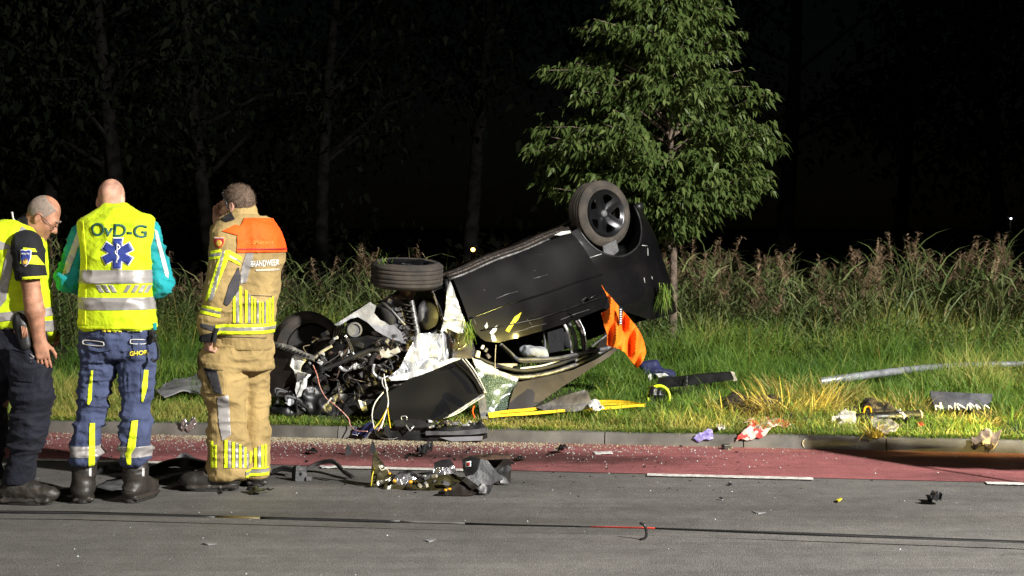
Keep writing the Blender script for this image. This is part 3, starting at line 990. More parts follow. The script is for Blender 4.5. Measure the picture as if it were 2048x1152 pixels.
# more trampled and torn grass at the right of the verge
rr_ = random.Random(21)
for (x, y, rad, n_, h_, lab) in [(1470, 835, 0.25, 320, 0.24, 'dry clump left of the dark hole by the kerb'), (1545, 852, 0.20, 240, 0.12, 'low golden clump behind the red cloth'), (1620, 858, 0.16, 200, 0.10, 'low golden clump right of the red cloth'),
                             (1880, 846, 0.20, 240, 0.14, 'golden clump right of the red scrap'), (1950, 852, 0.20, 240, 0.14, 'golden clump behind the crumpled brown paper'), (1345, 842, 0.22, 240, 0.12, 'yellowish clump below the neon ring'), (1240, 846, 0.16, 200, 0.09, 'low yellowish clump right of the white tissue'),
                             (1100, 850, 0.16, 200, 0.07, 'low yellowish clump in front of the yellow strap'), (2010, 842, 0.2, 220, 0.16, 'golden clump at the right picture edge')]:
    clump('grass_clump', VG(x, y), rad, n_, h_, lab, G1)
M['turf'] = mat('torn_turf', (0.030, 0.022, 0.013), 0.95, var=0.4, vscale=20, bump=1.0, bscale=40, bdist=0.03)
def turf(px, py, rx, ry, h, lab):
    c = VG(px, py)
    v = Vol(c - np.array([rx + .1, ry + .1, 0.15]), c + np.array([rx + .1, ry + .1, h + 0.1]), 0.02)
    rg = random.Random(int(px))
    for k in range(9):
        q = c + np.array([rg.uniform(-rx, rx) * 0.75, rg.uniform(-ry, ry) * 0.75, 0])
        v.ell(q, np.eye(3), (rx * rg.uniform(0.2, 0.4), ry * rg.uniform(0.3, 0.5), h * rg.uniform(0.4, 1.0)), 0.03)
    V, F = v.surface(); V = smoothV(V, F, 1); V = V + vnormals(V, F) * ((fbm(V, 18, 4) - 0.5) * 0.05)[:, None]
    tag(mesh('turf_clod', V, F, M['turf'], None, True, c), lab, 'soil', 'clods of torn turf on the verge')
turf(1506, 826, 0.30, 0.22, 0.17, 'dark torn turf hole with grass shade put into its colour, right verge')  # dark clods standing in for a shaded mass of dark grass
turf(1738, 832, 0.26, 0.16, 0.14, 'dark torn soil behind the black tube')
turf(1600, 846, 0.16, 0.12, 0.06, 'small dark clod right of the red cloth')

# ------------------------------------------------------------------ people
def skin_mat(name, col):
    m = mat(name, col, 0.62, var=0.22, vscale=22, bump=0.5, bscale=120, bdist=0.004, detail=8)
    b = m.node_tree.nodes['Principled BSDF']
    b.inputs['Subsurface Weight'].default_value = 0.06
    b.inputs['Subsurface Radius'].default_value = (0.02, 0.008, 0.005)
    b.inputs['Subsurface Scale'].default_value = 0.3
    return m
M['skin'] = skin_mat('skin', (0.50, 0.27, 0.19))
M['skin_tan'] = skin_mat('tanned_skin', (0.42, 0.20, 0.12))
M['hair_grey'] = mat('cropped_grey_hair', (0.20, 0.165, 0.14), 0.8, var=0.4, vscale=60, bump=1.0, bscale=260, bdist=0.006, col2=(0.32, 0.24, 0.19))
M['hair_brown'] = mat('short_brown_hair', (0.075, 0.048, 0.032), 0.75, var=0.5, vscale=50, bump=0.6, bscale=220, bdist=0.008, col2=(0.15, 0.10, 0.068))
def weave(name, col, rough=0.8, var=0.08, **k):
    return mat(name, col, rough, var=var, vscale=k.pop('vscale', 5), bump=k.pop('bump', 0.55), bscale=k.pop('bscale', 26), bdist=0.018, sheen=0.03, spec=0.25, **k)
M['hivis'] = weave('hi_vis_yellow_fabric', (0.55, 0.70, 0.012), 0.75, 0.08, vscale=9)
M['hivis_tape'] = weave('yellow_tape', (0.72, 0.86, 0.02), 0.6, 0.05)
M['silver_tape'] = mat('silver_reflective_tape', (0.34, 0.32, 0.31), 0.45, 0.25, var=0.12, vscale=12, bump=0.3, bscale=90, bdist=0.003)
M['white_tape'] = mat('pale_reflective_trim', (0.58, 0.56, 0.54), 0.5, 0.1, var=0.12, vscale=12, bump=0.2, bscale=120, bdist=0.003)
M['teal'] = weave('teal_sleeve_fabric', (0.012, 0.30, 0.33), 0.75, 0.12)
M['blue'] = weave('dark_blue_trouser_fabric', (0.055, 0.070, 0.140), 0.85, 0.18)
M['navy'] = weave('near_black_navy_fabric', (0.009, 0.010, 0.018), 0.8, 0.2)
M['black_cloth'] = weave('black_fabric', (0.012, 0.012, 0.014), 0.8, 0.2)
M['tan'] = weave('tan_turnout_fabric', (0.36, 0.255, 0.105), 0.85, 0.14)
M['orange'] = weave('orange_hi_vis_fabric', (0.95, 0.105, 0.008), 0.7, 0.06)
M['leather'] = mat('black_boot_leather', (0.017, 0.015, 0.014), 0.5, var=0.4, vscale=20, bump=0.5, bscale=60, bdist=0.006, col2=(0.035, 0.028, 0.022))
M['rubber'] = mat('black_rubber', (0.018, 0.017, 0.016), 0.7, var=0.3, vscale=12, bump=0.3, bscale=120)
M['pad'] = weave('grey_elbow_pad', (0.055, 0.052, 0.058), 0.8, 0.15)
M['ink_green'] = mat('dark_green_print', (0.012, 0.085, 0.06), 0.6, var=0.1)
M['ink_blue'] = mat('blue_print', (0.018, 0.038, 0.23), 0.55, var=0.08)
M['ink_white'] = mat('white_print', (0.78, 0.78, 0.76), 0.6, var=0.05)
M['ink_grey'] = mat('faded_grey_print', (0.62, 0.56, 0.44), 0.6, var=0.1)
M['ink_yellow'] = mat('yellow_print', (0.75, 0.62, 0.03), 0.6, var=0.08)
M['ink_red'] = mat('red_badge', (0.42, 0.02, 0.02), 0.6, var=0.15)
M['ink_gold'] = mat('gold_thread', (0.62, 0.36, 0.06), 0.5, 0.2, var=0.2)
M['plastic'] = mat('black_plastic', (0.014, 0.014, 0.015), 0.42, var=0.3, vscale=12, bump=0.25, bscale=90, bdist=0.004)

class Person:
    def __init__(s, Y0, basepx, label, name='person'):
        s.Y0 = Y0
        s.base = G(*basepx)
        s.label = label
        s.root = None
    def J(s, px, py, dy=0.0):
        return P(px, py, s.Y0 + dy)
    def rows(s, tab):
        """table rows (y, xl, xr, dy, b) in picture units -> loft rows"""
        out = []
        for (y, xl, xr, dy, b) in tab:
            Yc = s.Y0 + dy
            a, c = P(xl, y, Yc), P(xr, y, Yc)
            out.append((a[2], (a[0] + c[0]) / 2, Yc, (c[0] - a[0]) / 2, b))
        return out
    def vol(s, x0, y0, x1, y1, dmin, dmax, vox):
        a, b = s.J(x0, y1), s.J(x1, y0)
        return Vol((a[0], s.Y0 + dmin, a[2]), (b[0], s.Y0 + dmax, b[2]), vox)

def finish(vol, name, m, parent, folds=(), it=1, loc=None):
    V, F = vol.surface()
    V = smoothV(V, F, it)
    N = vnormals(V, F)
    for (amp, fr, seed, *mask) in folds:
        d = ridge(V + 0.06 * (np.stack([vnoise(V, 7, seed + 5), vnoise(V, 7, seed + 6), vnoise(V, 7, seed + 7)], 1) - 0.5), fr, seed)
        d = (d ** 2 - 0.33) * amp
        if mask: d = d * mask[0](V)
        V = V + N * d[:, None]
    o = mesh(name, V, F, m, parent, True, loc)
    return o, (V, F)

def frame(fwd, up):
    f = np.array(fwd, float); f /= np.linalg.norm(f)
    u = np.array(up, float); u -= f * (u @ f); u /= np.linalg.norm(u)
    r = np.cross(f, u)
    return f, u, r

def add_head(v, c, fwd, up, sc=0.92):
    f, u, r = frame(fwd, up)
    R3 = np.stack([r, u, f], 1)
    def at(x, y, z): return np.array(c) + sc * (r * x + u * y + f * z)
    E = lambda p, rad, k, **kw: v.ell(p, R3, np.array(rad) * sc, k * sc, **kw)
    C = lambda a, b, ra, rb, k, **kw: v.cone(a, b, ra * sc, rb * sc, k * sc, **kw)
    E(at(0, 0.035, -0.012), (0.078, 0.100, 0.100), 0.01)
    E(at(0, -0.035, 0.03), (0.064, 0.085, 0.070), 0.035)
    C(at(-0.045, -0.075, 0.005), at(0, -0.108, 0.072), 0.024, 0.026, 0.03)
    C(at(0.045, -0.075, 0.005), at(0, -0.108, 0.072), 0.024, 0.026, 0.03)
    C(at(-0.034, 0.024, 0.080), at(0.034, 0.024, 0.080), 0.017, 0.017, 0.02)
    C(at(-0.042, -0.022, 0.066), at(-0.030, -0.06, 0.062), 0.022, 0.018, 0.03)
    C(at(0.042, -0.022, 0.066), at(0.030, -0.06, 0.062), 0.022, 0.018, 0.03)
    for sx in (-1, 1):
        E(at(0.033 * sx, 0.000, 0.104), (0.018, 0.012, 0.018), 0.012, sub=True)
        E(at(0.033 * sx, 0.000, 0.078), (0.014, 0.013, 0.014), 0.006)
        # ear
        e = at(0.079 * sx, -0.006, -0.008)
        E(e, (0.010, 0.034, 0.020), 0.008)
        E(at(0.088 * sx, -0.004, -0.004), (0.006, 0.020, 0.010), 0.004, sub=True)
        C(at(0.077 * sx, -0.036, -0.002), at(0.074 * sx, -0.040, 0.0), 0.009, 0.008, 0.006)
    C(at(0, 0.012, 0.092), at(0, -0.030, 0.120), 0.010, 0.0135, 0.012)
    C(at(-0.012, -0.036, 0.104), at(0.012, -0.036, 0.104), 0.009, 0.009, 0.010)
    C(at(-0.020, -0.062, 0.092), at(0.020, -0.062, 0.092), 0.008, 0.008, 0.008)
    C(at(-0.017, -0.078, 0.092), at(0.017, -0.078, 0.092), 0.0085, 0.0085, 0.008)
    C(at(-0.024, -0.070, 0.104), at(0.024, -0.070, 0.104), 0.003, 0.003, 0.004, sub=True)
    return at

def add_hand(v, wrist, d, thumb, pn, curl=0.5, sc=1.0, spread=0.12):
    """d: wrist->knuckles, thumb: direction of the thumb side, pn: palm normal (fingers curl towards it)"""
    d = np.array(d, float); d /= np.linalg.norm(d)
    th = np.array(thumb, float); th -= d * (th @ d); th /= np.linalg.norm(th)
    pn = np.cross(d, th) * np.sign(np.dot(np.cross(d, th), pn) or 1)
    w = np.array(wrist, float)
    at = lambda a, b, c: w + sc * (d * a + th * b + pn * c)
    v.box(at(0.048, 0.0, 0), np.stack([d, th, pn], 1), np.array([0.048, 0.040, 0.0145]) * sc, 0.013 * sc, 0.014 * sc)
    v.cone(at(-0.03, 0, 0), at(0.02, 0, 0), 0.029 * sc, 0.028 * sc, 0.02, flat=(pn, 0.75))
    for i, (b, ln, r) in enumerate([(0.030, 0.078, 0.0092), (0.010, 0.086, 0.0094), (-0.011, 0.080, 0.009), (-0.031, 0.063, 0.0080)]):
        p = at(0.092 - 0.004 * abs(i - 1), b, 0.0)
        ang = curl * (0.55 + 0.12 * i)
        a0 = 0.0
        dirv = d + th * (spread * (1.2 - 0.8 * i))
        dirv /= np.linalg.norm(dirv)
        for j, (fl, rr) in enumerate([(0.46, 1.0), (0.30, 0.92), (0.24, 0.82)]):
            a0 += ang * (0.8, 1.15, 0.75)[j]
            q = p + sc * ln * fl * (dirv * math.cos(a0) + pn * math.sin(a0))
            v.cone(p, q, r * sc * rr, r * sc * rr * 0.93, 0.004 * sc)
            p = q
    p = at(0.022, 0.036, 0.004)
    for (a, b, c, r0, r1) in [(0.034, 0.024, 0.010, 0.0135, 0.011), (0.030, 0.010, 0.012, 0.0108, 0.010), (0.024, 0.000, 0.010 + 0.008 * curl, 0.010, 0.0082)]:
        q = p + sc * (d * a + th * b + pn * c * (0.4 + curl))
        v.cone(p, q, r0 * sc, r1 * sc, 0.007 * sc); p = q

def add_boot(v, ankle, heel_to_toe, z0=0.0, length=0.29, w=0.052, shaft=0.0, shaft_top=None, r_shaft=0.062):
    t = np.array([heel_to_toe[0], heel_to_toe[1], 0], float); t /= np.linalg.norm(t)
    sd = np.array([-t[1], t[0], 0]); up = np.array([0, 0, 1.0])
    a = np.array([ankle[0], ankle[1], z0])
    at = lambda f, s_, z: a + t * f + sd * s_ + up * z
    R3 = np.stack([t, sd, up], 1)
    v.cone(at(-0.055, 0, 0.055), at(0.10, 0, 0.055), w * 0.92, w, 0.02)
    v.ell(at(length - 0.145, 0.004, 0.048), R3, (0.10, w * 1.02, 0.050), 0.03)
    v.cone(at(0.0, 0, 0.10), at(0.10, 0, 0.075), w * 0.9, w * 0.8, 0.03)
    if shaft_top is not None:
        v.cone(at(-0.012, 0, 0.08), shaft_top, r_shaft * 0.92, r_shaft, 0.02)
    # welt and sole
    v.box(at(length / 2 - 0.088, 0, 0.012), R3, (length / 2, w * 1.05, 0.012), 0.010, 0.004)
    return at

def sole_of(at, length, w, parent, mname='rubber'):
    pts = []
    mb = MB()
    n = 22
    ring = []
    for i in range(n):
        th = 2 * math.pi * i / n
        x = length / 2 - 0.088 + (length / 2 + 0.004) * np.sign(math.cos(th)) * abs(math.cos(th)) ** 0.7
        y = w * 1.1 * np.sign(math.sin(th)) * abs(math.sin(th)) ** 0.8 * (0.86 if math.cos(th) < 0 else 1.0)
        ring.append((x, y))
    V = [at(x, y, -0.0) + np.array([0, 0, 0.001]) for x, y in ring] + [at(x, y, 0.022) for x, y in ring]
    F = [tuple(range(n - 1, -1, -1)), tuple(range(n, 2 * n))] + [(i, (i + 1) % n, n + (i + 1) % n, n + i) for i in range(n)]
    mb.add(V, F)
    return bevel(mb.build('boot_sole', M[mname], parent), 0.003, 1)

def pane(p, cam_pts):
    """half-space planes of a picture-space convex polygon seen from the camera (clockwise or not)"""
    C = np.array([0, 0, CAM_H])
    pts = [P(x, y, p.Y0) for x, y in cam_pts]
    ctr = np.mean(pts, 0)
    out = []
    for i in range(len(pts)):
        a, b = pts[i], pts[(i + 1) % len(pts)]
        nrm = np.cross(a - C, b - C); nrm /= np.linalg.norm(nrm)
        if nrm @ (ctr - a) > 0: nrm = -nrm
        out.append((tuple(a), tuple(nrm)))
    return out
BACK = ((0, -1, 0), 0.12)
def band(p, y0, y1):
    """horizontal band between two picture heights, right round"""
    return [(tuple(p.J(0, y0)), (0, 0, 1)), (tuple(p.J(0, y1)), (0, 0, -1))]

# ================================================================= medic
def medic():
    p = Person(8.77, (222, 1003), '')
    base = np.array([P(222, 1003, 8.77)[0], 8.79, 0.0])
    root_holder = {}
    # body
    v = p.vol(100, 355, 360, 1012, -0.34, 0.50, 0.0065)
    hc = p.J(222, 402, 0.105)
    add_head(v, hc, (0.02, 0.80, -0.55), (0, 0.55, 0.80), 0.96)
    v.cone(p.J(223, 470, 0.03), p.J(222, 415, 0.085), 0.072, 0.060, 0.03)
    v.loft(p.rows([(440, 175, 290, 0.02, 0.10), (520, 175, 293, 0, 0.12), (600, 175, 293, 0, 0.13), (680, 172, 297, 0, 0.13), (712, 175, 293, 0, 0.12)]), 0.03)
    for (sh, el, wr, hd, thd, sgn) in [((176, 470, 0.06), (142, 558, 0.07), (180, 575, 0.28), (0.6, 0.7, -0.1), (0.3, 0, 1), -1), ((290, 470, 0.06), (316, 566, 0.07), (270, 585, 0.28), (-0.6, 0.7, -0.1), (-0.3, 0, 1), 1)]:
        v.cone(p.J(*sh), p.J(*el), 0.050, 0.045, 0.02); v.cone(p.J(*el), p.J(*wr), 0.042, 0.030, 0.02)
        add_hand(v, p.J(*wr), hd, thd, (0, 0.3, -0.3), 0.7)
    for (a, b, c) in [((200, 690, 0), (186, 800, 0.0), (168, 950, 0.0)), ((268, 690, 0), (272, 800, 0.0), (272, 950, 0.0))]:
        v.cone(p.J(*a), p.J(*b), 0.085, 0.062, 0.02); v.cone(p.J(*b), p.J(*c), 0.060, 0.045, 0.02)
    V, F = v.surface(); V = smoothV(V, F, 1)
    root = mesh('person', V, F, M['skin'], None, True, base)
    tag(root, 'person in yellow medical vest lettered OvD-G, seen from behind, blue trousers', 'person', 'emergency workers on the road')
    # sleeves
    for nm, sh, el, wr, rs in [('sleeve', (172, 468, 0.055), (141, 556, 0.07), (180, 574, 0.27), (0.076, 0.076, 0.05)), ('sleeve', (295, 468, 0.055), (317, 565, 0.07), (268, 582, 0.27), (0.076, 0.076, 0.05))]:
        v = p.vol(95, 420, 365, 640, -0.25, 0.45, 0.008)
        v.cone(p.J(*sh), p.J(*el), rs[0], rs[1], 0.02); v.cone(p.J(*el), p.J(*wr), rs[1], rs[2], 0.03)
        o, src = finish(v, nm, M['teal'], root, [(0.020, (9, 9, 26), 3 if sh[0] < 200 else 8), (0.008, (24, 24, 40), 13)])
        # pale piping along the outside of the arm
        if sh[0] < 200:
            cutout(src, pane(p, [(162, 442), (172, 452), (138, 545), (124, 550), (133, 520)]), 0.003, 'sleeve_trim', M['white_tape'], root, BACK and ((0, -1, 0), -0.2))
        else:
            cutout(src, pane(p, [(309, 458), (315, 462), (338, 545), (337, 556), (331, 552), (312, 480)]), 0.003, 'sleeve_trim', M['white_tape'], root, ((0, -1, 0), -0.2))
    # trousers
    v = p.vol(130, 630, 330, 935, -0.2, 0.2, 0.008)
    v.loft(p.rows([(638, 168, 303, 0, 0.135), (670, 164, 305, 0.0, 0.14), (690, 163, 305, 0, 0.135), (712, 164, 304, 0, 0.12)]), 0.02)
    v.loft(p.rows([(690, 163, 237, 0, 0.12), (720, 164, 235, 0, 0.11), (760, 163, 226, 0, 0.095), (800, 158, 215, 0.01, 0.09), (840, 155, 206, 0.0, 0.085), (880, 149, 201, -0.01, 0.085), (905, 147, 200, -0.01, 0.088), (919, 146, 200, -0.005, 0.085)]), 0.03, 2.1)
    v.loft(p.rows([(690, 236, 304, 0, 0.12), (720, 238, 305, 0, 0.11), (760, 241, 305, 0, 0.095), (800, 244, 301, 0.01, 0.09), (840, 245, 298, 0.0, 0.085), (880, 243, 297, -0.01, 0.085), (905, 245, 295, -0.01, 0.085), (925, 249, 292, -0.005, 0.08)]), 0.03, 2.1)
    lowz = p.J(0, 760)[2]
    o, tr = finish(v, 'trousers', M['blue'], root, [(0.030, (5, 5, 15), 21, lambda V: 0.55 + 0.7 * np.clip((lowz - V[:, 2]) / 0.4, 0, 1)), (0.014, (11, 11, 30), 4), (0.008, (30, 30, 14), 9)])
    NB = ((0, -1, 0), 0.0)
    for poly in [[(178, 742), (186, 741), (183, 800), (178, 810), (172, 808), (176, 780)], [(285, 740), (297, 740), (295, 775), (286, 805), (279, 801), (284, 770)],
                 [(179, 846), (190, 846), (190, 934), (177, 934)], [(263, 842), (276, 841), (271, 894), (262, 908), (252, 908)], [(250, 906), (262, 906), (262, 930), (254, 930)]]:
        cutout(tr, pane(p, poly), 0.006, 'tape_strip', M['hivis_tape'], root, NB)
    for sx in ((140, 215), (228, 310)):
        cutout(tr, band(p, 888, 910) + pane(p, [(sx[0], 860), (sx[1], 860), (sx[1], 930), (sx[0], 930)]), 0.0035, 'leg_band', M['silver_tape'], root)
    # pockets with pale piping loops
    tb = bvh_of(*tr)
    for (x0, x1, y0, y1) in [(168, 226, 672, 700), (264, 304, 670, 702)]:
        cutout(tr, pane(p, [(x0, y0), (x1, y0), (x1 - 2, y1), ((x0 + x1) / 2, y1 + 5), (x0 + 2, y1)]), 0.007, 'pocket_flap', M['blue'], root, NB)
        pts = []
        xa, xb, ya, yb = x0 + 8, x1 - 4, y0 + 5, y0 + 14
        for i in range(28):
            th = 2 * math.pi * i / 27
            X = (xa + xb) / 2 + (xb - xa) / 2 * np.sign(math.cos(th)) * abs(math.cos(th)) ** 0.5; Yp = (ya + yb) / 2 + (yb - ya) / 2 * np.sign(math.sin(th)) * abs(math.sin(th)) ** 0.5 + (X - xa) * 0.06
            q = Vector(p.J(X, Yp, 0)); h, n_, _, _ = tb.ray_cast(q - Vector((0, 1, 0)), Vector((0, 1, 0)))
            if h: pts.append(np.array(h) + np.array([0, -0.012, 0]))
        mb = MB(); mb.tube(pts, 0.0032, 6); mb.build('pocket_piping', M['white_tape'], root, True)
    for (x0, x1, y0, y1) in [(160, 186, 738, 800), (282, 308, 735, 800)]:
        cutout(tr, pane(p, [(x0, y0), (x1, y0), (x1, y1), (x0, y1)]), 0.004, 'cargo_pocket', M['blue'], root, ((0, -1, 0), -0.4))
    # lettering on the pocket
    TV, TF = text_mesh('GHOR', 0.040, 0.0012)
    W = np.array([p.J(287, 703)[0], 0, p.J(287, 703)[2]])
    project_patch(tb, [(W[0] + a[0] * 0.8, p.Y0, W[2] + a[1] * 0.85 + a[0] * 0.05) for a in TV], TF, (0, 1, 0), 0.0095, 'lettering', M['ink_yellow'], root)
    # vest
    v = p.vol(140, 400, 330, 668, -0.25, 0.28, 0.008)
    vr = p.rows([(408, 207, 249, 0.06, 0.060), (414, 200, 256, 0.05, 0.075), (420, 190, 268, 0.04, 0.088), (428, 177, 286, 0.03, 0.105), (437, 161, 305, 0.02, 0.12), (446, 158, 308, 0.015, 0.13), (480, 163, 306, 0.01, 0.145), (530, 166, 302, 0, 0.150), (600, 163, 305, 0, 0.155), (640, 162, 309, 0, 0.158), (657, 164, 311, 0, 0.155)])
    v.loft(vr, 0.02, 2.5)
    v.cone(p.J(222, 408, 0.09), p.J(222, 395, 0.13), 0.062, 0.060, 0.01, sub=True)
    o, vs = finish(v, 'vest', M['hivis'], root, [(0.016, (5, 5, 9), 2), (0.007, (14, 14, 22), 12)], 2)
    cutout(vs, band(p, 539, 565), 0.0035, 'reflective_band', M['silver_tape'], root)
    cutout(vs, band(p, 593, 617), 0.0035, 'reflective_band', M['silver_tape'], root)
    cutout(vs, band(p, 650, 655), 0.003, 'hem_piping', M['hivis_tape'], root)
    for i, x in enumerate([190, 203, 216]):
        cutout(vs, pane(p, [(x, 570), (x + 9, 570), (x + 18, 585), (x + 9, 585)]), 0.003, 'chevron_tape', M['silver_tape'], root, NB)
    for i, x in enumerate([246, 262, 276, 288]):
        cutout(vs, pane(p, [(x + 9, 570), (x + 17, 570), (x + 8, 585), (x, 585)]), 0.003, 'chevron_tape', M['silver_tape'], root, NB)
    for i, x in enumerate([201, 211, 222, 233]):
        cutout(tr, pane(p, [(x, 650), (x + 5, 650), (x + 11, 664), (x + 4, 664)]), 0.008, 'waist_stripe', M['ink_yellow'], root, NB)
    for i, x in enumerate([256, 266, 278]):
        cutout(tr, pane(p, [(x + 7, 650), (x + 13, 650), (x + 5, 664), (x - 2, 664)]), 0.008, 'waist_stripe', M['ink_white'], root, NB)
    cutout(vs, pane(p, [(166, 440), (168, 440), (176, 520), (173, 650), (171, 650), (173, 520)]), 0.002, 'vest_seam', M['hivis_tape'], root, NB)
    vb = bvh_of(*vs)
    def on_vest(V2, F2, cx, cy, off, name, m, tilt=0.0):
        c = p.J(cx, cy)
        ct, st = math.cos(tilt), math.sin(tilt)
        project_patch(vb, [(c[0] + a[0] * ct - a[1] * st, p.Y0, c[2] + a[0] * st + a[1] * ct) for a in V2], F2, (0, 1, 0), off, name, m, root)
    TV, TF = text_mesh('OvD-G', 0.105, 0.0016)
    on_vest(TV * np.array([0.98, 0.98, 1]), TF, 247, 462, 0.004, 'lettering', M['ink_green'], -0.045)
    # six-armed star with a serpent staff
    def star(L, w):
        pts = []
        for k in range(6):
            a = math.pi / 2 + k * math.pi / 3
            d = np.array([math.cos(a), math.sin(a)]); n_ = np.array([-d[1], d[0]])
            pts += [d * L + n_ * -w, d * L + n_ * w]
            a2 = a + math.pi / 6
            pts.append(np.array([math.cos(a2), math.sin(a2)]) * w * 2.0 * 0.98)
        return [tuple(q) for q in pts]
    for L, w, m_, off, nm in [(0.091, 0.0285, 'ink_white', 0.0040, 'emblem_border'), (0.085, 0.0235, 'ink_blue', 0.0062, 'emblem')]:
        V2, F2, _ = patch_mesh(star(L, w), 0.014, lambda uv: np.c_[uv, np.zeros(len(uv))])
        on_vest(V2, F2, 248, 506, off, nm, M[m_], -0.03)
    c = p.J(248, 506)
    pts = []
    for i in range(20):
        f = i / 19
        x = 0.013 * math.sin(f * 11) * (1.2 - 0.7 * f); z = 0.052 - 0.105 * f
        h, n_, _, _ = vb.ray_cast(Vector((c[0] + x, p.Y0 - 1, c[2] + z)), Vector((0, 1, 0)))
        pts.append(np.array(h) + np.array([0, -0.0085, 0]))
    MB().tube(pts, [0.0045 * (1 - 0.6 * i / 19) for i in range(20)], 6).build('serpent', M['ink_white'], root, True)
    h0, _, _, _ = vb.ray_cast(Vector((c[0], p.Y0 - 1, c[2] + 0.058)), Vector((0, 1, 0))); h1, _, _, _ = vb.ray_cast(Vector((c[0], p.Y0 - 1, c[2] - 0.055)), Vector((0, 1, 0)))
    MB().tube([np.array(h0) + [0, -0.0075, 0], np.array(h1) + [0, -0.0075, 0]], 0.0022, 6).build('staff', M['ink_white'], root, True)
    # cord and radio at the hip
    mb = MB()
    cc = [p.J(305, 668, -0.1), p.J(312, 680, -0.13), p.J(318, 700, -0.14), p.J(317, 716, -0.14), p.J(309, 724, -0.14), p.J(303, 718, -0.13)]
    C = np.array(cc); pts = []
    for i in range(150):
        f = i / 149 * 5
        q = np.array([np.interp(f, range(6), C[:, j]) for j in range(3)])
        pts.append(q + 0.0075 * np.array([math.cos(i * 1.15), math.sin(i * 1.15), 0.2 * math.sin(i * 1.15)]))
    mb.tube(pts, 0.0026, 5)
    mb.build('coiled_cord', M['plastic'], root, True)
    bevel(MB().box(p.J(304, 672, -0.07), (0.03, 0.05, 0.075)).build('radio', M['plastic'], root), 0.006)
    MB().box(p.J(310, 653, -0.05), (0.012, 0.03, 0.04)).build('vest_tab', M['teal'], root)
    # boots
    for (ank, toe, top) in [((166, 975, 0.0), (-0.28, 1.0), (170, 905, 0.005)), ((272, 978, 0.02), (0.25, 1.0), (271, 915, 0.01))]:
        v = Vol(p.J(*ank) + np.array([-0.22, -0.2, -0.2]), p.J(*ank) + np.array([0.22, 0.34, 0.30]), 0.0075)
        at = add_boot(v, p.J(*ank), toe, 0.012, shaft_top=p.J(*top), r_shaft=0.074, w=0.056)
        v.cut(p.J(0, top[1] + 2), (0, 0, 1))
        o, bs = finish(v, 'boot', M['leather'], root, [(0.010, (8, 8, 28), 31)])
        sole_of(at, 0.29, 0.056, root).location.z -= 0.011
        x = ank[0]
        cutout(bs, pane(p, [(x + 12, 936), (x + 17, 936), (x + 17, 953), (x + 12, 953)]), 0.003, 'boot_tab', M['white_tape'], root, ((0, -1, 0), 0.0))
medic()

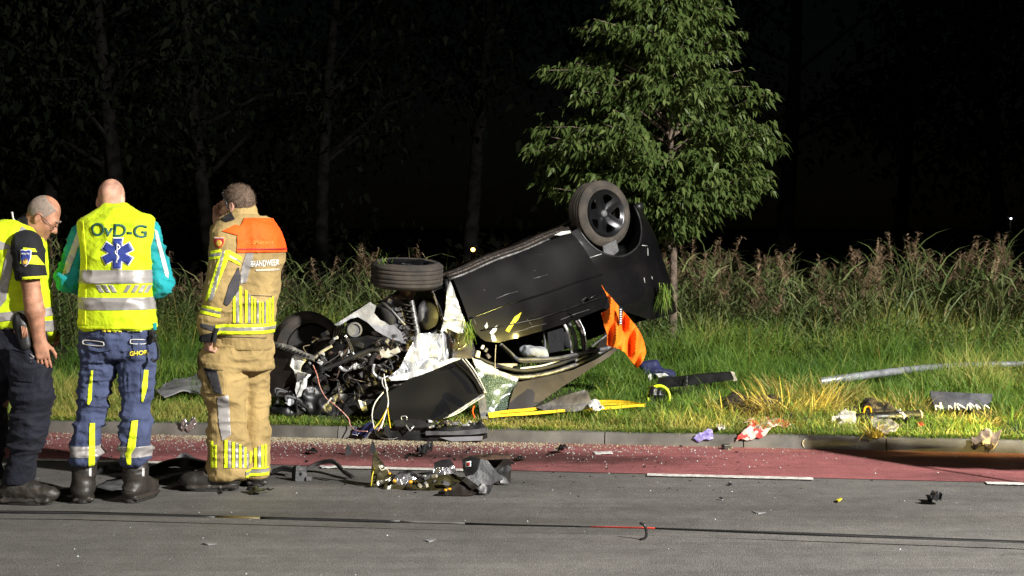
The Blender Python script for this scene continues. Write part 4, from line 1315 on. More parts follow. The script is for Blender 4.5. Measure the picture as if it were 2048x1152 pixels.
# ================================================================= police officer
def officer():
    p = Person(8.80, (40, 1000), '')
    base = np.array([P(40, 1000, 8.80)[0], 8.80, 0.0])
    v = p.vol(-80, 370, 150, 1012, -0.40, 0.40, 0.0065)
    f_h, u_h = np.array([0.80, 0.06, -0.60]), np.array([0.60, 0, 0.80])
    hc = p.J(85, 434, -0.02)
    at = add_head(v, hc, f_h, u_h, 0.93)
    v.cone(p.J(30, 490, 0), p.J(64, 448, -0.01), 0.078, 0.062, 0.03)
    v.loft(p.rows([(470, -15, 70, 0, 0.15), (520, -35, 85, 0, 0.17), (600, -35, 88, 0, 0.17), (680, -40, 80, 0, 0.17)]), 0.03)
    v.cone(p.J(52, 495, -0.205), p.J(66, 600, -0.22), 0.062, 0.050, 0.03)
    v.cone(p.J(66, 600, -0.22), p.J(70, 622, -0.22), 0.050, 0.054, 0.02)
    v.cone(p.J(70, 622, -0.22), p.J(80, 685, -0.19), 0.052, 0.033, 0.02, flat=((0, 1, 0), 0.85))
    add_hand(v, p.J(80, 685, -0.19), p.J(90, 735, -0.18) - p.J(80, 685, -0.19), (0.9, 0.3, 0.2), (-0.2, 1, 0), 0.45, 0.98, 0.05)
    v.cone(p.J(50, 495, 0.205), p.J(66, 600, 0.22), 0.062, 0.050, 0.03); v.cone(p.J(66, 600, 0.22), p.J(100, 660, 0.16), 0.050, 0.034, 0.02)
    add_hand(v, p.J(100, 660, 0.16), (0.6, -0.5, -0.4), (0, -0.3, 1), (0, -1, 0), 0.8)
    v.cone(p.J(45, 670, -0.10), p.J(66, 790, -0.12), 0.088, 0.064, 0.02); v.cone(p.J(66, 790, -0.12), p.J(35, 950, -0.10), 0.060, 0.042, 0.02)
    v.cone(p.J(15, 670, 0.10), p.J(-5, 800, 0.12), 0.085, 0.062, 0.02); v.cone(p.J(-5, 800, 0.12), p.J(-22, 950, 0.12), 0.058, 0.042, 0.02)
    V, F = v.surface(); V = smoothV(V, F, 1)
    root = mesh('person', V, F, M['skin_tan'], None, True, base)
    tag(root, 'person in short-sleeved dark police shirt and yellow vest, head bowed, at left edge', 'person', 'emergency workers on the road')
    # cropped hair round the back and sides
    v = Vol(hc - 0.17, hc + 0.17, 0.006)
    f, u, r = frame(f_h, u_h); R3 = np.stack([r, u, f], 1); sc = 0.93
    v.ell(hc + sc * (u * 0.035 - f * 0.012), R3, np.array([0.080, 0.1005, 0.102]) * sc, 0.005)
    v.cut(hc + f * 0.025, f * 0.8 - u * 0.25)
    v.cut(hc - u * 0.035 - f * 0.03, -u * 0.9 + f * 0.45)
    v.ell(hc + u * 0.125 + f * 0.05, R3, (0.07, 0.04, 0.10), 0.01, sub=True)
    finish(v, 'hair', M['hair_grey'], root, [], 1)
    # eyebrows / moustache shade, glasses
    mb = MB()
    for sx in (-1, 1):
        ring = [at(0.034 * sx + 0.024 * math.cos(q), -0.004 + 0.017 * math.sin(q), 0.104) for q in np.linspace(0, 2 * math.pi, 17)]
        mb.tube(ring, 0.0022, 5)
        mb.tube([at(0.058 * sx, 0.0, 0.102), at(0.080 * sx, 0.006, 0.06), at(0.084 * sx, 0.018, -0.005), at(0.083 * sx, 0.006, -0.026)], 0.0022, 5)
    mb.tube([at(-0.012, 0, 0.108), at(0, 0.006, 0.113), at(0.012, 0, 0.108)], 0.0022, 5)
    mb.build('glasses', M['plastic'], root, True)
    MB().tube([at(-0.05, 0.034, 0.094), at(-0.033, 0.038, 0.101), at(-0.016, 0.032, 0.102)], [0.003, 0.005, 0.003], 5).build('eyebrow', M['hair_grey'], root, True)
    MB().tube([at(0.05, 0.034, 0.094), at(0.033, 0.038, 0.101), at(0.016, 0.032, 0.102)], [0.003, 0.005, 0.003], 5).build('eyebrow', M['hair_grey'], root, True)
    # shirt: collar and short sleeves
    v = p.vol(-80, 425, 150, 600, -0.40, 0.40, 0.008)
    v.loft(p.rows([(462, -10, 72, 0, 0.13), (480, -25, 82, 0, 0.19), (520, -36, 88, 0, 0.195), (590, -36, 92, 0, 0.185)]), 0.03)
    v.cone(p.J(28, 478, 0), p.J(57, 454, 0), 0.088, 0.076, 0.02)
    for dy in (-1, 1):
        v.cone(p.J(54, 492, 0.19 * dy), p.J(66, 566, 0.215 * dy), 0.090, 0.086, 0.03)
    v.cut(p.J(64, 556), (0.05, 0, -1))
    o, sh = finish(v, 'shirt', M['black_cloth'], root, [(0.014, (8, 8, 16), 2)])
    AN = ((0, -1, 0), -0.1)
    cutout(sh, pane(p, [(46, 495), (70, 497), (74, 504), (44, 503)]), 0.003, 'sleeve_stripe', M['hivis_tape'], root, AN)
    cutout(sh, pane(p, [(42, 509), (74, 511), (90, 530), (40, 527)]), 0.003, 'sleeve_stripe', M['hivis_tape'], root, AN)
    cutout(sh, pane(p, [(44, 554), (96, 551), (98, 556), (44, 560)]), 0.003, 'sleeve_piping', M['hivis_tape'], root, AN)
    # sleeve badge: dark blue shield with pale rim and golden flame
    sb = bvh_of(*sh)
    def shield(cx, cy, w, h):
        c = p.J(cx, cy); k = p.Y0 / FOC
        pts = [(-0.5, 0.45), (-0.3, 0.5), (0, 0.44), (0.3, 0.5), (0.5, 0.45), (0.48, 0.0), (0.3, -0.32), (0, -0.5), (-0.3, -0.32), (-0.48, 0.0)]
        return [(c[0] + a * w * k, c[2] + b * h * k) for a, b in pts]
    for (w, h, m_, off, nm) in [(22, 34, 'ink_white', 0.004, 'badge_border'), (19.5, 31, 'ink_blue', 0.006, 'badge')]:
        V2, F2, uv = patch_mesh(shield(83, 514, w, h), 0.012, lambda uv: np.c_[uv[:, 0], np.full(len(uv), p.Y0), uv[:, 1]])
        project_patch(sb, V2, F2, (0, 1, 0), off, nm, M[m_], root)
    TV, TF = text_mesh('POLITIE', 0.013, 0.0004)
    c = p.J(83, 506)
    project_patch(sb, [(c[0] + a[0], p.Y0, c[2] + a[1] - 0.0) for a in TV], TF, (0, 1, 0), 0.0085, 'lettering', M['ink_white'], root, 0.001)
    c = p.J(83, 519); k = p.Y0 / FOC
    fl = [(-4, -7), (-5, -2), (-3, 2), (-1.5, -1), (0, 6), (1.5, 0), (4, 4), (5, -2), (4, -7)]
    V2, F2, _ = patch_mesh([(c[0] + a * k, c[2] + b * k) for a, b in fl], 0.01, lambda uv: np.c_[uv[:, 0], np.full(len(uv), p.Y0), uv[:, 1]])
    project_patch(sb, V2, F2, (0, 1, 0), 0.0085, 'badge_flame', M['ink_gold'], root)
    # vest
    v = p.vol(-85, 430, 150, 700, -0.40, 0.40, 0.008)
    v.loft(p.rows([(440, 5, 50, 0, 0.115), (447, -8, 66, 0, 0.15), (455, -18, 76, 0, 0.175), (470, -30, 86, 0, 0.20), (490, -38, 92, 0, 0.21), (520, -42, 95, 0, 0.21), (560, -43, 97, 0, 0.20), (600, -43, 101, 0, 0.195), (640, -46, 104, 0, 0.20), (668, -46, 104, 0, 0.195), (692, -40, 102, 0.03, 0.18)]), 0.02, 2.4)
    v.cone(p.J(36, 480, 0), p.J(60, 440, -0.0), 0.088, 0.078, 0.01, sub=True)
    for dy in (-1, 1):
        v.cone(p.J(66, 496, 0.235 * dy), p.J(66, 552, 0.25 * dy), 0.105, 0.095, 0.02, sub=True)
        v.cone(p.J(66, 560, 0.25 * dy), p.J(78, 720, 0.24 * dy), 0.085, 0.07, 0.02, sub=True)
    # hem rises towards the side
    v.cut(p.J(30, 652, -0.2), (0.0, -0.35, -1))
    o, vs = finish(v, 'vest', M['hivis'], root, [(0.020, (6, 6, 8), 5), (0.008, (15, 15, 20), 15)], 2)
    cutout(vs, [(tuple(p.J(0, 624)), (-0.10, 0, 1)), (tuple(p.J(0, 641)), (0.10, 0, -1))], 0.0035, 'reflective_band', M['silver_tape'], root)
    for poly in [[(44, 452), (58, 462), (30, 500), (16, 500)], [(16, 498), (31, 498), (20, 560), (2, 560), (8, 525)], [(2, 558), (19, 558), (12, 600), (-8, 625), (-14, 600)], [(-40, 486), (0, 482), (42, 500), (42, 514), (0, 500), (-40, 508)]]:
        cutout(vs, pane(p, poly), 0.0035, 'reflective_tape', M['silver_tape'], root, ((0, -1, 0), -0.3))
    cutout(vs, [(tuple(p.J(98, 560)), (-1, 0, 0))] + band(p, 640, 662), 0.0035, 'reflective_tape', M['silver_tape'], root)
    # earpiece clip behind the collar
    MB().tube([p.J(30, 443, -0.05), p.J(26, 436, -0.05), p.J(24, 424, -0.05)], [0.006, 0.005, 0.007], 6).build('antenna', M['white_tape'], root, True)
    # trousers
    v = p.vol(-85, 625, 130, 990, -0.32, 0.32, 0.008)
    v.loft(p.rows([(632, -36, 84, 0, 0.18), (660, -38, 84, 0, 0.19), (700, -36, 84, 0, 0.18)]), 0.02)
    v.loft(p.rows([(665, -20, 86, -0.08, 0.115), (700, 2, 90, -0.09, 0.115), (735, 14, 98, -0.1, 0.11), (765, 24, 106, -0.11, 0.105), (790, 28, 104, -0.12, 0.10), (850, 24, 92, -0.12, 0.09), (900, 20, 80, -0.12, 0.085), (940, 12, 66, -0.11, 0.082), (968, 8, 60, -0.10, 0.082)]), 0.03, 2.1)
    v.loft(p.rows([(670, -36, 60, 0.08, 0.115), (740, -34, 40, 0.1, 0.11), (800, -36, 14, 0.12, 0.10), (880, -45, 8, 0.12, 0.088), (965, -52, 0, 0.12, 0.085)]), 0.03, 2.1)
    o, tr = finish(v, 'trousers', M['navy'], root, [(0.028, (5, 5, 14), 41), (0.014, (10, 10, 30), 14)])
    tb = bvh_of(*tr)
    # belt, holster, keys
    cutout(tr, band(p, 640, 655), 0.006, 'belt', M['leather'], root)
    v = Vol(p.J(46, 668, -0.24) - 0.14, p.J(46, 668, -0.24) + 0.14, 0.007)
    v.cone(p.J(40, 645, -0.21), p.J(50, 690, -0.215), 0.045, 0.034, 0.02, flat=((0, 1, 0), 0.6))
    v.cone(p.J(36, 632, -0.21), p.J(40, 650, -0.21), 0.022, 0.03, 0.02)
    finish(v, 'holster', M['plastic'], root, [], 1)
    mb = MB()
    for i in range(4): mb.tube([p.J(43 + i * 3, 652 + i, -0.245), p.J(46 + i * 3, 676 - i, -0.242)], 0.0042, 5)
    mb.build('baton_loops', M['skin_tan'], root, True)
    mb = MB(); mb.tube([p.J(56, 712, -0.215), p.J(64, 718, -0.22), p.J(68, 714, -0.22), p.J(60, 708, -0.22)], 0.004, 6); mb.tube([p.J(58, 716, -0.215), p.J(62, 724, -0.22)], 0.005, 5)
    mb.build('key_ring', M['silver_tape'], root, True)
    cutout(tr, pane(p, [(18, 700), (70, 716), (66, 765), (20, 760)]), 0.006, 'cargo_pocket', M['navy'], root, AN)
    # boots
    for (ank, toe, top) in [((32, 985, -0.10), (1, -0.10), (34, 945, -0.10)), ((-34, 985, 0.12), (1, 0.1), (-26, 945, 0.12))]:
        v = Vol(p.J(*ank) + np.array([-0.2, -0.2, -0.16]), p.J(*ank) + np.array([0.34, 0.2, 0.26]), 0.0075)
        a2 = add_boot(v, p.J(*ank), toe, 0.012, 0.30, 0.055, shaft_top=p.J(*top), r_shaft=0.062)
        finish(v, 'boot', M['leather'], root, [(0.008, (26, 10, 26), 31)])
        sole_of(a2, 0.30, 0.055, root).location.z -= 0.011
officer()

# ================================================================= firefighter
def firefighter():
    p = Person(9.23, (470, 970), '')
    base = np.array([P(470, 970, 9.23)[0], 9.23, 0.0])
    v = p.vol(360, 355, 600, 980, -0.40, 0.40, 0.0065)
    f_h, u_h = np.array([-0.93, 0.36, -0.05]), np.array([0.0, 0.05, 1.0])
    hc = p.J(474, 413, 0.0)
    at = add_head(v, hc, f_h, u_h, 0.95)
    v.cone(p.J(487, 462, 0.02), p.J(482, 428, 0.01), 0.072, 0.062, 0.03)
    v.loft(p.rows([(455, 440, 545, 0.02, 0.12), (520, 445, 550, 0.02, 0.15), (600, 450, 535, 0.02, 0.14), (690, 430, 530, 0.02, 0.14), (740, 425, 528, 0.02, 0.13)]), 0.03)
    v.cone(p.J(455, 480, -0.12), p.J(440, 592, -0.17), 0.060, 0.050, 0.03); v.cone(p.J(440, 592, -0.17), p.J(416, 668, -0.18), 0.046, 0.034, 0.02)
    add_hand(v, p.J(416, 672, -0.18), p.J(417, 715, -0.19) - p.J(416, 672, -0.18), (-0.5, 0.6, 0.2), (0.9, 0.2, 0), 1.35, 0.98, 0.02)
    # other arm raised, hand at the cheek
    v.cone(p.J(520, 482, 0.24), p.J(462, 540, 0.34), 0.058, 0.048, 0.03); v.cone(p.J(462, 540, 0.34), p.J(437, 440, 0.20), 0.044, 0.032, 0.02)
    add_hand(v, p.J(437, 440, 0.20), (0.05, -0.3, 0.9), (0.6, 0.5, 0), (0.6, -0.3, 0), 0.9, 0.95)
    v.cone(p.J(446, 720, -0.06), p.J(452, 830, -0.08), 0.085, 0.062, 0.02); v.cone(p.J(452, 830, -0.08), p.J(457, 940, -0.06), 0.058, 0.045, 0.02)
    v.cone(p.J(508, 720, 0.08), p.J(514, 830, 0.1), 0.085, 0.062, 0.02); v.cone(p.J(514, 830, 0.1), p.J(513, 935, 0.1), 0.058, 0.045, 0.02)
    V, F = v.surface(); V = smoothV(V, F, 1)
    root = mesh('person', V, F, M['skin'], None, True, base)
    tag(root, 'firefighter in tan turnout gear with orange shoulder panel, facing away beside the wreck', 'person', 'emergency workers on the road')
    # hair
    v = Vol(hc - 0.17, hc + 0.17, 0.006)
    f, u, r = frame(f_h, u_h); R3 = np.stack([r, u, f], 1); sc = 0.95
    v.ell(hc + sc * (u * 0.037 - f * 0.014), R3, np.array([0.086, 0.107, 0.108]) * sc, 0.005)
    v.cut(hc + f * 0.045 + u * 0.03, f * 0.85 - u * 0.45)
    v.cut(hc - u * 0.06 - f * 0.02, -u * 0.9 + f * 0.55)
    for sx in (-1, 1):
        v.ell(hc + sc * (r * 0.085 * sx - u * 0.01 + f * 0.002), R3, np.array([0.04, 0.036, 0.026]) * sc, 0.006, sub=True)
    o, hs = finish(v, 'hair', M['hair_brown'], root, [(0.004, (60, 60, 60), 3)], 1)
    HV, HN = hs[0], vnormals(*hs)
    pick = RNG.integers(0, len(HV), 2600)
    d = HN[pick] * 0.8 - u * 0.35 - f * 0.25 + RNG.normal(0, 0.25, (len(pick), 3)); d /= np.linalg.norm(d, axis=1, keepdims=True)
    q0 = HV[pick]; sd = np.cross(d, HN[pick] + 0.01); sd /= np.linalg.norm(sd, axis=1, keepdims=True) + 1e-9
    Lh = RNG.uniform(0.008, 0.018, len(pick))[:, None]
    SV = np.stack([q0 - sd * 0.0012, q0 + sd * 0.0012, q0 + d * Lh], 1).reshape(-1, 3)
    mesh('hair_strands', SV, np.arange(len(SV)).reshape(-1, 3), M['hair_brown'], root)['kind'] = 'stuff'
    # seams of the jacket
    # strap of the glasses pushed on the head
    mb = MB()
    ring = [hc + 0.95 * (u * (0.085 + 0.0 * math.cos(q)) + r * 0.083 * math.sin(q) + f * (0.052 + 0.03 * math.cos(q))) for q in np.linspace(-1.7, 1.7, 15)]
    mb.tube(ring, 0.0065, 6)
    mb.tube([hc + 0.95 * (r * s_ * 0.086 + u * 0.075 + f * 0.055) for s_ in (-1, -1.001)] , 0.006, 5)
    mb.tube([at(-0.085, 0.075, 0.055), at(-0.088, 0.03, 0.03), at(-0.084, -0.02, 0.01)], 0.005, 5)
    mb.build('head_strap', M['plastic'], root, True)
    # jacket
    v = p.vol(370, 395, 600, 706, -0.42, 0.42, 0.008)
    v.loft(p.rows([(432, 450, 526, 0.02, 0.11), (440, 440, 540, 0.02, 0.15), (450, 433, 551, 0.02, 0.175), (465, 430, 559, 0.02, 0.19), (490, 430, 565, 0.02, 0.20), (520, 432, 566, 0.02, 0.20), (560, 434, 560, 0.02, 0.195), (600, 435, 550, 0.02, 0.185), (640, 428, 546, 0.02, 0.185), (680, 420, 543, 0.02, 0.19), (697, 420, 542, 0.02, 0.188)]), 0.02, 2.3)
    v.cone(p.J(489, 452, 0.02), p.J(484, 424, 0.01), 0.108, 0.096, 0.02)
    v.cone(p.J(458, 476, -0.13), p.J(442, 592, -0.18), 0.108, 0.098, 0.035)
    v.cone(p.J(442, 592, -0.18), p.J(417, 650, -0.19), 0.096, 0.070, 0.03)
    v.cone(p.J(522, 478, 0.22), p.J(464, 540, 0.36), 0.10, 0.092, 0.03); v.cone(p.J(464, 540, 0.36), p.J(446, 465, 0.26), 0.088, 0.072, 0.03)
    # opening of the collar
    v.cone(p.J(482, 420, 0.01), p.J(478, 395, 0.005), 0.084, 0.090, 0.006, sub=True)
    o, jk = finish(v, 'jacket', M['tan'], root, [(0.014, (5, 5, 10), 6), (0.007, (12, 12, 22), 16), (0.003, (26, 26, 30), 22)], 2)
    AL = ((0, -1, 0), -0.25)
    # orange yoke
    cutout(jk, pane(p, [(446, 446), (480, 436), (528, 434), (552, 448), (572, 505), (508, 503), (507, 470), (495, 454), (470, 447), (440, 462)]) if False else
           [(tuple(p.J(0, 504)), (0, 0, -1)), (tuple(p.J(507, 500)), (-1, 0.25, -0.0)), (tuple(p.J(0, 436)), (0, 0, 1))], 0.008, 'shoulder_panel', M['orange'], root)
    cutout(jk, pane(p, [(437, 460), (452, 446), (478, 436), (512, 436), (512, 476), (494, 454), (470, 449), (444, 462)]), 0.007, 'shoulder_strap', M['orange'], root, ((0, -1, 0.8), -0.2))
    cutout(jk, [(tuple(p.J(0, 496)), (0, 0, 1)), (tuple(p.J(0, 499)), (0, 0, -1)), (tuple(p.J(509, 500)), (-1, 0.25, 0))], 0.011, 'panel_seam', M['ink_red'], root)
    # waist band: yellow-silver-yellow
    for y0, y1, m_ in [(645, 651, 'hivis_tape'), (651, 658, 'silver_tape'), (658, 665, 'hivis_tape')]:
        cutout(jk, band(p, y0, y1) + pane(p, [(431, 630), (600, 630), (600, 680), (431, 680)]), 0.006, 'waist_band', M[m_], root)
    # vertical stripes on the lower back
    xs = [(466, 5, 'hivis_tape', 577), (472, 6, 'silver_tape', 578), (479, 5, 'hivis_tape', 573), (490, 5, 'hivis_tape', 580), (496, 5, 'silver_tape', 587), (502, 4, 'hivis_tape', 592), (508, 4, 'hivis_tape', 597), (514, 3.5, 'silver_tape', 600), (518, 4, 'hivis_tape', 602), (524, 3.5, 'hivis_tape', 604), (529, 3, 'silver_tape', 602), (533, 3.5, 'hivis_tape', 600), (539, 3.5, 'hivis_tape', 596), (545, 3, 'hivis_tape', 593)]
    for (x, w, m_, y0) in xs:
        cutout(jk, pane(p, [(x, y0), (x + w, y0 + 1), (x + w, 646), (x, 646)]), 0.005, 'back_stripe', M[m_], root, ((0, -1, 0), 0.0))
    cutout(jk, pane(p, [(482, 589), (545, 592), (545, 593.2), (482, 590.2)]), 0.003, 'back_seam', M['pad'], root, ((0, -1, 0), 0.0))
    cutout(jk, pane(p, [(430, 672), (545, 676), (545, 677.2), (430, 673.2)]), 0.003, 'hem_seam', M['pad'], root, ((0, -1, 0), 0.0))
    # silver side panel
    cutout(jk, pane(p, [(494, 503), (507, 500), (506, 515), (493, 565), (481, 569), (482, 540)]), 0.004, 'side_reflector', M['silver_tape'], root, ((0, -1, 0), 0.0))
    # sleeve tapes
    for poly, m_ in [([(421, 501), (441, 499), (444, 504), (420, 508)], 'hivis_tape'), ([(420, 508), (442, 505), (440, 512), (419, 514)], 'silver_tape'), ([(418, 514), (440, 512), (438, 518), (418, 519)], 'hivis_tape'),
                     ([(457, 500), (484, 514), (483, 523), (456, 508)], 'hivis_tape'), ([(456, 508), (482, 521), (481, 526), (456, 513)], 'silver_tape'), ([(456, 513), (481, 525), (480, 531), (456, 519)], 'hivis_tape'),
                     ([(437, 516), (444, 504), (421, 590), (412, 604), (410, 600)], 'hivis_tape'), ([(443, 504), (450, 501), (427, 596), (419, 604), (416, 600)], 'silver_tape'), ([(450, 501), (461, 500), (456, 530), (428, 606), (420, 610), (428, 590)], 'hivis_tape'),
                     ([(404, 610), (443, 618), (442, 624), (402, 615)], 'hivis_tape'), ([(402, 615), (442, 624), (441, 630), (401, 620)], 'silver_tape'), ([(401, 620), (441, 630), (440, 636), (400, 626)], 'hivis_tape')]:
        cutout(jk, pane(p, poly), 0.005, 'sleeve_tape', M[m_], root, AL)
    cutout(jk, pane(p, [(468, 534), (478, 535), (481, 552), (478, 580), (456, 612), (440, 604), (458, 570)]), 0.007, 'elbow_pad', M['pad'], root, AL)
    cutout(jk, pane(p, [(400, 646), (440, 655), (430, 664), (400, 655)]), 0.005, 'cuff_edge', M['pad'], root, AL)
    # fold line of the collar flap
    cutout(jk, pane(p, [(442, 436), (462, 424), (470, 438), (452, 444)]), 0.006, 'collar_tab', M['black_cloth'], root, ((0, -1, 0), -0.4))
    jb = bvh_of(*jk)
    c = p.J(453, 484); k = p.Y0 / FOC
    def shield(w, h): return [(c[0] + a * w * k, c[2] + b * h * k) for a, b in [(-0.5, 0.42), (0, 0.5), (0.5, 0.45), (0.5, 0.0), (0.3, -0.35), (0, -0.5), (-0.35, -0.35), (-0.5, 0.0)]]
    for (w, h, m_, off, nm) in [(24, 26, 'ink_gold', 0.004, 'badge_border'), (21, 23, 'ink_red', 0.006, 'badge')]:
        V2, F2, _ = patch_mesh(shield(w, h), 0.012, lambda uv: np.c_[uv[:, 0], np.full(len(uv), p.Y0), uv[:, 1]])
        project_patch(jb, V2, F2, (0, 1, 0), off, nm, M[m_], root)
    ring = [(c[0] + 6.5 * k * math.cos(q), c[2] - 1.5 * k + 6.5 * k * math.sin(q)) for q in np.linspace(0, 2 * math.pi, 13)[:-1]]
    V2, F2, _ = patch_mesh(ring, 0.01, lambda uv: np.c_[uv[:, 0], np.full(len(uv), p.Y0), uv[:, 1]])
    project_patch(jb, V2, F2, (0, 1, 0), 0.0085, 'badge_emblem', M['ink_gold'], root)
    TV, TF = text_mesh('BRANDWEER', 0.010, 0.0003); cc = p.J(453, 475)
    project_patch(jb, [(cc[0] + a[0], p.Y0, cc[2] + a[1]) for a in TV], TF, (0, 1, 0), 0.0085, 'lettering', M['ink_white'], root, 0.001)
    # lettering on the back, turning away to the right
    def back_text(txt, size, px, py, m_, wid, off):
        TV, TF = text_mesh(txt, size, size * 0.012)
        q = p.J(px, py); wn = TV[:, 0].max() - TV[:, 0].min()
        project_patch(jb, [(q[0] + a[0] / wn * wid * k, p.Y0, q[2] + a[1] + a[0] * 0.03) for a in TV], TF, (0, 1, 0), off, 'lettering', M[m_], root, 0.0015)
    back_text('BRANDWEER', 0.052, 537, 526, 'ink_white', 50, 0.004)
    cutout(jk, pane(p, [(511, 539), (559, 537), (559, 541), (511, 543)]), 0.003, 'faded_print', M['ink_grey'], root, ((0, -1, 0), 0.0))
    back_text('Officier van dienst', 0.030, 541, 484, 'ink_gold', 50, 0.0125)
    # trousers
    v = p.vol(380, 660, 580, 960, -0.32, 0.32, 0.008)
    v.loft(p.rows([(668, 425, 538, 0.02, 0.165), (700, 414, 541, 0.02, 0.175), (735, 405, 541, 0.02, 0.165)]), 0.03)
    v.loft(p.rows([(700, 403, 484, -0.06, 0.13), (740, 402, 488, -0.06, 0.125), (775, 406, 491, -0.06, 0.12), (800, 414, 492, -0.07, 0.11), (850, 419, 493, -0.07, 0.105), (900, 420, 495, -0.07, 0.108), (935, 417, 494, -0.06, 0.11), (952, 418, 493, -0.06, 0.108)]), 0.03, 2.2)
    v.loft(p.rows([(700, 470, 541, 0.10, 0.12), (760, 476, 539, 0.10, 0.115), (800, 484, 538, 0.10, 0.105), (850, 488, 536, 0.10, 0.10), (900, 490, 537, 0.10, 0.105), (948, 489, 536, 0.10, 0.105)]), 0.03, 2.2)
    o, tr = finish(v, 'trousers', M['tan'], root, [(0.026, (5, 5, 12), 51), (0.012, (11, 11, 26), 24)])
    NB = ((0, -1, 0), -0.1)
    for (xl, xr, y0s, xs) in [(417, 496, 878, [(421, 5, 'hivis_tape', 882), (429, 4, 'hivis_tape', 890), (448, 7, 'hivis_tape', 880), (456, 6, 'silver_tape', 882), (464, 6, 'hivis_tape', 884), (471, 6, 'silver_tape', 886), (478, 5, 'hivis_tape', 889), (485, 4, 'silver_tape', 892), (489, 4, 'hivis_tape', 895)]),
                              (492, 538, 890, [(494, 4, 'silver_tape', 905), (500, 5, 'hivis_tape', 902), (508, 6, 'hivis_tape', 896), (516, 6, 'silver_tape', 893), (523, 5, 'hivis_tape', 890), (530, 4, 'hivis_tape', 888)])]:
        for (x, w, m_, y0) in xs:
            cutout(tr, pane(p, [(x, y0), (x + w, y0), (x + w, 936), (x, 936)]), 0.005, 'leg_stripe', M[m_], root, NB)
        for y0, y1, m_ in [(934, 938, 'hivis_tape'), (938, 945, 'silver_tape'), (945, 951, 'hivis_tape')]:
            cutout(tr, band(p, y0, y1) + pane(p, [(xl, 920), (xr, 920), (xr, 960), (xl, 960)]), 0.006, 'ankle_band', M[m_], root)
    cutout(tr, pane(p, [(434, 795), (457, 790), (462, 870), (444, 882), (437, 850)]), 0.004, 'leg_reflector', M['silver_tape'], root, NB)
    cutout(tr, pane(p, [(405, 728), (448, 732), (450, 790), (406, 786)]), 0.008, 'cargo_pocket', M['tan'], root, NB)
    cutout(tr, pane(p, [(408, 738), (434, 742), (444, 788), (428, 786)]), 0.012, 'pocket_patch', M['pad'], root, NB)
    cutout(tr, pane(p, [(404, 724), (448, 729), (448, 741), (405, 737)]), 0.013, 'pocket_flap', M['tan'], root, NB)
    cutout(tr, pane(p, [(407, 736), (434, 740), (434, 744), (407, 741)]), 0.015, 'pocket_strap', M['black_cloth'], root, NB)
    # knitted cuff and the torch held in the hand
    v = Vol(p.J(416, 665, -0.19) - 0.14, p.J(416, 665, -0.19) + 0.14, 0.007)
    v.cone(p.J(420, 650, -0.19), p.J(416, 680, -0.185), 0.058, 0.050, 0.01)
    v.cut(p.J(416, 683, -0.19), (0, 0, -1))
    finish(v, 'wrist_cuff', M['black_cloth'], root, [(0.006, (40, 40, 10), 3)], 1)
    t = empty('torch', p.J(430, 672, -0.235), 'small black torch in the hand of the firefighter', 'torch')
    bevel(MB().tube([p.J(427, 686, -0.235), p.J(431, 662, -0.235)], [0.013, 0.014], 10).build('torch_body', M['plastic'], t), 0.003)
    MB().tube([p.J(431, 664, -0.235), p.J(432, 656, -0.235)], [0.016, 0.018], 10).build('torch_head', M['plastic'], t)
    # boots
    for (ank, toe, top) in [((447, 975, -0.08), (-1.0, -0.05), (455, 935, -0.065)), ((513, 962, 0.10), (-0.25, 1), (513, 930, 0.10))]:
        v = Vol(p.J(*ank) + np.array([-0.36, -0.2, -0.2]), p.J(*ank) + np.array([0.22, 0.36, 0.24]), 0.0075)
        at2 = add_boot(v, p.J(*ank), toe, 0.012, 0.31, 0.060, shaft_top=p.J(*top), r_shaft=0.075)
        finish(v, 'boot', M['leather'], root, [(0.008, (26, 10, 26), 31)])
        sole_of(at2, 0.31, 0.060, root).location.z -= 0.011
firefighter()

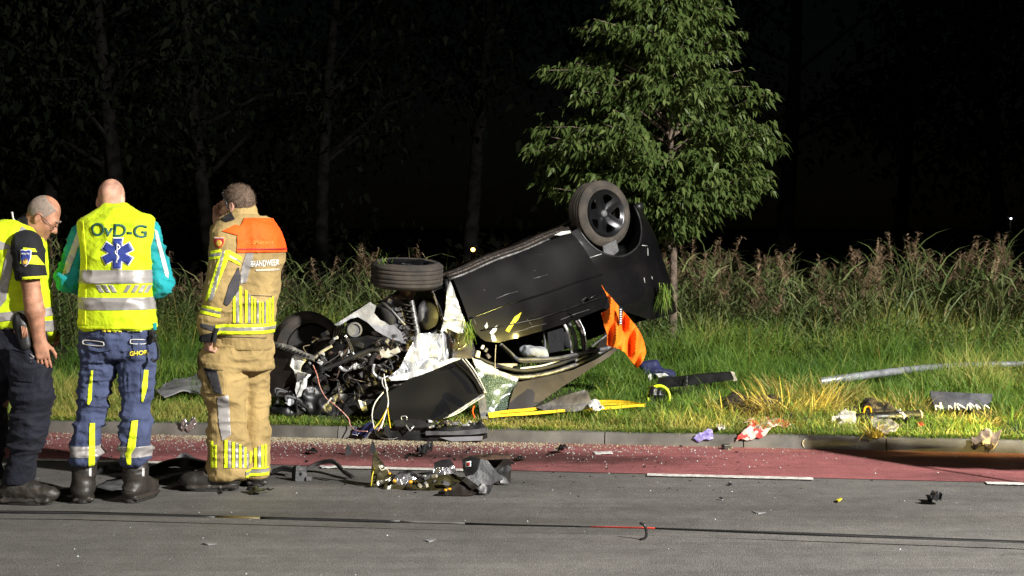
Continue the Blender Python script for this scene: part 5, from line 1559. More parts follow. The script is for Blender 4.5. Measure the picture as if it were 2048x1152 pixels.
# ------------------------------------------------------------------ the overturned car
def paint(name, col, rough, metal, scratch=0.5, dust=(0.10, 0.085, 0.07), dustamt=0.35, spec=0.3, coat=0.15):
    m = bpy.data.materials.new(name); m.use_nodes = True
    nt = m.node_tree; N = nt.nodes; L = nt.links; b = N['Principled BSDF']
    tc = N.new('ShaderNodeTexCoord')
    n1 = N.new('ShaderNodeTexNoise'); n1.inputs['Scale'].default_value = 3.5; n1.inputs['Detail'].default_value = 8; n1.inputs['Roughness'].default_value = 0.7
    L.new(tc.outputs['Object'], n1.inputs['Vector'])
    mp = N.new('ShaderNodeMapping'); mp.inputs['Scale'].default_value = (1.2, 1.2, 14); mp.inputs['Rotation'].default_value = (0, 0.35, 0)
    L.new(tc.outputs['Object'], mp.inputs['Vector'])
    n2 = N.new('ShaderNodeTexNoise'); n2.inputs['Scale'].default_value = 3; n2.inputs['Detail'].default_value = 9; n2.inputs['Roughness'].default_value = 0.75
    L.new(mp.outputs['Vector'], n2.inputs['Vector'])
    r1 = N.new('ShaderNodeValToRGB'); r1.color_ramp.elements[0].position = 0.45; r1.color_ramp.elements[1].position = 0.75
    r1.color_ramp.elements[0].color = (0, 0, 0, 1); r1.color_ramp.elements[1].color = (dustamt,) * 3 + (1,)
    L.new(n1.outputs['Fac'], r1.inputs['Fac'])
    r2 = N.new('ShaderNodeValToRGB'); r2.color_ramp.elements[0].position = 0.63; r2.color_ramp.elements[1].position = 0.70
    r2.color_ramp.elements[0].color = (0, 0, 0, 1); r2.color_ramp.elements[1].color = (scratch,) * 3 + (1,)
    L.new(n2.outputs['Fac'], r2.inputs['Fac'])
    mx = N.new('ShaderNodeMix'); mx.data_type = 'RGBA'; mx.inputs[6].default_value = (*col, 1); mx.inputs[7].default_value = (*dust, 1)
    L.new(r1.outputs['Color'], mx.inputs[0])
    mx2 = N.new('ShaderNodeMix'); mx2.data_type = 'RGBA'; mx2.inputs[7].default_value = (0.22, 0.21, 0.20, 1)
    L.new(mx.outputs[2], mx2.inputs[6]); L.new(r2.outputs['Color'], mx2.inputs[0])
    L.new(mx2.outputs[2], b.inputs['Base Color'])
    b.inputs['Metallic'].default_value = metal; b.inputs['Specular IOR Level'].default_value = spec
    mr = N.new('ShaderNodeMapRange'); mr.inputs['To Min'].default_value = rough; mr.inputs['To Max'].default_value = min(1, rough + 0.35)
    L.new(n1.outputs['Fac'], mr.inputs['Value']); L.new(mr.outputs['Result'], b.inputs['Roughness'])
    b.inputs['Coat Weight'].default_value = coat; b.inputs['Coat Roughness'].default_value = 0.10
    bp = N.new('ShaderNodeBump'); bp.inputs['Strength'].default_value = 0.06; bp.inputs['Distance'].default_value = 0.01
    L.new(n1.outputs['Fac'], bp.inputs['Height']); L.new(bp.outputs['Normal'], b.inputs['Normal'])
    return m
M['car_paint'] = paint('charcoal_car_paint', (0.0035, 0.0033, 0.004), 0.3, 0.0, 0.10, (0.011, 0.009, 0.008), 0.5, 0.10, 0.45)
M['car_scraped'] = paint('scraped_brown_black_paint', (0.012, 0.009, 0.0075), 0.36, 0.1, 0.3, (0.040, 0.028, 0.021), 0.6)
M['car_black'] = paint('black_bonnet_paint', (0.004, 0.004, 0.005), 0.5, 0.0, 0.06, (0.008, 0.008, 0.008), 0.4, 0.08, 0.0)
M['bare_metal'] = mat('crumpled_bare_metal', (0.92, 0.94, 0.98), 0.27, 0.7, var=0.05, vscale=9, bump=0.2, bscale=10, bdist=0.02)
M['grey_metal'] = mat('dull_grey_metal', (0.20, 0.195, 0.19), 0.45, 0.6, var=0.35, vscale=14, bump=0.5, bscale=60, bdist=0.008)
M['dark_metal'] = mat('oily_dark_metal', (0.030, 0.027, 0.025), 0.42, 0.5, var=0.5, vscale=16, bump=0.7, bscale=50, bdist=0.01, col2=(0.07, 0.055, 0.045))
M['rust'] = mat('rusty_brown_metal', (0.085, 0.050, 0.034), 0.7, 0.3, var=0.5, vscale=14, bump=0.6, bscale=60, bdist=0.008)
M['grey_plastic'] = mat('grey_liner_plastic', (0.10, 0.10, 0.105), 0.55, var=0.3, vscale=10, bump=0.4, bscale=30, bdist=0.01)
M['pale_grey'] = mat('pale_grey_shield', (0.25, 0.25, 0.26), 0.5, 0.2, var=0.25, vscale=8, bump=0.4, bscale=25, bdist=0.01)
M['white_plastic'] = mat('white_plastic', (0.62, 0.62, 0.60), 0.45, var=0.2, vscale=18, bump=0.3, bscale=50, bdist=0.005)
M['cream'] = mat('cream_plastic', (0.50, 0.45, 0.33), 0.5, var=0.25, vscale=14)
M['tyre'] = mat('dusty_tyre_rubber', (0.032, 0.029, 0.026), 0.85, var=0.35, vscale=9, bump=0.5, bscale=60, bdist=0.006, col2=(0.075, 0.060, 0.047))
M['rim'] = mat('dark_alloy', (0.022, 0.022, 0.025), 0.28, 0.6, var=0.2, vscale=9)
M['fabric_dark'] = weave('seat_fabric', (0.020, 0.020, 0.023), 0.9)
M['airbag'] = weave('pale_airbag_cloth', (0.36, 0.38, 0.42), 0.8)
def glass_material():
    m = bpy.data.materials.new('shattered_glass'); m.use_nodes = True
    nt = m.node_tree; N = nt.nodes; L = nt.links; b = N['Principled BSDF']
    tc = N.new('ShaderNodeTexCoord')
    v1 = N.new('ShaderNodeTexVoronoi'); v1.feature = 'DISTANCE_TO_EDGE'; v1.inputs['Scale'].default_value = 55
    v2 = N.new('ShaderNodeTexVoronoi'); v2.inputs['Scale'].default_value = 55
    n = N.new('ShaderNodeTexNoise'); n.inputs['Scale'].default_value = 9; n.inputs['Detail'].default_value = 6
    for q in (v1, v2, n): L.new(tc.outputs['Object'], q.inputs['Vector'])
    r = N.new('ShaderNodeValToRGB'); r.color_ramp.elements[0].position = 0.0; r.color_ramp.elements[1].position = 0.09
    r.color_ramp.elements[0].color = (0.42, 0.50, 0.42, 1); r.color_ramp.elements[1].color = (0.07, 0.11, 0.07, 1)
    L.new(v1.outputs['Distance'], r.inputs['Fac'])
    L.new(r.outputs['Color'], b.inputs['Base Color'])
    b.inputs['Roughness'].default_value = 0.2
    b.inputs['Transmission Weight'].default_value = 0.25
    ar = N.new('ShaderNodeMapRange'); ar.inputs['From Min'].default_value = 0.35; ar.inputs['From Max'].default_value = 0.6; ar.inputs['To Min'].default_value = 0.35; ar.inputs['To Max'].default_value = 0.9
    L.new(n.outputs['Fac'], ar.inputs['Value']); L.new(ar.outputs['Result'], b.inputs['Alpha'])
    bp = N.new('ShaderNodeBump'); bp.inputs['Strength'].default_value = 0.9; bp.inputs['Distance'].default_value = 0.01
    L.new(v2.outputs['Color'], bp.inputs['Height']); L.new(bp.outputs['Normal'], b.inputs['Normal'])
    return m
M['cracked_glass'] = glass_material()

def car_frame(yaw, pitch, roll, org, loc):
    yaw, pitch, roll = [math.radians(a) for a in (yaw, pitch, roll)]
    F = np.array([-math.cos(yaw) * math.cos(pitch), -math.sin(yaw) * math.cos(pitch), -math.sin(pitch)])
    N0 = np.array([math.sin(yaw), -math.cos(yaw), 0]); U0 = np.cross(F, N0); U0 /= np.linalg.norm(U0)
    if U0[2] > 0: U0 = -U0
    N = N0 * math.cos(roll) - U0 * math.sin(roll); U = U0 * math.cos(roll) + N0 * math.sin(roll)
    return np.array(org) - F * loc[0] - N * loc[1] - U * loc[2], F, N, U
CO, CF, CN, CU = car_frame(37, 17, 15, (0.78, 13.5, 1.69), (0, 0.72, 0.24))
def CW(x, y, z):
    x, y, z = np.broadcast_arrays(np.asarray(x, float), np.asarray(y, float), np.asarray(z, float))
    return CO + x[..., None] * CF + y[..., None] * CN + z[..., None] * CU
def CS(px, py, y=0.80):
    """car-local (x, z) of a picture point on the lengthwise plane y"""
    C = np.array([0, 0, CAM_H]); d = P(px, py, 1.0) - C
    t = ((CO + CN * y - C) @ CN) / (d @ CN)
    q = C + d * t - CO
    return q @ CF, q @ CU

def slab(name, poly, Y, m, parent=None, tilt=(0, 0), thick=0.008, amp=0.0, fr=9.0, step=None, loc=None, seed=0, smooth=True, bend=None):
    """sheet with a traced outline standing at depth Y, leaning by tilt (dY per m across, dY per m up), dented by amp"""
    q = np.array([P(x, y, Y)[[0, 2]] for x, y in poly])
    c = q.mean(0)
    st = step or max(0.012, 0.06 * np.ptp(q, 0).max())
    def fn(uv):
        p3 = np.c_[uv[:, 0], np.full(len(uv), Y), uv[:, 1]]
        dy = tilt[0] * (uv[:, 0] - c[0]) + tilt[1] * (uv[:, 1] - c[1])
        if amp: dy = dy + amp * (ridge(p3, fr, seed) - 0.5) * 2 + 0.5 * amp * (vnoise(p3, fr * 2.3, seed + 3) - 0.5) * 2
        if bend is not None: dy = dy + bend(uv - c)
        # slide along the line of sight so that the outline keeps its true extent at its own depth
        k = (Y + dy) / Y
        return np.c_[uv[:, 0] * k, Y + dy, CAM_H + (uv[:, 1] - CAM_H) * k]
    V, F, _ = patch_mesh([tuple(a) for a in q], st, fn)
    o = mesh(name, V, F, m, parent, smooth, None if parent is not None else (loc if loc is not None else V.mean(0)))
    solid(o, thick, 0.0)
    return o

def side_patch(name, poly, m, parent, y=0.80, bulge=None, dent=0.0, seed=0, step=0.045, thick=0.012, local=False, fr=3.0):
    pl = poly if local else [CS(px, py, y) for px, py in poly]
    def fn(uv):
        yy = np.full(len(uv), y)
        if bulge is not None: yy = yy + bulge(uv)
        if dent:
            p3 = np.c_[uv, np.zeros(len(uv))]
            yy = yy + 1.6 * dent * (vnoise(p3, fr, seed) - 0.5) + 0.5 * dent * (vnoise(p3, fr * 2.3, seed + 4) - 0.5)
        return CW(uv[:, 0], yy, uv[:, 1])
    V, F, _ = patch_mesh(pl, step, fn)
    o = mesh(name, V, F, m, parent)
    solid(o, thick, 0.0)
    return o

def tubepx(pts, r, n=6):
    return MB().tube([P(*q) for q in pts], r, n)
def smooth_line(pts, k=6):
    """Catmull-Rom through 3-D points"""
    pts = [np.array(p, float) for p in pts]
    P_ = [2 * pts[0] - pts[1]] + pts + [2 * pts[-1] - pts[-2]]
    out = []
    for i in range(1, len(P_) - 2):
        for j in range(k):
            t = j / k
            a, b, c, d = P_[i - 1], P_[i], P_[i + 1], P_[i + 2]
            out.append(0.5 * (2 * b + (c - a) * t + (2 * a - 5 * b + 4 * c - d) * t * t + (3 * b - a - 3 * c + d) * t ** 3))
    out.append(pts[-1])
    return out

def make_wheel(name, c, axis, parent, R=0.298, w=0.195, flatten=0.0, rim_r=0.205, spokes=True, groove=True):
    """axis points out of the wheel's outer face"""
    axis = np.array(axis, float); axis /= np.linalg.norm(axis)
    e = empty(name, (0, 0, 0)); e.parent = parent; e.location = Vector(np.array(c) - worldloc(parent))
    h = w / 2
    prof = [(-h * 0.72, rim_r), (-h * 0.95, rim_r + 0.012), (-h * 1.04, rim_r + 0.045), (-h * 0.96, R - 0.03), (-h * 0.8, R - 0.008)]
    xs = np.linspace(-0.72, 0.72, 15)
    for i, x in enumerate(xs):
        g = 0.008 if (groove and i in (2, 5, 9, 12)) else 0.0
        prof.append((x * h, R - g - 0.004 * x * x))
    prof += [(h * 0.8, R - 0.008), (h * 0.96, R - 0.03), (h * 1.04, rim_r + 0.045), (h * 0.95, rim_r + 0.012), (h * 0.72, rim_r)]
    mb = MB().lathe(prof, c, axis, 56, closed=True)
    t = mb.build('tyre', M['tyre'], e, True); autosmooth(t, 32)
    rp = [(-h * 0.9, rim_r + 0.004), (-h * 0.7, rim_r - 0.012), (0.0, rim_r - 0.025), (h * 0.7, rim_r - 0.012), (h * 0.9, rim_r + 0.006), (h * 0.97, rim_r + 0.004), (h * 0.9, rim_r - 0.01), (h * 0.6, rim_r - 0.018)]
    autosmooth(MB().lathe(rp, c, axis, 48).build('rim', M['rim'], e, True), 40)
    if spokes: MB().lathe([(-h * 0.5, 0.0), (-h * 0.5, rim_r - 0.02)], c, axis, 32).build('brake_disc', M['grey_metal'], e, True)
    if spokes:
        a = np.cross(axis, [0, 0, 1.0]); a /= np.linalg.norm(a); b = np.cross(axis, a)
        outer = [(rim_r * 0.985 * math.cos(q), rim_r * 0.985 * math.sin(q)) for q in np.linspace(0, 2 * math.pi, 41)[:-1]]
        holes = []
        for k in range(5):
            q0 = math.radians(90 + 72 * k + 20)
            hl = []
            for (r_, dq) in [(0.085, 0.0), (0.105, 0.16), (0.150, 0.34), (0.172, 0.33), (0.178, 0.12), (0.178, -0.12), (0.172, -0.33), (0.150, -0.34), (0.105, -0.16)]:
                hl.append((r_ * math.cos(q0 + dq), r_ * math.sin(q0 + dq)))
            holes.append(hl)
        def fn(uv):
            r_ = np.hypot(uv[:, 0], uv[:, 1])
            ang = np.arctan2(uv[:, 1], uv[:, 0])
            dz = h * (0.62 + 0.30 * np.clip((r_ / rim_r) ** 4, 0, 1) - 0.10 * np.cos(r_ / rim_r * 3)) - 0.012 * np.abs(np.sin(2.5 * (ang - math.radians(110) + math.pi / 5)))
            return np.array(c) + uv[:, :1] * a + uv[:, 1:] * b + dz[:, None] * axis
        V, F, _ = patch_mesh(outer, 0.020, fn, holes)
        o = mesh('spokes', V, F, M['rim'], e); solid(o, 0.014, 0.0); bevel(o, 0.003, 2)
        MB().lathe([(h * 0.80, 0.0), (h * 0.80, 0.022), (h * 0.74, 0.030), (h * 0.6, 0.034)], c, axis, 20).build('hub_cap', M['grey_plastic'], e, True)
    return e

def build_car():
    base = P(985, 835, 12.2); base[2] = 0.1
    car = empty('wrecked_car', base, 'overturned charcoal hatchback lying on its crushed roof and torn nose', 'car')
    # ---- near side: door
    def bul(uv):
        z = uv[:, 1]
        return 0.055 * (1 - ((z - 0.55) / 0.42) ** 2) - 0.02 * np.clip((0.35 - z) / 0.15, 0, 1)
    door = side_patch('door', [(903, 561), (1000, 521), (1080, 489), (1136, 468), (1152, 490), (1170, 520), (1188, 547), (1203, 571), (1211, 597), (1207, 616), (1181, 627), (1130, 647), (1086, 661), (1040, 674), (995, 686), (968, 684), (957, 678), (944, 664), (930, 641), (917, 602)],
                      M['car_paint'], car, 0.80, bul, 0.022, 3, 0.04, fr=2.2)
    # handle recess and handle
    hx, hz = CS(1181, 594)
    mb = MB().tube([CW(hx + 0.085, 0.862, hz + 0.012), CW(hx + 0.06, 0.878, hz + 0.004), CW(hx - 0.06, 0.878, hz - 0.004), CW(hx - 0.09, 0.86, hz - 0.006)], [0.008, 0.012, 0.012, 0.008], 8)
    mb.build('door_handle', M['car_paint'], door, True)
    mb = MB().tube([CW(*q) for q in [(CS(958, 668)[0], 0.85, CS(958, 668)[1] - 0.02), (CS(1070, 640)[0], 0.862, CS(1070, 640)[1]), (CS(1200, 596)[0], 0.85, CS(1200, 596)[1])]], 0.006, 6)
    mb.build('belt_moulding', M['plastic'], door, True)
    w_ = [CW(CS(*q)[0], 0.862, CS(*q)[1]) for q in [(932, 640), (1000, 615), (1080, 590), (1150, 566), (1196, 552)]]
    MB().tube(smooth_line(w_), 0.0075, 6).build('door_crease', M['car_paint'], door, True)
    for pts in [[(1012, 672), (1030, 664), (1052, 660)], [(1048, 640), (1060, 652)], [(1024, 668), (1060, 655), (1090, 648)], [(962, 580), (964, 584)], [(1062, 542), (1064, 545)], [(1120, 640), (1150, 628), (1178, 619)], [(1168, 596), (1160, 602), (1166, 608)], [(940, 640), (946, 652)], [(1060, 560), (1088, 552)], [(985, 600), (1010, 590), (1030, 585)]]:
        w_ = []
        for q in pts:
            x_, z_ = CS(*q); p3 = np.array([[x_, z_, 0.0]]); dn_ = float(1.6 * 0.022 * (vnoise(p3, 2.2, 3) - 0.5)[0] + 0.5 * 0.022 * (vnoise(p3, 2.2 * 2.3, 7) - 0.5)[0]); w_.append(CW(x_, 0.80 + float(bul(np.array([[x_, z_]]))[0]) + dn_ + 0.0065, z_))
        MB().tube(w_, 0.0028, 5).build('scratch', M['grey_metal'], door, True)
    # paint smears and gouges on the door
    for poly, mk, nm, dn in [([(1004, 664), (1013, 650), (1022, 636), (1036, 627), (1030, 641), (1019, 654), (1012, 667)], 'ink_yellow', 'yellow_paint_smear', 0), ([(973, 668), (980, 658), (988, 652), (987, 664), (978, 674)], 'bare_metal', 'scraped_patch', 0), ([(962, 655), (967, 646), (970, 655), (966, 662)], 'bare_metal', 'scraped_patch', 0)]:
        side_patch(nm, poly, M[mk], door, 0.80, lambda uv: bul(uv) + 0.009, 0.022, 3, 0.015, 0.002, fr=2.2)
    # ---- sill
    mb = MB()
    a, b = CS(896, 553), CS(1140, 456)
    for (dy, dz, r) in [(0.775, -0.005, 0.020), (0.79, 0.025, 0.012), (0.70, -0.02, 0.03)]:
        mb2 = MB().tube([CW(a[0] + (b[0] - a[0]) * f, dy + 0.004 * math.sin(f * 19), a[1] + (b[1] - a[1]) * f + dz + 0.006 * math.sin(f * 13)) for f in np.linspace(0, 1, 12)], r, 8)
        mb2.build('sill', M['grey_metal'] if r < 0.015 else M['dark_metal'], car, True)
    slab('sill_scrape', [(1108, 470), (1122, 463), (1140, 461), (1142, 466), (1120, 471)], 13.02, M['white_plastic'], car, thick=0.004, amp=0.004, tilt=(0.7, 0))
    # ---- rear quarter, wrapping round the tail
    out = [(0.62, 0.80), (0.2, 0.815), (-0.15, 0.805), (-0.36, 0.765), (-0.50, 0.69), (-0.58, 0.58), (-0.62, 0.4), (-0.64, 0.0), (-0.62, -0.4), (-0.58, -0.58), (-0.5, -0.69), (-0.36, -0.765)]
    O2 = np.array(out); seg = np.r_[0, np.cumsum(np.hypot(*np.diff(O2, axis=0).T))]
    # arc length measured from x = 0.62 backwards
    def wrap(uv, inset=True):
        l, z = uv[:, 0], uv[:, 1]
        x = np.interp(l, seg, O2[:, 0]); y = np.interp(l, seg, O2[:, 1])
        prof = np.interp(z, [0.15, 0.25, 0.4, 0.62, 0.85, 1.05, 1.3, 1.45], [-0.05, -0.01, 0.015, 0.03, 0.0, -0.03, -0.12, -0.22])
        r_ = np.hypot(0.62 - l, z - 0.30)
        flare = 0.022 * np.exp(-((r_ - 0.37) / 0.06) ** 2)
        p3 = np.c_[uv, np.zeros(len(uv))]
        y = y * (1 + (prof + flare + 0.012 * (ridge(p3, 2.6, 8) - 0.5)) / 0.8)
        return CW(x, y, z)
    arch = [(0.62 + 0.36 * math.cos(q), 0.30 + 0.36 * math.sin(q)) for q in np.linspace(math.pi * 1.02, -0.02 * math.pi, 21)]
    dr = [CS(*q) for q in [(1139, 466), (1152, 488), (1170, 518), (1188, 545), (1204, 571), (1213, 597), (1208, 617)]]
    dl = [(0.62 - x + 0.004, z) for x, z in dr]
    poly = dl[:-1] + [(dl[-1][0], dl[-1][1]), (0.62 - 0.18, 1.12), (0.62 + 0.1, 1.28), (0.62 + 0.42, 1.32), (2.9, 1.30), (2.9, 0.28), (1.22, 0.28)] + arch[::-1] + [(0.24, 0.285)]
    V, F, _ = patch_mesh(poly, 0.05, wrap)
    q = mesh('rear_quarter_panel', V, F, M['car_paint'], car); solid(q, 0.012, 0.0)
    mb = MB().tube([wrap(np.array([a_]))[0] for a_ in arch], 0.010, 6); mb.build('arch_lip', M['plastic'], q, True)
    # wheel well
    mb = MB()
    well = []
    for yy in (0.80, 0.45):
        well.append([CW(0.365 * math.cos(q_), yy, 0.30 + 0.365 * math.sin(q_)) for q_ in np.linspace(-0.15, math.pi + 0.15, 20)])
    Vw = np.array(well[0] + well[1]); Fw = [(i, i + 1, 21 + i, 20 + i) for i in range(19)]
    Fw.append(tuple(range(20, 40)))
    mesh('wheel_well', Vw, Fw, M['plastic'], q)
    slab('mud_flap', [(1205, 492), (1232, 480), (1237, 502), (1225, 512), (1208, 506)], 13.35, M['grey_plastic'], q, thick=0.006, tilt=(0.5, 0))
    # scratches along the door gap and the tail lamp edge
    for pts in [[(1139, 470), (1155, 492), (1172, 520)], [(1170, 519), (1193, 512)], [(1276, 494), (1292, 493)], [(1293, 497), (1294, 512)], [(1286, 556), (1289, 566)], [(1304, 553), (1306, 558)]]:
        w_ = [wrap(np.array([[0.62 - CS(*s_)[0], CS(*s_)[1]]]))[0] + CN * 0.014 for s_ in pts]
        MB().tube(w_, 0.0035, 5).build('paint_chip', M['white_plastic'], q, True)
    # rear bumper edge and lamp
    mb = MB().tube([wrap(np.array([[l, 0.30]]))[0] for l in np.linspace(1.05, 2.7, 18)], 0.035, 8); mb.build('rear_bumper', M['plastic'], car, True)
    # ---- underbody (now on top), far side, firewall
    xs = np.linspace(-0.6, 1.95, 18); ys = np.linspace(-0.72, 0.74, 12)
    X_, Y_ = np.meshgrid(xs, ys, indexing='ij')
    zb = 0.20 + 0.05 * np.exp(-(Y_ / 0.14) ** 2) + 0.012 * np.sin(X_ * 15) * (np.abs(Y_) > 0.2)
    idx = np.arange(X_.size).reshape(X_.shape)
    mesh('underbody', CW(X_, Y_, zb).reshape(-1, 3), np.stack([idx[:-1, :-1].ravel(), idx[1:, :-1].ravel(), idx[1:, 1:].ravel(), idx[:-1, 1:].ravel()], 1), M['dark_metal'], car)
    V = CW(np.array([-0.36, 1.95, 1.95, -0.36]), -0.78, np.array([0.22, 0.22, 0.98, 1.0])); o = mesh('far_side_panel', V, [(0, 1, 2, 3)], M['car_paint'], car, False); solid(o, 0.02)
    V = CW(1.9, np.array([-0.74, 0.70, 0.66, -0.72]), np.array([0.24, 0.24, 0.92, 0.95])); o = mesh('firewall', V, [(0, 1, 2, 3)], M['dark_metal'], car, False); solid(o, 0.02)
    # ---- roof, rails and pillars
    def roof_in(uv):
        return -0.02 - 0.30 * np.clip((uv[:, 1] - 1.12) / 0.4, 0, 1) ** 2
    slab('roof_side', [(1034, 765), (1070, 758), (1100, 752), (1146, 740), (1190, 720), (1231, 694), (1234, 700), (1219, 713), (1170, 745), (1121, 776), (1066, 815), (1012, 834), (1020, 800), (1027, 778)], 12.1, M['car_scraped'], car, (0.55, 0.5), 0.012, 0.018, 3.5, 0.03, seed=12)
    V = CW(np.array([1.55, 1.55, 0.9, 0.15, 0.1, 0.9]), np.array([0.5, -0.6, -0.64, -0.6, 0.46, 0.5]), np.array([1.46, 1.30, 1.28, 1.26, 1.40, 1.47])); o = mesh('roof_panel', V, [(0, 1, 2, 5), (5, 2, 3, 4)], M['car_scraped'], car, False); solid(o, 0.015)
    def rail(pts, r, mk, nm, y=0.72, n=6):
        MB().tube(smooth_line([CW(CS(*q, y)[0], y, CS(*q, y)[1]) for q in pts]), r, n).build(nm, M[mk], car, True)
    rail([(946, 722), (985, 741), (1035, 754), (1090, 748), (1146, 731), (1190, 710), (1226, 690)], 0.020, 'grey_metal', 'roof_rail', 0.73)
    rail([(950, 712), (985, 728), (1042, 741), (1100, 733), (1160, 713)], 0.016, 'rubber', 'door_seal', 0.75)
    rail([(1040, 737), (1085, 731), (1120, 720)], 0.008, 'white_plastic', 'trim_strip', 0.77)
    rail([(1150, 722), (1165, 714), (1176, 710)], 0.014, 'grey_metal', 'trim_strip', 0.76)
    rail([(1000, 688), (1017, 703), (1035, 718), (1060, 719), (1110, 717), (1160, 707), (1214, 697)], 0.017, 'grey_plastic', 'window_frame', 0.76, 8)
    rail([(1004, 690), (1020, 705), (1036, 722), (1062, 724), (1112, 721), (1158, 711)], 0.009, 'rubber', 'window_seal', 0.785)
    rail([(1128, 648), (1138, 668), (1143, 690), (1144, 706)], 0.013, 'white_plastic', 'pillar_trim', 0.74, 8)
    rail([(1137, 645), (1148, 668), (1152, 690), (1152, 706)], 0.017, 'grey_plastic', 'door_pillar', 0.72, 8)
    rail([(1150, 640), (1162, 662), (1167, 685), (1168, 704)], 0.020, 'dark_metal', 'door_pillar', 0.70, 8)
    rail([(1157, 638), (1168, 660), (1172, 684), (1172, 702)], 0.006, 'bare_metal', 'pillar_edge', 0.72, 6)
    rail([(1087, 660), (1090, 680), (1089, 712)], 0.014, 'grey_plastic', 'inner_pillar', 0.58, 8)
    rail([(1174, 700), (1195, 684), (1222, 664)], 0.010, 'grey_metal', 'quarter_window_frame', 0.72)
    side_patch('rear_pillar', [(1206, 617), (1216, 598), (1282, 600), (1283, 640), (1250, 680), (1231, 696), (1205, 704), (1222, 664), (1226, 640)], M['car_scraped'], car, 0.70, lambda uv: -0.16 * np.clip((uv[:, 1] - 0.95) / 0.45, 0, 1), 0.02, 5, 0.04)
    # door's inner lower edge, bright trims by the windscreen base
    slab('dash_trim', [(945, 722), (985, 727), (1035, 727), (1034, 731), (1026, 732), (1024, 738), (1000, 736), (960, 730)], 12.6, M['cream'], car, thick=0.01, amp=0.004)
    # ---- seats and airbag
    for yy, mk in ((0.30, 'fabric_dark'), (-0.35, 'fabric_dark')):
        v = Vol(CW(0.95, yy, 0.8) - 0.65, CW(0.95, yy, 0.8) + 0.65, 0.016)
        R3 = np.stack([CF, CN, CU], 1)
        v.box(CW(0.95, yy, 0.42), R3, (0.27, 0.25, 0.08), 0.06, 0.03); v.box(CW(0.68, yy, 0.75), R3, (0.07, 0.24, 0.33), 0.06, 0.03); v.box(CW(0.62, yy, 1.14), R3, (0.05, 0.13, 0.09), 0.045, 0.02)
        Vs, Fs = v.surface(); mesh('seat', smoothV(Vs, Fs, 2), Fs, M[mk], car)
    v = Vol(P(1068, 700, 12.85) - 0.22, P(1068, 700, 12.85) + 0.22, 0.009)
    v.ell(P(1066, 703, 12.85), np.eye(3), (0.085, 0.07, 0.045), 0.02); v.ell(P(1082, 708, 12.9), np.eye(3), (0.06, 0.06, 0.05), 0.04); v.ell(P(1052, 700, 12.88), np.eye(3), (0.05, 0.05, 0.03), 0.03)
    finish(v, 'airbag', M['airbag'], car, [(0.02, (12, 12, 12), 3)])
    slab('inner_door_card', [(1095, 665), (1128, 655), (1128, 700), (1098, 706)], 13.0, M['fabric_dark'], car, thick=0.02)
    V = CW(np.array([1.7, 0.2, 0.2, 1.7]), -0.6, np.array([0.9, 0.95, 1.3, 1.3])); o = mesh('cabin_lining', V, [(0, 1, 2, 3)], M['black_cloth'], car, False); solid(o, 0.02)
    # ---- windscreen
    slab('windscreen', [(952, 736), (975, 745), (1010, 755), (1036, 765), (1030, 785), (1018, 806), (1003, 843), (974, 843), (968, 800), (962, 770)], 11.82, M['cracked_glass'], car, (0.25, 0.45), 0.006, 0.02, 6, 0.02)
    MB().tube(smooth_line([P(1036, 764, 11.98), P(1024, 790, 11.88), P(1012, 815, 11.8), P(1002, 838, 11.7)]), 0.012, 6).build('windscreen_seal', M['rubber'], car, True)
    slab('windscreen_base', [(944, 716), (962, 722), (990, 738), (1020, 750), (1036, 757), (1034, 765), (1005, 756), (970, 748), (952, 738)], 11.98, M['white_plastic'], car, (0.3, 0.2), 0.012, 0.02, 16, 0.016, seed=3)
    # ---- bonnet, folded under, its inside towards the road
    slab('bonnet', [(738, 838), (752, 806), (765, 792), (815, 763), (868, 740), (905, 724), (926, 718), (944, 740), (957, 764), (968, 786), (945, 802), (915, 824), (892, 838), (850, 842), (800, 842)], 11.62, M['car_black'], car, (0.25, 0.55), 0.010, 0.016, 3.0, 0.035, seed=5)
    MB().tube(smooth_line([P(922, 716, 11.72), P(940, 738, 11.72), P(955, 762, 11.70), P(969, 787, 11.66)]), 0.010, 6).build('bonnet_edge', M['grey_metal'], car, True)
    MB().tube(smooth_line([P(930, 717, 11.74), P(948, 740, 11.74), P(962, 765, 11.72), P(972, 786, 11.68)]), 0.006, 6).build('bonnet_edge', M['white_plastic'], car, True)
    for k in range(4):
        MB().tube(smooth_line([P(968, 787 + k * 1.5, 11.60 - 0.01 * k), P(940, 804 + 2 * k, 11.56), P(915, 820 + 2.2 * k, 11.52), P(893 - 2 * k, 834 + k, 11.48)], 4), 0.0045, 5).build('bonnet_edge', M['white_plastic'] if k % 2 else M['grey_metal'], car, True)
    slab('bonnet_brace', [(955, 792), (969, 786), (974, 815), (975, 838), (962, 838), (958, 815)], 11.58, M['grey_plastic'], car, (0.2, 0.1), 0.012, 0.004)
    MB().tube(smooth_line([P(948, 812, 11.55), P(945, 822, 11.53), P(949, 836, 11.5)]), 0.006, 6).build('orange_cable', M['orange'], car, True)
    for pts in [[(744, 806), (790, 778), (850, 752), (910, 730)], [(756, 815), (810, 786), (870, 760)]]:
        MB().tube(smooth_line([P(x, y, 11.66 + 0.0009 * (840 - y)) for x, y in pts]), 0.012, 6).build('bonnet_rib', M['car_black'], car, True)
    # ---- front wing: crumpled bright metal
    slab('front_wing', [(836, 668), (858, 666), (880, 668), (893, 656), (905, 690), (906, 716), (888, 724), (868, 731), (845, 738), (800, 750), (776, 755), (800, 736), (806, 722), (818, 698)], 11.98, M['bare_metal'], car, (0.5, 0.35), 0.006, 0.05, np.array([15.0, 1, 5.0]), 0.013, seed=11)
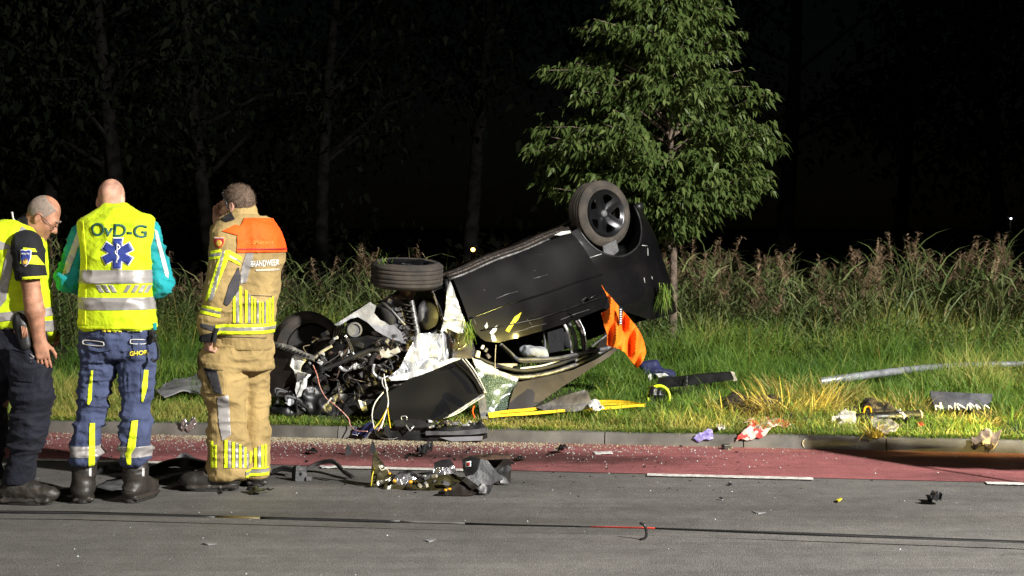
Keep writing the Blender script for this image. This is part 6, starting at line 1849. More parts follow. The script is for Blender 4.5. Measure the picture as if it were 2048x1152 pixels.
    slab('front_wing_edge', [(900, 562), (906, 575), (914, 600), (924, 628), (934, 652), (930, 668), (915, 672), (896, 660), (880, 668), (886, 645), (891, 615), (893, 585)], 12.2, M['bare_metal'], car, (0.55, 0.1), 0.006, 0.04, np.array([9.0, 1, 13.0]), 0.013, seed=6)
    slab('wing_rear', [(893, 656), (918, 668), (932, 664), (944, 680), (952, 706), (946, 716), (925, 718), (906, 722), (905, 690)], 12.1, M['car_scraped'], car, (0.6, 0.2), 0.008, 0.02, 9, 0.016, seed=8)
    slab('wing_lower_lip', [(776, 755), (845, 738), (906, 716), (926, 716), (905, 726), (868, 741), (812, 760), (782, 762)], 11.86, M['white_plastic'], car, (0.3, 0.3), 0.010, 0.012, 12, 0.014, seed=9)
    mb = MB().tube(smooth_line([P(892, 560, 12.42), P(897, 600, 12.35), P(890, 640, 12.28), P(872, 664, 12.22), (P(850, 672, 12.2))]), 0.020, 8); mb.build('wheel_arch_edge', M['plastic'], car, True)
    slab('arch_liner', [(884, 566), (892, 600), (888, 640), (870, 662), (846, 668), (828, 650), (830, 610), (850, 585), (866, 570)], 12.55, M['plastic'], car, (0.1, 0.3), 0.01, 0.02, 8, 0.03)
    v = Vol(P(854, 632, 12.45) - 0.2, P(854, 632, 12.45) + 0.2, 0.010)
    v.ell(P(856, 630, 12.47), np.eye(3), (0.105, 0.08, 0.125), 0.02); v.cut(P(854, 662, 12.4), (0.5, 0, -1)); v.cone(P(848, 610, 12.40), P(850, 662, 12.38), 0.018, 0.018, 0.01, sub=True)
    finish(v, 'inner_wing_bulge', M['grey_plastic'], car, [(0.008, (9, 9, 9), 2)])
    # ---- wheels
    make_wheel('rear_wheel', P(1199, 429, 13.45), (0.60, -0.80, 0.10), car)
    make_wheel('front_wheel', P(814, 548, 12.35), (0.04, -0.10, 1.0), car, R=0.296, w=0.20)
    fw = make_wheel('far_front_wheel', P(614, 692, 13.1), (-0.42, 0.90, 0.1), car, spokes=False)
    MB().lathe([(0.05, 0.0), (0.05, 0.2), (-0.06, 0.2), (-0.06, 0.0)], P(614, 692, 13.1), (-0.42, 0.90, 0.1), 24).build('wheel_disc', M['rubber'], fw)
    make_wheel('far_rear_wheel', CW(0, -0.74, 0.46), -CN, car, spokes=False)
    # grass wedged on the tyre, suspension below the torn wheel
    mb = MB().tube([P(818, 578, 12.38), P(824, 610, 12.38), P(834, 662, 12.34), P(836, 684, 12.32)], [0.020, 0.024, 0.026, 0.03], 10); autosmooth(mb.build('damper', M['grey_metal'], car), 50)
    pts = [P(812, 600, 12.36) + (P(826, 668, 12.33) - P(812, 600, 12.36)) * f + 0.040 * np.array([math.cos(f * 34), math.sin(f * 34), 0]) for f in np.linspace(0, 1, 110)]
    MB().tube(pts, 0.0065, 6).build('coil_spring', M['dark_metal'], car, True)
    mb = MB().tube([P(764, 604, 12.3), P(785, 622, 12.28), P(818, 660, 12.25)], [0.014, 0.010, 0.014], 8); mb.build('tie_rod', M['grey_metal'], car, True)
    mb = MB().lathe([(-0.05, 0.0), (-0.05, 0.055), (0.0, 0.075), (0.03, 0.075), (0.03, 0.0)], P(814, 585, 12.36), (0.05, -0.1, 1), 20); autosmooth(mb.build('wheel_hub', M['rust'], car), 40)
    autosmooth(MB().tube([P(765, 612, 12.34), P(775, 625, 12.33), P(783, 640, 12.32), P(784, 648, 12.32)], [0.03, 0.055, 0.065, 0.05], 12).build('drive_joint', M['rubber'], car), 50)
    slab('lower_arm', [(762, 606), (776, 600), (800, 610), (812, 640), (828, 664), (846, 668), (848, 676), (822, 680), (806, 660), (790, 632), (770, 626)], 12.42, M['dark_metal'], car, (0.1, 0.3), 0.025, 0.015, 9, 0.02)
    MB().box(P(838, 676, 12.28), (0.13, 0.06, 0.03)).build('strut_mount', M['grey_metal'], car)
    for k in range(5): MB().box(P(814, 652 + 7 * k, 12.26), (0.035, 0.03, 0.012), Matrix.Rotation(0.3, 3, 'Y')).build('bump_stop_ring', M['rubber'], car)
    slab('subframe_bracket', [(776, 590), (800, 584), (806, 606), (795, 628), (782, 612)], 12.45, M['dark_metal'], car, (0.2, 0.1), 0.02, 0.01)
    MB().box(P(780, 602, 12.33), (0.035, 0.03, 0.03), Matrix.Rotation(0.5, 3, 'Y')).build('sensor_block', M['white_plastic'], car)
    # ---- shields
    slab('engine_shield', [(740, 604), (752, 612), (748, 626), (760, 640), (790, 652), (806, 668), (813, 688), (795, 685), (770, 672), (752, 662), (735, 645), (716, 634), (700, 638), (678, 652), (668, 650), (700, 630), (722, 616)], 12.25, M['pale_grey'], car, (0.2, 0.25), 0.008, 0.015, 5, 0.02, seed=2)
    slab('engine_shield', [(752, 612), (782, 600), (812, 642), (826, 680), (813, 688), (806, 668), (790, 652), (762, 640), (750, 626)], 12.4, M['grey_plastic'], car, (0.1, 0.2), 0.008, 0.01, 5, 0.02, seed=4)
    # ---- engine bay: block, sump, covers, pipes
    v = Vol(P(740, 740, 12.35) - np.array([0.85, 0.55, 0.55]), P(740, 740, 12.35) + np.array([0.85, 0.6, 0.5]), 0.016)
    v.box(P(735, 730, 12.65), np.eye(3), (0.42, 0.28, 0.22), 0.05, 0.05)
    v.box(P(660, 735, 12.75), np.eye(3), (0.30, 0.25, 0.16), 0.04, 0.05)
    v.box(P(800, 760, 12.45), np.eye(3), (0.32, 0.25, 0.20), 0.06, 0.05)
    v.cone(P(650, 800, 12.5), P(780, 790, 12.4), 0.11, 0.13, 0.06)
    finish(v, 'engine_block', M['dark_metal'], car, [(0.05, (8, 8, 8), 3), (0.03, (18, 18, 18), 5)])
    slab('intake_cover', [(640, 712), (662, 696), (695, 682), (735, 674), (760, 678), (752, 694), (720, 706), (690, 720), (660, 732), (636, 742), (628, 735)], 12.1, M['plastic'], car, (0.15, -0.6), 0.05, 0.02, 6, 0.025, seed=7)
    slab('silver_label', [(676, 696), (694, 689), (700, 705), (682, 713)], 12.05, M['white_plastic'], car, (0.15, -0.3), 0.004)
    for (x, y) in [(680, 701), (688, 698), (692, 704)]:
        MB().box(P(x, y, 12.035), (0.003, 0.003, 0.05), Matrix.Rotation(-0.35, 3, 'Y')).build('label_line', M['dark_metal'], car)
    mb = MB().lathe([(-0.09, 0.0), (-0.09, 0.058), (-0.07, 0.064), (0.02, 0.064), (0.03, 0.058), (0.03, 0.048), (0.012, 0.046), (0.012, 0.0)], P(708, 660, 12.12), (0.25, -0.9, 0.1), 28); autosmooth(mb.build('pulley', M['grey_plastic'], car), 40)
    mb = MB()
    for k in range(5): mb.lathe([(0.0, 0.05), (0.006, 0.066), (0.012, 0.05)], P(686 - 5 * k, 662 + 2 * k, 12.15), (-0.8, -0.2, 0.2), 20)
    autosmooth(mb.build('belt_pulley_grooves', M['dark_metal'], car), 40)['kind'] = 'stuff'
    def pipe(nm, pts, r, mk, Y=12.05, n=8):
        MB().tube(smooth_line([P(x, y, Y + (q[0] if q else 0)) for x, y, *q in pts]), r, n).build(nm, M[mk], car, True)
    pipe('chrome_pipe', [(676, 728), (684, 738), (696, 740), (706, 733), (714, 726)], 0.016, 'bare_metal')
    pipe('chrome_pipe', [(706, 735), (722, 731), (730, 727)], 0.022, 'white_plastic')
    pipe('chrome_ring', [(748, 728), (746, 742), (752, 752), (766, 758), (782, 757)], 0.012, 'bare_metal', 11.95)
    pipe('coolant_hose', [(640, 742), (670, 730), (710, 712), (742, 700), (760, 702)], 0.018, 'rubber', 11.98)
    pipe('coolant_hose', [(750, 770), (740, 745), (742, 722), (752, 705)], 0.022, 'rubber', 12.0)
    pipe('throttle_tube', [(700, 715), (716, 712), (732, 706), (740, 712)], 0.026, 'grey_metal', 12.02)
    pipe('throttle_tube', [(690, 724), (702, 714), (722, 716), (734, 722)], 0.018, 'dark_metal', 12.0)
    pipe('bracket_rod', [(690, 670), (698, 684), (706, 706), (708, 712)], 0.010, 'bare_metal', 12.0)
    pipe('bracket_rod', [(694, 674), (702, 690), (707, 704)], 0.006, 'rubber', 11.98)
    pipe('bracket_rod', [(752, 684), (770, 690), (790, 692), (800, 690)], 0.007, 'grey_metal', 12.05)
    pipe('oil_elbow', [(664, 808), (666, 795), (672, 785), (680, 778)], 0.035, 'grey_metal', 12.05, 10)
    pipe('grey_hose', [(630, 716), (640, 706), (654, 697), (664, 692)], 0.012, 'cream', 12.0)
    slab('filter_box', [(758, 700), (778, 688), (796, 692), (800, 704), (778, 716), (762, 716)], 12.08, M['cream'], car, (0.2, 0.2), 0.03, 0.01)
    slab('fuse_tray', [(742, 676), (772, 676), (800, 684), (806, 692), (780, 694), (748, 690)], 12.14, M['plastic'], car, (0.2, -0.2), 0.025, 0.012)
    for (x, y, s_, mk) in [(756, 688, 0.05, 'dark_metal'), (766, 693, 0.03, 'grey_metal'), (742, 706, 0.04, 'dark_metal'), (728, 716, 0.05, 'grey_metal'), (754, 712, 0.028, 'white_plastic'), (786, 686, 0.035, 'plastic'), (672, 676, 0.028, 'white_plastic'), (664, 684, 0.04, 'dark_metal'), (650, 668, 0.05, 'plastic'), (720, 690, 0.05, 'plastic'), (640, 724, 0.04, 'white_plastic'), (634, 760, 0.06, 'dark_metal'), (700, 760, 0.07, 'dark_metal'), (726, 748, 0.06, 'plastic')]:
        o = MB().box(P(x, y, 12.06), (s_ * 1.2, s_, s_ * 0.8), Matrix.Rotation(random.uniform(-0.8, 0.8), 3, 'Y') @ Matrix.Rotation(random.uniform(-0.6, 0.6), 3, 'Z')).build('engine_fitting', M[mk], car); bevel(o, s_ * 0.12, 2)
    rq = random.Random(31)
    for k in range(34):
        x = rq.uniform(625, 800); y = 690 + (x - 625) * -0.12 + rq.uniform(-18, 70)
        o = MB().box(P(x, y, 12.02 + rq.uniform(-0.03, 0.1)), (rq.uniform(0.02, 0.07), rq.uniform(0.02, 0.05), rq.uniform(0.01, 0.04)), Matrix.Rotation(rq.uniform(-1.2, 1.2), 3, 'Y') @ Matrix.Rotation(rq.uniform(-0.9, 0.9), 3, 'Z'), rq.uniform(0.6, 1)).build('torn_bracket', M[rq.choice(['dark_metal', 'dark_metal', 'plastic', 'rust', 'grey_metal', 'grey_plastic', 'bare_metal'])], car); bevel(o, 0.004, 1)
    for k in range(26):
        x = rq.uniform(620, 790); y = rq.uniform(670, 800)
        pipe('loose_cable', [(x, y, rq.uniform(-0.08, 0.05)), (x + rq.uniform(-18, 18), y + rq.uniform(4, 24), rq.uniform(-0.1, 0)), (x + rq.uniform(-30, 30), y + rq.uniform(10, 40), rq.uniform(-0.06, 0.05))], rq.uniform(0.003, 0.007), rq.choice(['rubber', 'plastic', 'dark_metal', 'rust', 'grey_plastic']), 12.02, 5)
    # ---- front bumper and its white bracket
    slab('front_bumper', [(536, 690), (560, 692), (592, 712), (596, 735), (592, 792), (566, 796), (540, 792), (534, 740)], 11.95, M['car_scraped'], car, (-0.2, 0.1), 0.02, 0.025, 4, 0.03, seed=3)
    slab('bumper_beam', [(544, 684), (580, 692), (612, 706), (630, 714), (628, 722), (606, 716), (574, 703), (542, 692)], 11.9, M['grey_metal'], car, (0.0, 0.5), 0.03, 0.006, 18, 0.02)
    for k in range(11): MB().box(P(548 + 7 * k, 688 + 2.5 * k, 11.87), (0.012, 0.03, 0.018)).build('beam_rib', M['plastic'], car)
    slab('headlamp_bracket', [(586, 712), (594, 709), (608, 711), (612, 722), (604, 730), (600, 744), (622, 750), (614, 758), (612, 776), (606, 780), (602, 792), (594, 796), (590, 780), (594, 760), (588, 742), (580, 732)], 11.88, M['white_plastic'], car, (0.1, 0.2), 0.012, 0.03, 12, 0.012, seed=5)
    slab('bracket_fold', [(594, 744), (616, 748), (610, 756), (594, 762)], 11.84, M['grey_plastic'], car, (0, 0.5), 0.01, 0.01)
    slab('bumper_grille', [(600, 724), (640, 716), (650, 740), (660, 780), (640, 820), (612, 824), (604, 800), (612, 770)], 12.1, M['plastic'], car, (0.1, 0.2), 0.02, 0.03, 8, 0.03)
    # dark lower parts lying in the grass
    slab('splash_guard', [(612, 800), (660, 790), (720, 786), (750, 800), (742, 836), (680, 838), (620, 832)], 12.0, M['plastic'], car, (0.1, 0.4), 0.015, 0.035, 7, 0.03)
    slab('torn_liner', [(716, 800), (730, 804), (736, 822), (728, 826), (722, 818)], 11.9, M['white_plastic'], car, (0.2, 0.2), 0.006, 0.02, 14)
    rr = random.Random(4)
    for k in range(7):
        c0 = (rr.uniform(542, 600), rr.uniform(800, 826))
        pts = [(c0[0], c0[1], 0), (c0[0] + rr.uniform(-12, 12), c0[1] - rr.uniform(10, 30), -0.05), (c0[0] + rr.uniform(6, 30), c0[1] - rr.uniform(-4, 20), 0.02), (c0[0] + rr.uniform(20, 50), c0[1] + rr.uniform(-4, 14), 0.05)]
        pipe('loose_hose', pts, rr.uniform(0.006, 0.012), rr.choice(['rubber', 'plastic', 'grey_plastic']), 11.85, 6)
    v = Vol(P(588, 812, 11.95) - 0.32, P(588, 812, 11.95) + 0.32, 0.012)
    v.ell(P(616, 796, 12.0), np.eye(3), (0.10, 0.09, 0.09), 0.03); v.ell(P(580, 822, 11.95), np.eye(3), (0.14, 0.1, 0.05), 0.04); v.ell(P(640, 815, 12.0), np.eye(3), (0.1, 0.1, 0.08), 0.04)
    finish(v, 'lamp_housing', M['plastic'], car, [(0.04, (14, 14, 14), 3)])
    slab('foil_scrap', [(572, 796), (584, 794), (590, 806), (580, 812), (570, 806)], 11.82, M['bare_metal'], car, (0, 0.3), 0.004, 0.015, 20, 0.012)
    # ---- hanging wires
    def wire(pts, r, mk):
        MB().tube(smooth_line([P(x, y, Y) for x, y, Y in pts], 8), r, 6).build('wire', M[mk], car, True)
    M['wire_red'] = mat('red_wire', (0.50, 0.06, 0.05), 0.4, var=0.2, vscale=60, col2=(0.75, 0.55, 0.5))
    M['wire_yellow'] = mat('yellow_wire', (0.80, 0.55, 0.02), 0.4, var=0.1)
    M['wire_white'] = mat('white_wire', (0.72, 0.72, 0.72), 0.4, var=0.1)
    wire([(626, 730, 11.8), (634, 750, 11.72), (640, 774, 11.62), (652, 796, 11.5), (672, 812, 11.42), (696, 836, 11.34), (701, 852, 11.3), (712, 861, 11.2), (735, 863, 11.14)], 0.0042, 'wire_red')
    wire([(776, 752, 11.8), (765, 758, 11.7), (766, 772, 11.6), (775, 780, 11.5), (770, 764, 11.55), (768, 748, 11.6)], 0.0052, 'wire_white')
    wire([(768, 752, 11.6), (774, 785, 11.45), (776, 808, 11.3), (770, 830, 11.2), (762, 856, 11.1)], 0.0055, 'wire_white')
    wire([(767, 784, 11.5), (750, 806, 11.4), (744, 830, 11.25), (748, 856, 11.12)], 0.005, 'wire_white')
    wire([(774, 818, 11.25), (762, 840, 11.15), (748, 858, 11.1)], 0.004, 'wire_yellow'); wire([(775, 815, 11.25), (778, 838, 11.18), (781, 856, 11.12)], 0.004, 'wire_yellow')
    wire([(772, 822, 11.25), (764, 846, 11.12), (756, 862, 11.08)], 0.004, 'wire_red')
    wire([(992, 690, 12.1), (991, 700, 12.0), (990, 730, 11.9), (991, 755, 11.85)], 0.003, 'cream')
    o = MB().box(P(659, 801, 11.47), (0.014, 0.014, 0.05), Matrix.Rotation(0.6, 3, 'Y')).build('wire_connector', M['white_plastic'], car); bevel(o, 0.003)
    # broken mirror bits at the door's front corner
    for (x, y, s_, mk) in [(986, 676, 0.05, 'bare_metal'), (965, 694, 0.03, 'white_plastic'), (955, 708, 0.05, 'cream'), (972, 700, 0.03, 'grey_plastic'), (976, 712, 0.04, 'dark_metal')]:
        o = MB().box(P(x, y, 12.15), (s_, s_ * 0.6, s_ * 1.1), Matrix.Rotation(random.uniform(-0.8, 0.8), 3, 'Y') @ Matrix.Rotation(0.6, 3, 'Z'), 0.7).build('mirror_fragment', M[mk], car); bevel(o, s_ * 0.15, 2)
    return car
car = build_car()

# ------------------------------------------------------------------ loose things round the wreck
M['foil'] = mat('crumpled_silver_foil', (0.75, 0.75, 0.77), 0.18, 0.9, var=0.1, vscale=20, bump=0.7, bscale=40, bdist=0.02)
M['navy_bag'] = weave('blue_bag_fabric', (0.022, 0.025, 0.085), 0.6)
M['yellow_strap'] = weave('yellow_webbing', (0.80, 0.50, 0.012), 0.7)
M['neon'] = mat('neon_yellow_plastic', (0.62, 0.80, 0.01), 0.4, var=0.1)
M['purple'] = mat('purple_wrapper', (0.10, 0.07, 0.42), 0.35, var=0.3, vscale=40, col2=(0.45, 0.42, 0.62))
M['red_cloth'] = mat('red_and_white_cloth', (0.62, 0.05, 0.04), 0.8, var=0.1, vscale=16, col2=(0.72, 0.60, 0.52), bump=0.3, bscale=200)
M['paper'] = mat('pale_paper', (0.66, 0.62, 0.55), 0.8, var=0.12, vscale=14, bump=0.5, bscale=30, bdist=0.01)
M['red_cloth'].node_tree.nodes['Color Ramp'].color_ramp.elements[0].position = 0.46; M['red_cloth'].node_tree.nodes['Color Ramp'].color_ramp.elements[1].position = 0.52
M['clear_plastic'] = mat('dirty_clear_plastic', (0.50, 0.45, 0.37), 0.25, var=0.25, vscale=20, bump=0.6, bscale=26, bdist=0.02, alpha=0.8)
M['galvanised'] = mat('galvanised_steel', (0.42, 0.44, 0.47), 0.42, 0.55, var=0.22, vscale=10, bump=0.15, bscale=60)
M['amber'] = mat('amber_lens', (0.75, 0.33, 0.01), 0.2, var=0.1)
M['khaki_plastic'] = mat('smoked_lamp_plastic', (0.055, 0.048, 0.022), 0.25, 0.2, var=0.4, vscale=20, bump=0.4, bscale=30, bdist=0.01)
M['tape'] = mat('black_ribbon', (0.012, 0.012, 0.012), 0.5, var=0.2)
M['tape_yellow'] = mat('yellow_ribbon', (0.09, 0.065, 0.015), 0.5)
M['tape_pale'] = mat('pale_ribbon', (0.13, 0.125, 0.12), 0.5)
M['tape_red'] = mat('red_ribbon', (0.55, 0.04, 0.02), 0.5, var=0.2)

KT = 0.012
def drape(px, py):
    """surface point (road, kerb face, kerb top or verge) seen at a pixel"""
    g = G(px, py, 0.0); s, t = to_st(g)
    if t <= 0.0: return g
    C = np.array([0, 0, CAM_H]); d = P(px, py, 1.0) - C
    tt = ((K0 + VV_ * KT - C) @ VV_) / (d @ VV_)
    q = C + d * tt
    if q[2] <= 0.090: return q
    g = G(px, py, 0.093); s, t = to_st(g)
    if t <= 0.15: return g
    return VG(px, py)

def rag(name, poly, m, label=None, cat=None, parent=None, lift=0.01, amp=0.03, fr=16.0, thick=0.003, step=None, seed=0, group=None, fn_base=None):
    fb = fn_base or drape
    pts = np.array(poly, float)
    st = step or max(1.6, 0.07 * np.ptp(pts, 0).max())
    def fn(uv):
        out = []
        for x, y in uv: out.append(fb(x, y))
        out = np.array(out)
        nz = ridge(out, fr, seed) ** 1.5 * amp + vnoise(out, fr * 2.5, seed + 2) * amp * 0.4 + lift
        out = out + nz[:, None] * np.array([0, -0.35, 1.0])
        return out
    V, F, _ = patch_mesh(poly, st, fn)
    o = mesh(name, V, F, m, parent, True, None if parent is not None else V.mean(0) * np.array([1, 1, 0]) + np.array([0, 0, V[:, 2].min()]))
    solid(o, thick, 0.0)
    if label: tag(o, label, cat, group)
    return o
RGD = lambda px, py: G(px, py, 0.0)

M['orange_bright'] = weave('bright_orange_cloth', (1.0, 0.20, 0.012), 0.6, 0.04)
# --- orange cloth hung over the edge of the door
def orange_cloth():
    poly = [(1203, 570), (1209, 580), (1222, 594), (1232, 606), (1244, 620), (1258, 635), (1272, 652), (1282, 668), (1289, 686), (1292, 704), (1287, 720), (1275, 737), (1264, 724), (1250, 705), (1238, 698), (1222, 694), (1214, 690), (1215, 672), (1208, 650), (1203, 626), (1214, 620), (1220, 612), (1216, 596)]
    Y = 12.62
    e = empty('orange_cloth', P(1240, 650, Y), 'bright orange cloth hanging from the car beside its rear window', 'cloth')
    def bend(d): return 0.05 * np.sin(d[:, 0] * 42 + d[:, 1] * 9) + 0.035 * np.sin(d[:, 0] * 70 - d[:, 1] * 14)
    slab('cloth_sheet', poly, Y, M['orange_bright'], e, (0.5, 0.05), 0.004, 0.010, 9, 0.014, seed=4, bend=bend)
    slab('cloth_label', [(1238, 614), (1246, 615), (1244, 650), (1238, 649)], Y - 0.075, M['black_cloth'], e, (0.5, 0.05), 0.003)
    for k in range(7):
        MB().box(P(1241.5, 619 + 4.6 * k, Y - 0.088), (0.016, 0.003, 0.011)).build('label_mark', M['ink_white'], e)
orange_cloth()

# --- yellow lifting strap in a long loop
strap = empty('yellow_strap', VG(1130, 838), 'flat yellow rescue strap lying in a long loop on the grass by the kerb', 'strap')
for nm, pts, w in [('strap_band', [(976, 848), (1020, 842), (1080, 836), (1140, 828), (1200, 822), (1250, 823), (1290, 829)], 0.022), ('strap_band', [(978, 853), (1040, 848), (1100, 843), (1170, 838), (1230, 834), (1288, 830)], 0.020), ('strap_band', [(1150, 832), (1200, 828), (1250, 827), (1286, 830)], 0.015)]:
    c = smooth_line([VG(x, y) + np.array([0, 0, 0.075]) for x, y in pts], 6)
    V = []; F = []
    for i, q in enumerate(c):
        tw = 0.25 * math.sin(i * 0.5)
        V += [q + np.array([0, -w * 0.2, -w * 0.5 + tw * 0.01]), q + np.array([0, w * 0.2, w * 0.5])]
    for i in range(len(c) - 1): F.append((2 * i, 2 * i + 2, 2 * i + 3, 2 * i + 1))
    solid(mesh(nm, V, F, M['yellow_strap'], strap), 0.004)

# --- panel, trim, bag and reel lying in the grass right of the wreck
o = slab('car_bodywork', [(1072, 816), (1110, 800), (1150, 786), (1168, 780), (1176, 786), (1185, 815), (1150, 824), (1100, 826)], 11.75, mat('grey_brown_panel', (0.055, 0.048, 0.045), 0.5, var=0.3, vscale=10, bump=0.3, bscale=30, bdist=0.01), tilt=(0.1, 0.5), thick=0.03, amp=0.008)
tag(o, 'grey-brown car panel lying in the grass under the rear of the wreck', 'car panel')
o = rag('blue_cloth', [(1088, 806), (1098, 797), (1112, 795), (1116, 802), (1104, 808), (1092, 810)], M['navy_bag'], 'small blue cloth behind the grey-brown panel under the wreck', 'cloth', lift=0.09, amp=0.03)
o = MB().tube(smooth_line([P(1166, 822, 11.9), P(1172, 810, 11.9), P(1178, 822, 11.9)]), 0.006, 6).build('orange_clip', M['orange'], None, True, P(1172, 822, 11.9)); tag(o, 'small orange wire loop in front of the grey-brown panel', 'wire')
o = slab('trim_strip', [(1318, 757), (1373, 752), (1400, 748), (1462, 744), (1468, 758), (1440, 762), (1374, 770), (1330, 775), (1314, 770)], 12.75, M['plastic'], tilt=(-0.05, -0.25), thick=0.03, amp=0.003)
tag(o, 'long dark plastic trim strip lying across the grass right of the wreck', 'trim strip')
MB().box(P(1374, 762, 12.70), (0.006, 0.012, 0.085)).build('strip_joint', M['grey_metal'], o)
slab('strip_end', [(1460, 742), (1468, 744), (1474, 760), (1466, 762)], 12.76, M['cream'], o, thick=0.03)
bag = empty('blue_bag', VG(1315, 765), 'dark blue bag with pale print behind the dark trim strip', 'bag')
v = Vol(VG(1315, 778) - np.array([0.28, 0.2, 0.1]), VG(1315, 778) + np.array([0.3, 0.25, 0.4]), 0.012)
c = VG(1315, 778) + np.array([0, 0, 0.06])
v.ell(c + np.array([-0.02, 0.05, 0.09]), np.eye(3), (0.10, 0.08, 0.055), 0.03); v.ell(c + np.array([0.08, 0.05, 0.06]), np.eye(3), (0.08, 0.06, 0.035), 0.05); v.cone(c + np.array([-0.12, 0.05, 0.14]), c + np.array([-0.02, 0.05, 0.12]), 0.03, 0.06, 0.04)
finish(v, 'bag_body', M['navy_bag'], bag, [(0.03, (12, 12, 12), 4)])
rag('bag_print', [(1296, 752), (1302, 748), (1304, 758), (1299, 766)], M['ink_white'], parent=bag, fn_base=lambda x, y: P(x, y, c[1] - 0.07), amp=0.004, lift=0)
rag('bag_print', [(1310, 748), (1330, 747), (1338, 752), (1328, 753), (1318, 756)], M['white_plastic'], parent=bag, fn_base=lambda x, y: P(x, y, c[1] - 0.06), amp=0.004, lift=0)
reel = empty('neon_reel', VG(1318, 815), 'neon yellow ring with black core half hidden in the grass', 'reel')
c = VG(1318, 812) + np.array([0, 0, 0.07])
pts = [c + 0.088 * np.array([math.cos(q), 0.25 * math.sin(q), 1.05 * math.sin(q)]) for q in np.linspace(-0.9, 3.5, 26)]
MB().tube(pts, 0.012, 8).build('reel_ring', M['neon'], reel, True)
v = Vol(c - 0.12, c + 0.12, 0.01); v.ell(c + np.array([-0.02, 0.01, 0.01]), np.eye(3), (0.05, 0.04, 0.065), 0.02); finish(v, 'reel_core', M['plastic'], reel, [(0.05, (26, 26, 26), 3)])

# --- lamp post knocked flat, resting in the grass
post = empty('fallen_lamp_post', VG(1700, 760), 'galvanised steel lamp post knocked flat in the grass at right', 'lamp post')
pp = [P(1640, 770, 12.75), P(1700, 761, 12.85), P(1780, 750, 13.2), P(1860, 741, 13.6), P(1960, 735, 13.95), P(2060, 733, 14.15), P(2300, 727, 14.9)]
autosmooth(MB().tube(smooth_line([q + np.array([0, 0, 0.025]) for q in pp], 5), [0.036 - 0.0004 * i for i in range(31)], 14).build('post_tube', M['galvanised'], post), 60)
for f, q in [(0, pp[1] * 0.6 + pp[2] * 0.4), (1, pp[4] * 0.7 + pp[5] * 0.3)]:
    d = pp[2] - pp[1] if f == 0 else pp[5] - pp[4]; d = d / np.linalg.norm(d)
    MB().lathe([(-0.006, 0.033), (-0.006, 0.038), (0.006, 0.038), (0.006, 0.033)], q + np.array([0, 0, 0.025]), d, 18).build('post_collar', M['grey_metal'], post, True)

# --- grey panel with white edge at right
gp = slab('slate_board', [(1860, 784), (1900, 786), (1986, 790), (1982, 806), (1960, 816), (1920, 818), (1870, 820), (1863, 800)], 11.85, mat('slate_panel', (0.075, 0.075, 0.085), 0.5, var=0.3, vscale=8, bump=0.3, bscale=20), tilt=(0.05, 0.9), thick=0.025, amp=0.006)
tag(gp, 'slate grey panel with torn white edge lying on the right verge', 'board')
rr = random.Random(9)
for k in range(9):
    x = 1872 + k * 12 + rr.uniform(-4, 4)
    MB().tube(smooth_line([P(x, 820, 11.66), P(x + rr.uniform(-5, 5), 812 - rr.uniform(0, 8), 11.64), P(x + rr.uniform(4, 14), 817, 11.66)], 4), 0.006, 5).build('torn_padding', M['white_plastic'], gp, True)

# --- litter along the kerb
rag('red_cloth', [(1470, 893), (1484, 872), (1500, 858), (1480, 856), (1500, 848), (1540, 845), (1572, 850), (1582, 860), (1560, 862), (1545, 864), (1530, 880), (1508, 888), (1490, 893)], M['red_cloth'], 'red and white cloth draped over the kerb edge', 'cloth', amp=0.035, fr=14, step=3, seed=3)
rag('purple_wrapper', [(1386, 890), (1392, 880), (1404, 878), (1415, 870), (1424, 872), (1427, 888), (1420, 893), (1400, 894)], M['purple'], 'crumpled purple and white wrapper at the foot of the kerb', 'wrapper', amp=0.035, fr=24, step=2)
o = MB().box(G(1453, 899) + np.array([0, 0, 0.02]), (0.06, 0.05, 0.035), Matrix.Rotation(0.3, 3, 'Z')).build('black_connector', M['plastic'], None, False, G(1453, 899)); bevel(o, 0.004); tag(o, 'small black plastic block on the red lane left of the red cloth', 'car fragment')
o = MB().tube(smooth_line([G(1352, 887) + [0, 0, .01], G(1366, 884) + [0, 0, .03], G(1380, 888) + [0, 0, .012]]), 0.006, 6).build('wire_scrap', M['plastic'], None, True, G(1366, 888)); tag(o, 'short black wire scrap left of the purple wrapper', 'wire')
o = MB().lathe([(-0.03, 0.026), (0.03, 0.034), (0.034, 0.036), (0.03, 0.031), (-0.025, 0.022), (-0.025, 0.0)], G(1610, 897) + np.array([0, 0, 0.036]), (0.25, -0.9, 0.12), 20).build('paper_cup', M['paper'], None, True, G(1610, 897)); tag(o, 'small crumpled white cup lying on its side by the kerb', 'cup')
rag('white_scrap', [(1428, 862), (1434, 856), (1446, 858), (1450, 864), (1436, 867)], M['paper'], 'white scrap on the kerb top between wrapper and red cloth', 'paper scrap', amp=0.03, fr=30, step=2)
rag('white_tissue', [(1170, 832), (1178, 826), (1194, 827), (1200, 836), (1208, 845), (1190, 849), (1180, 843)], M['ink_white'], 'white tissue lying on the yellow strap', 'tissue', lift=0.09, amp=0.03, fr=24, step=2)
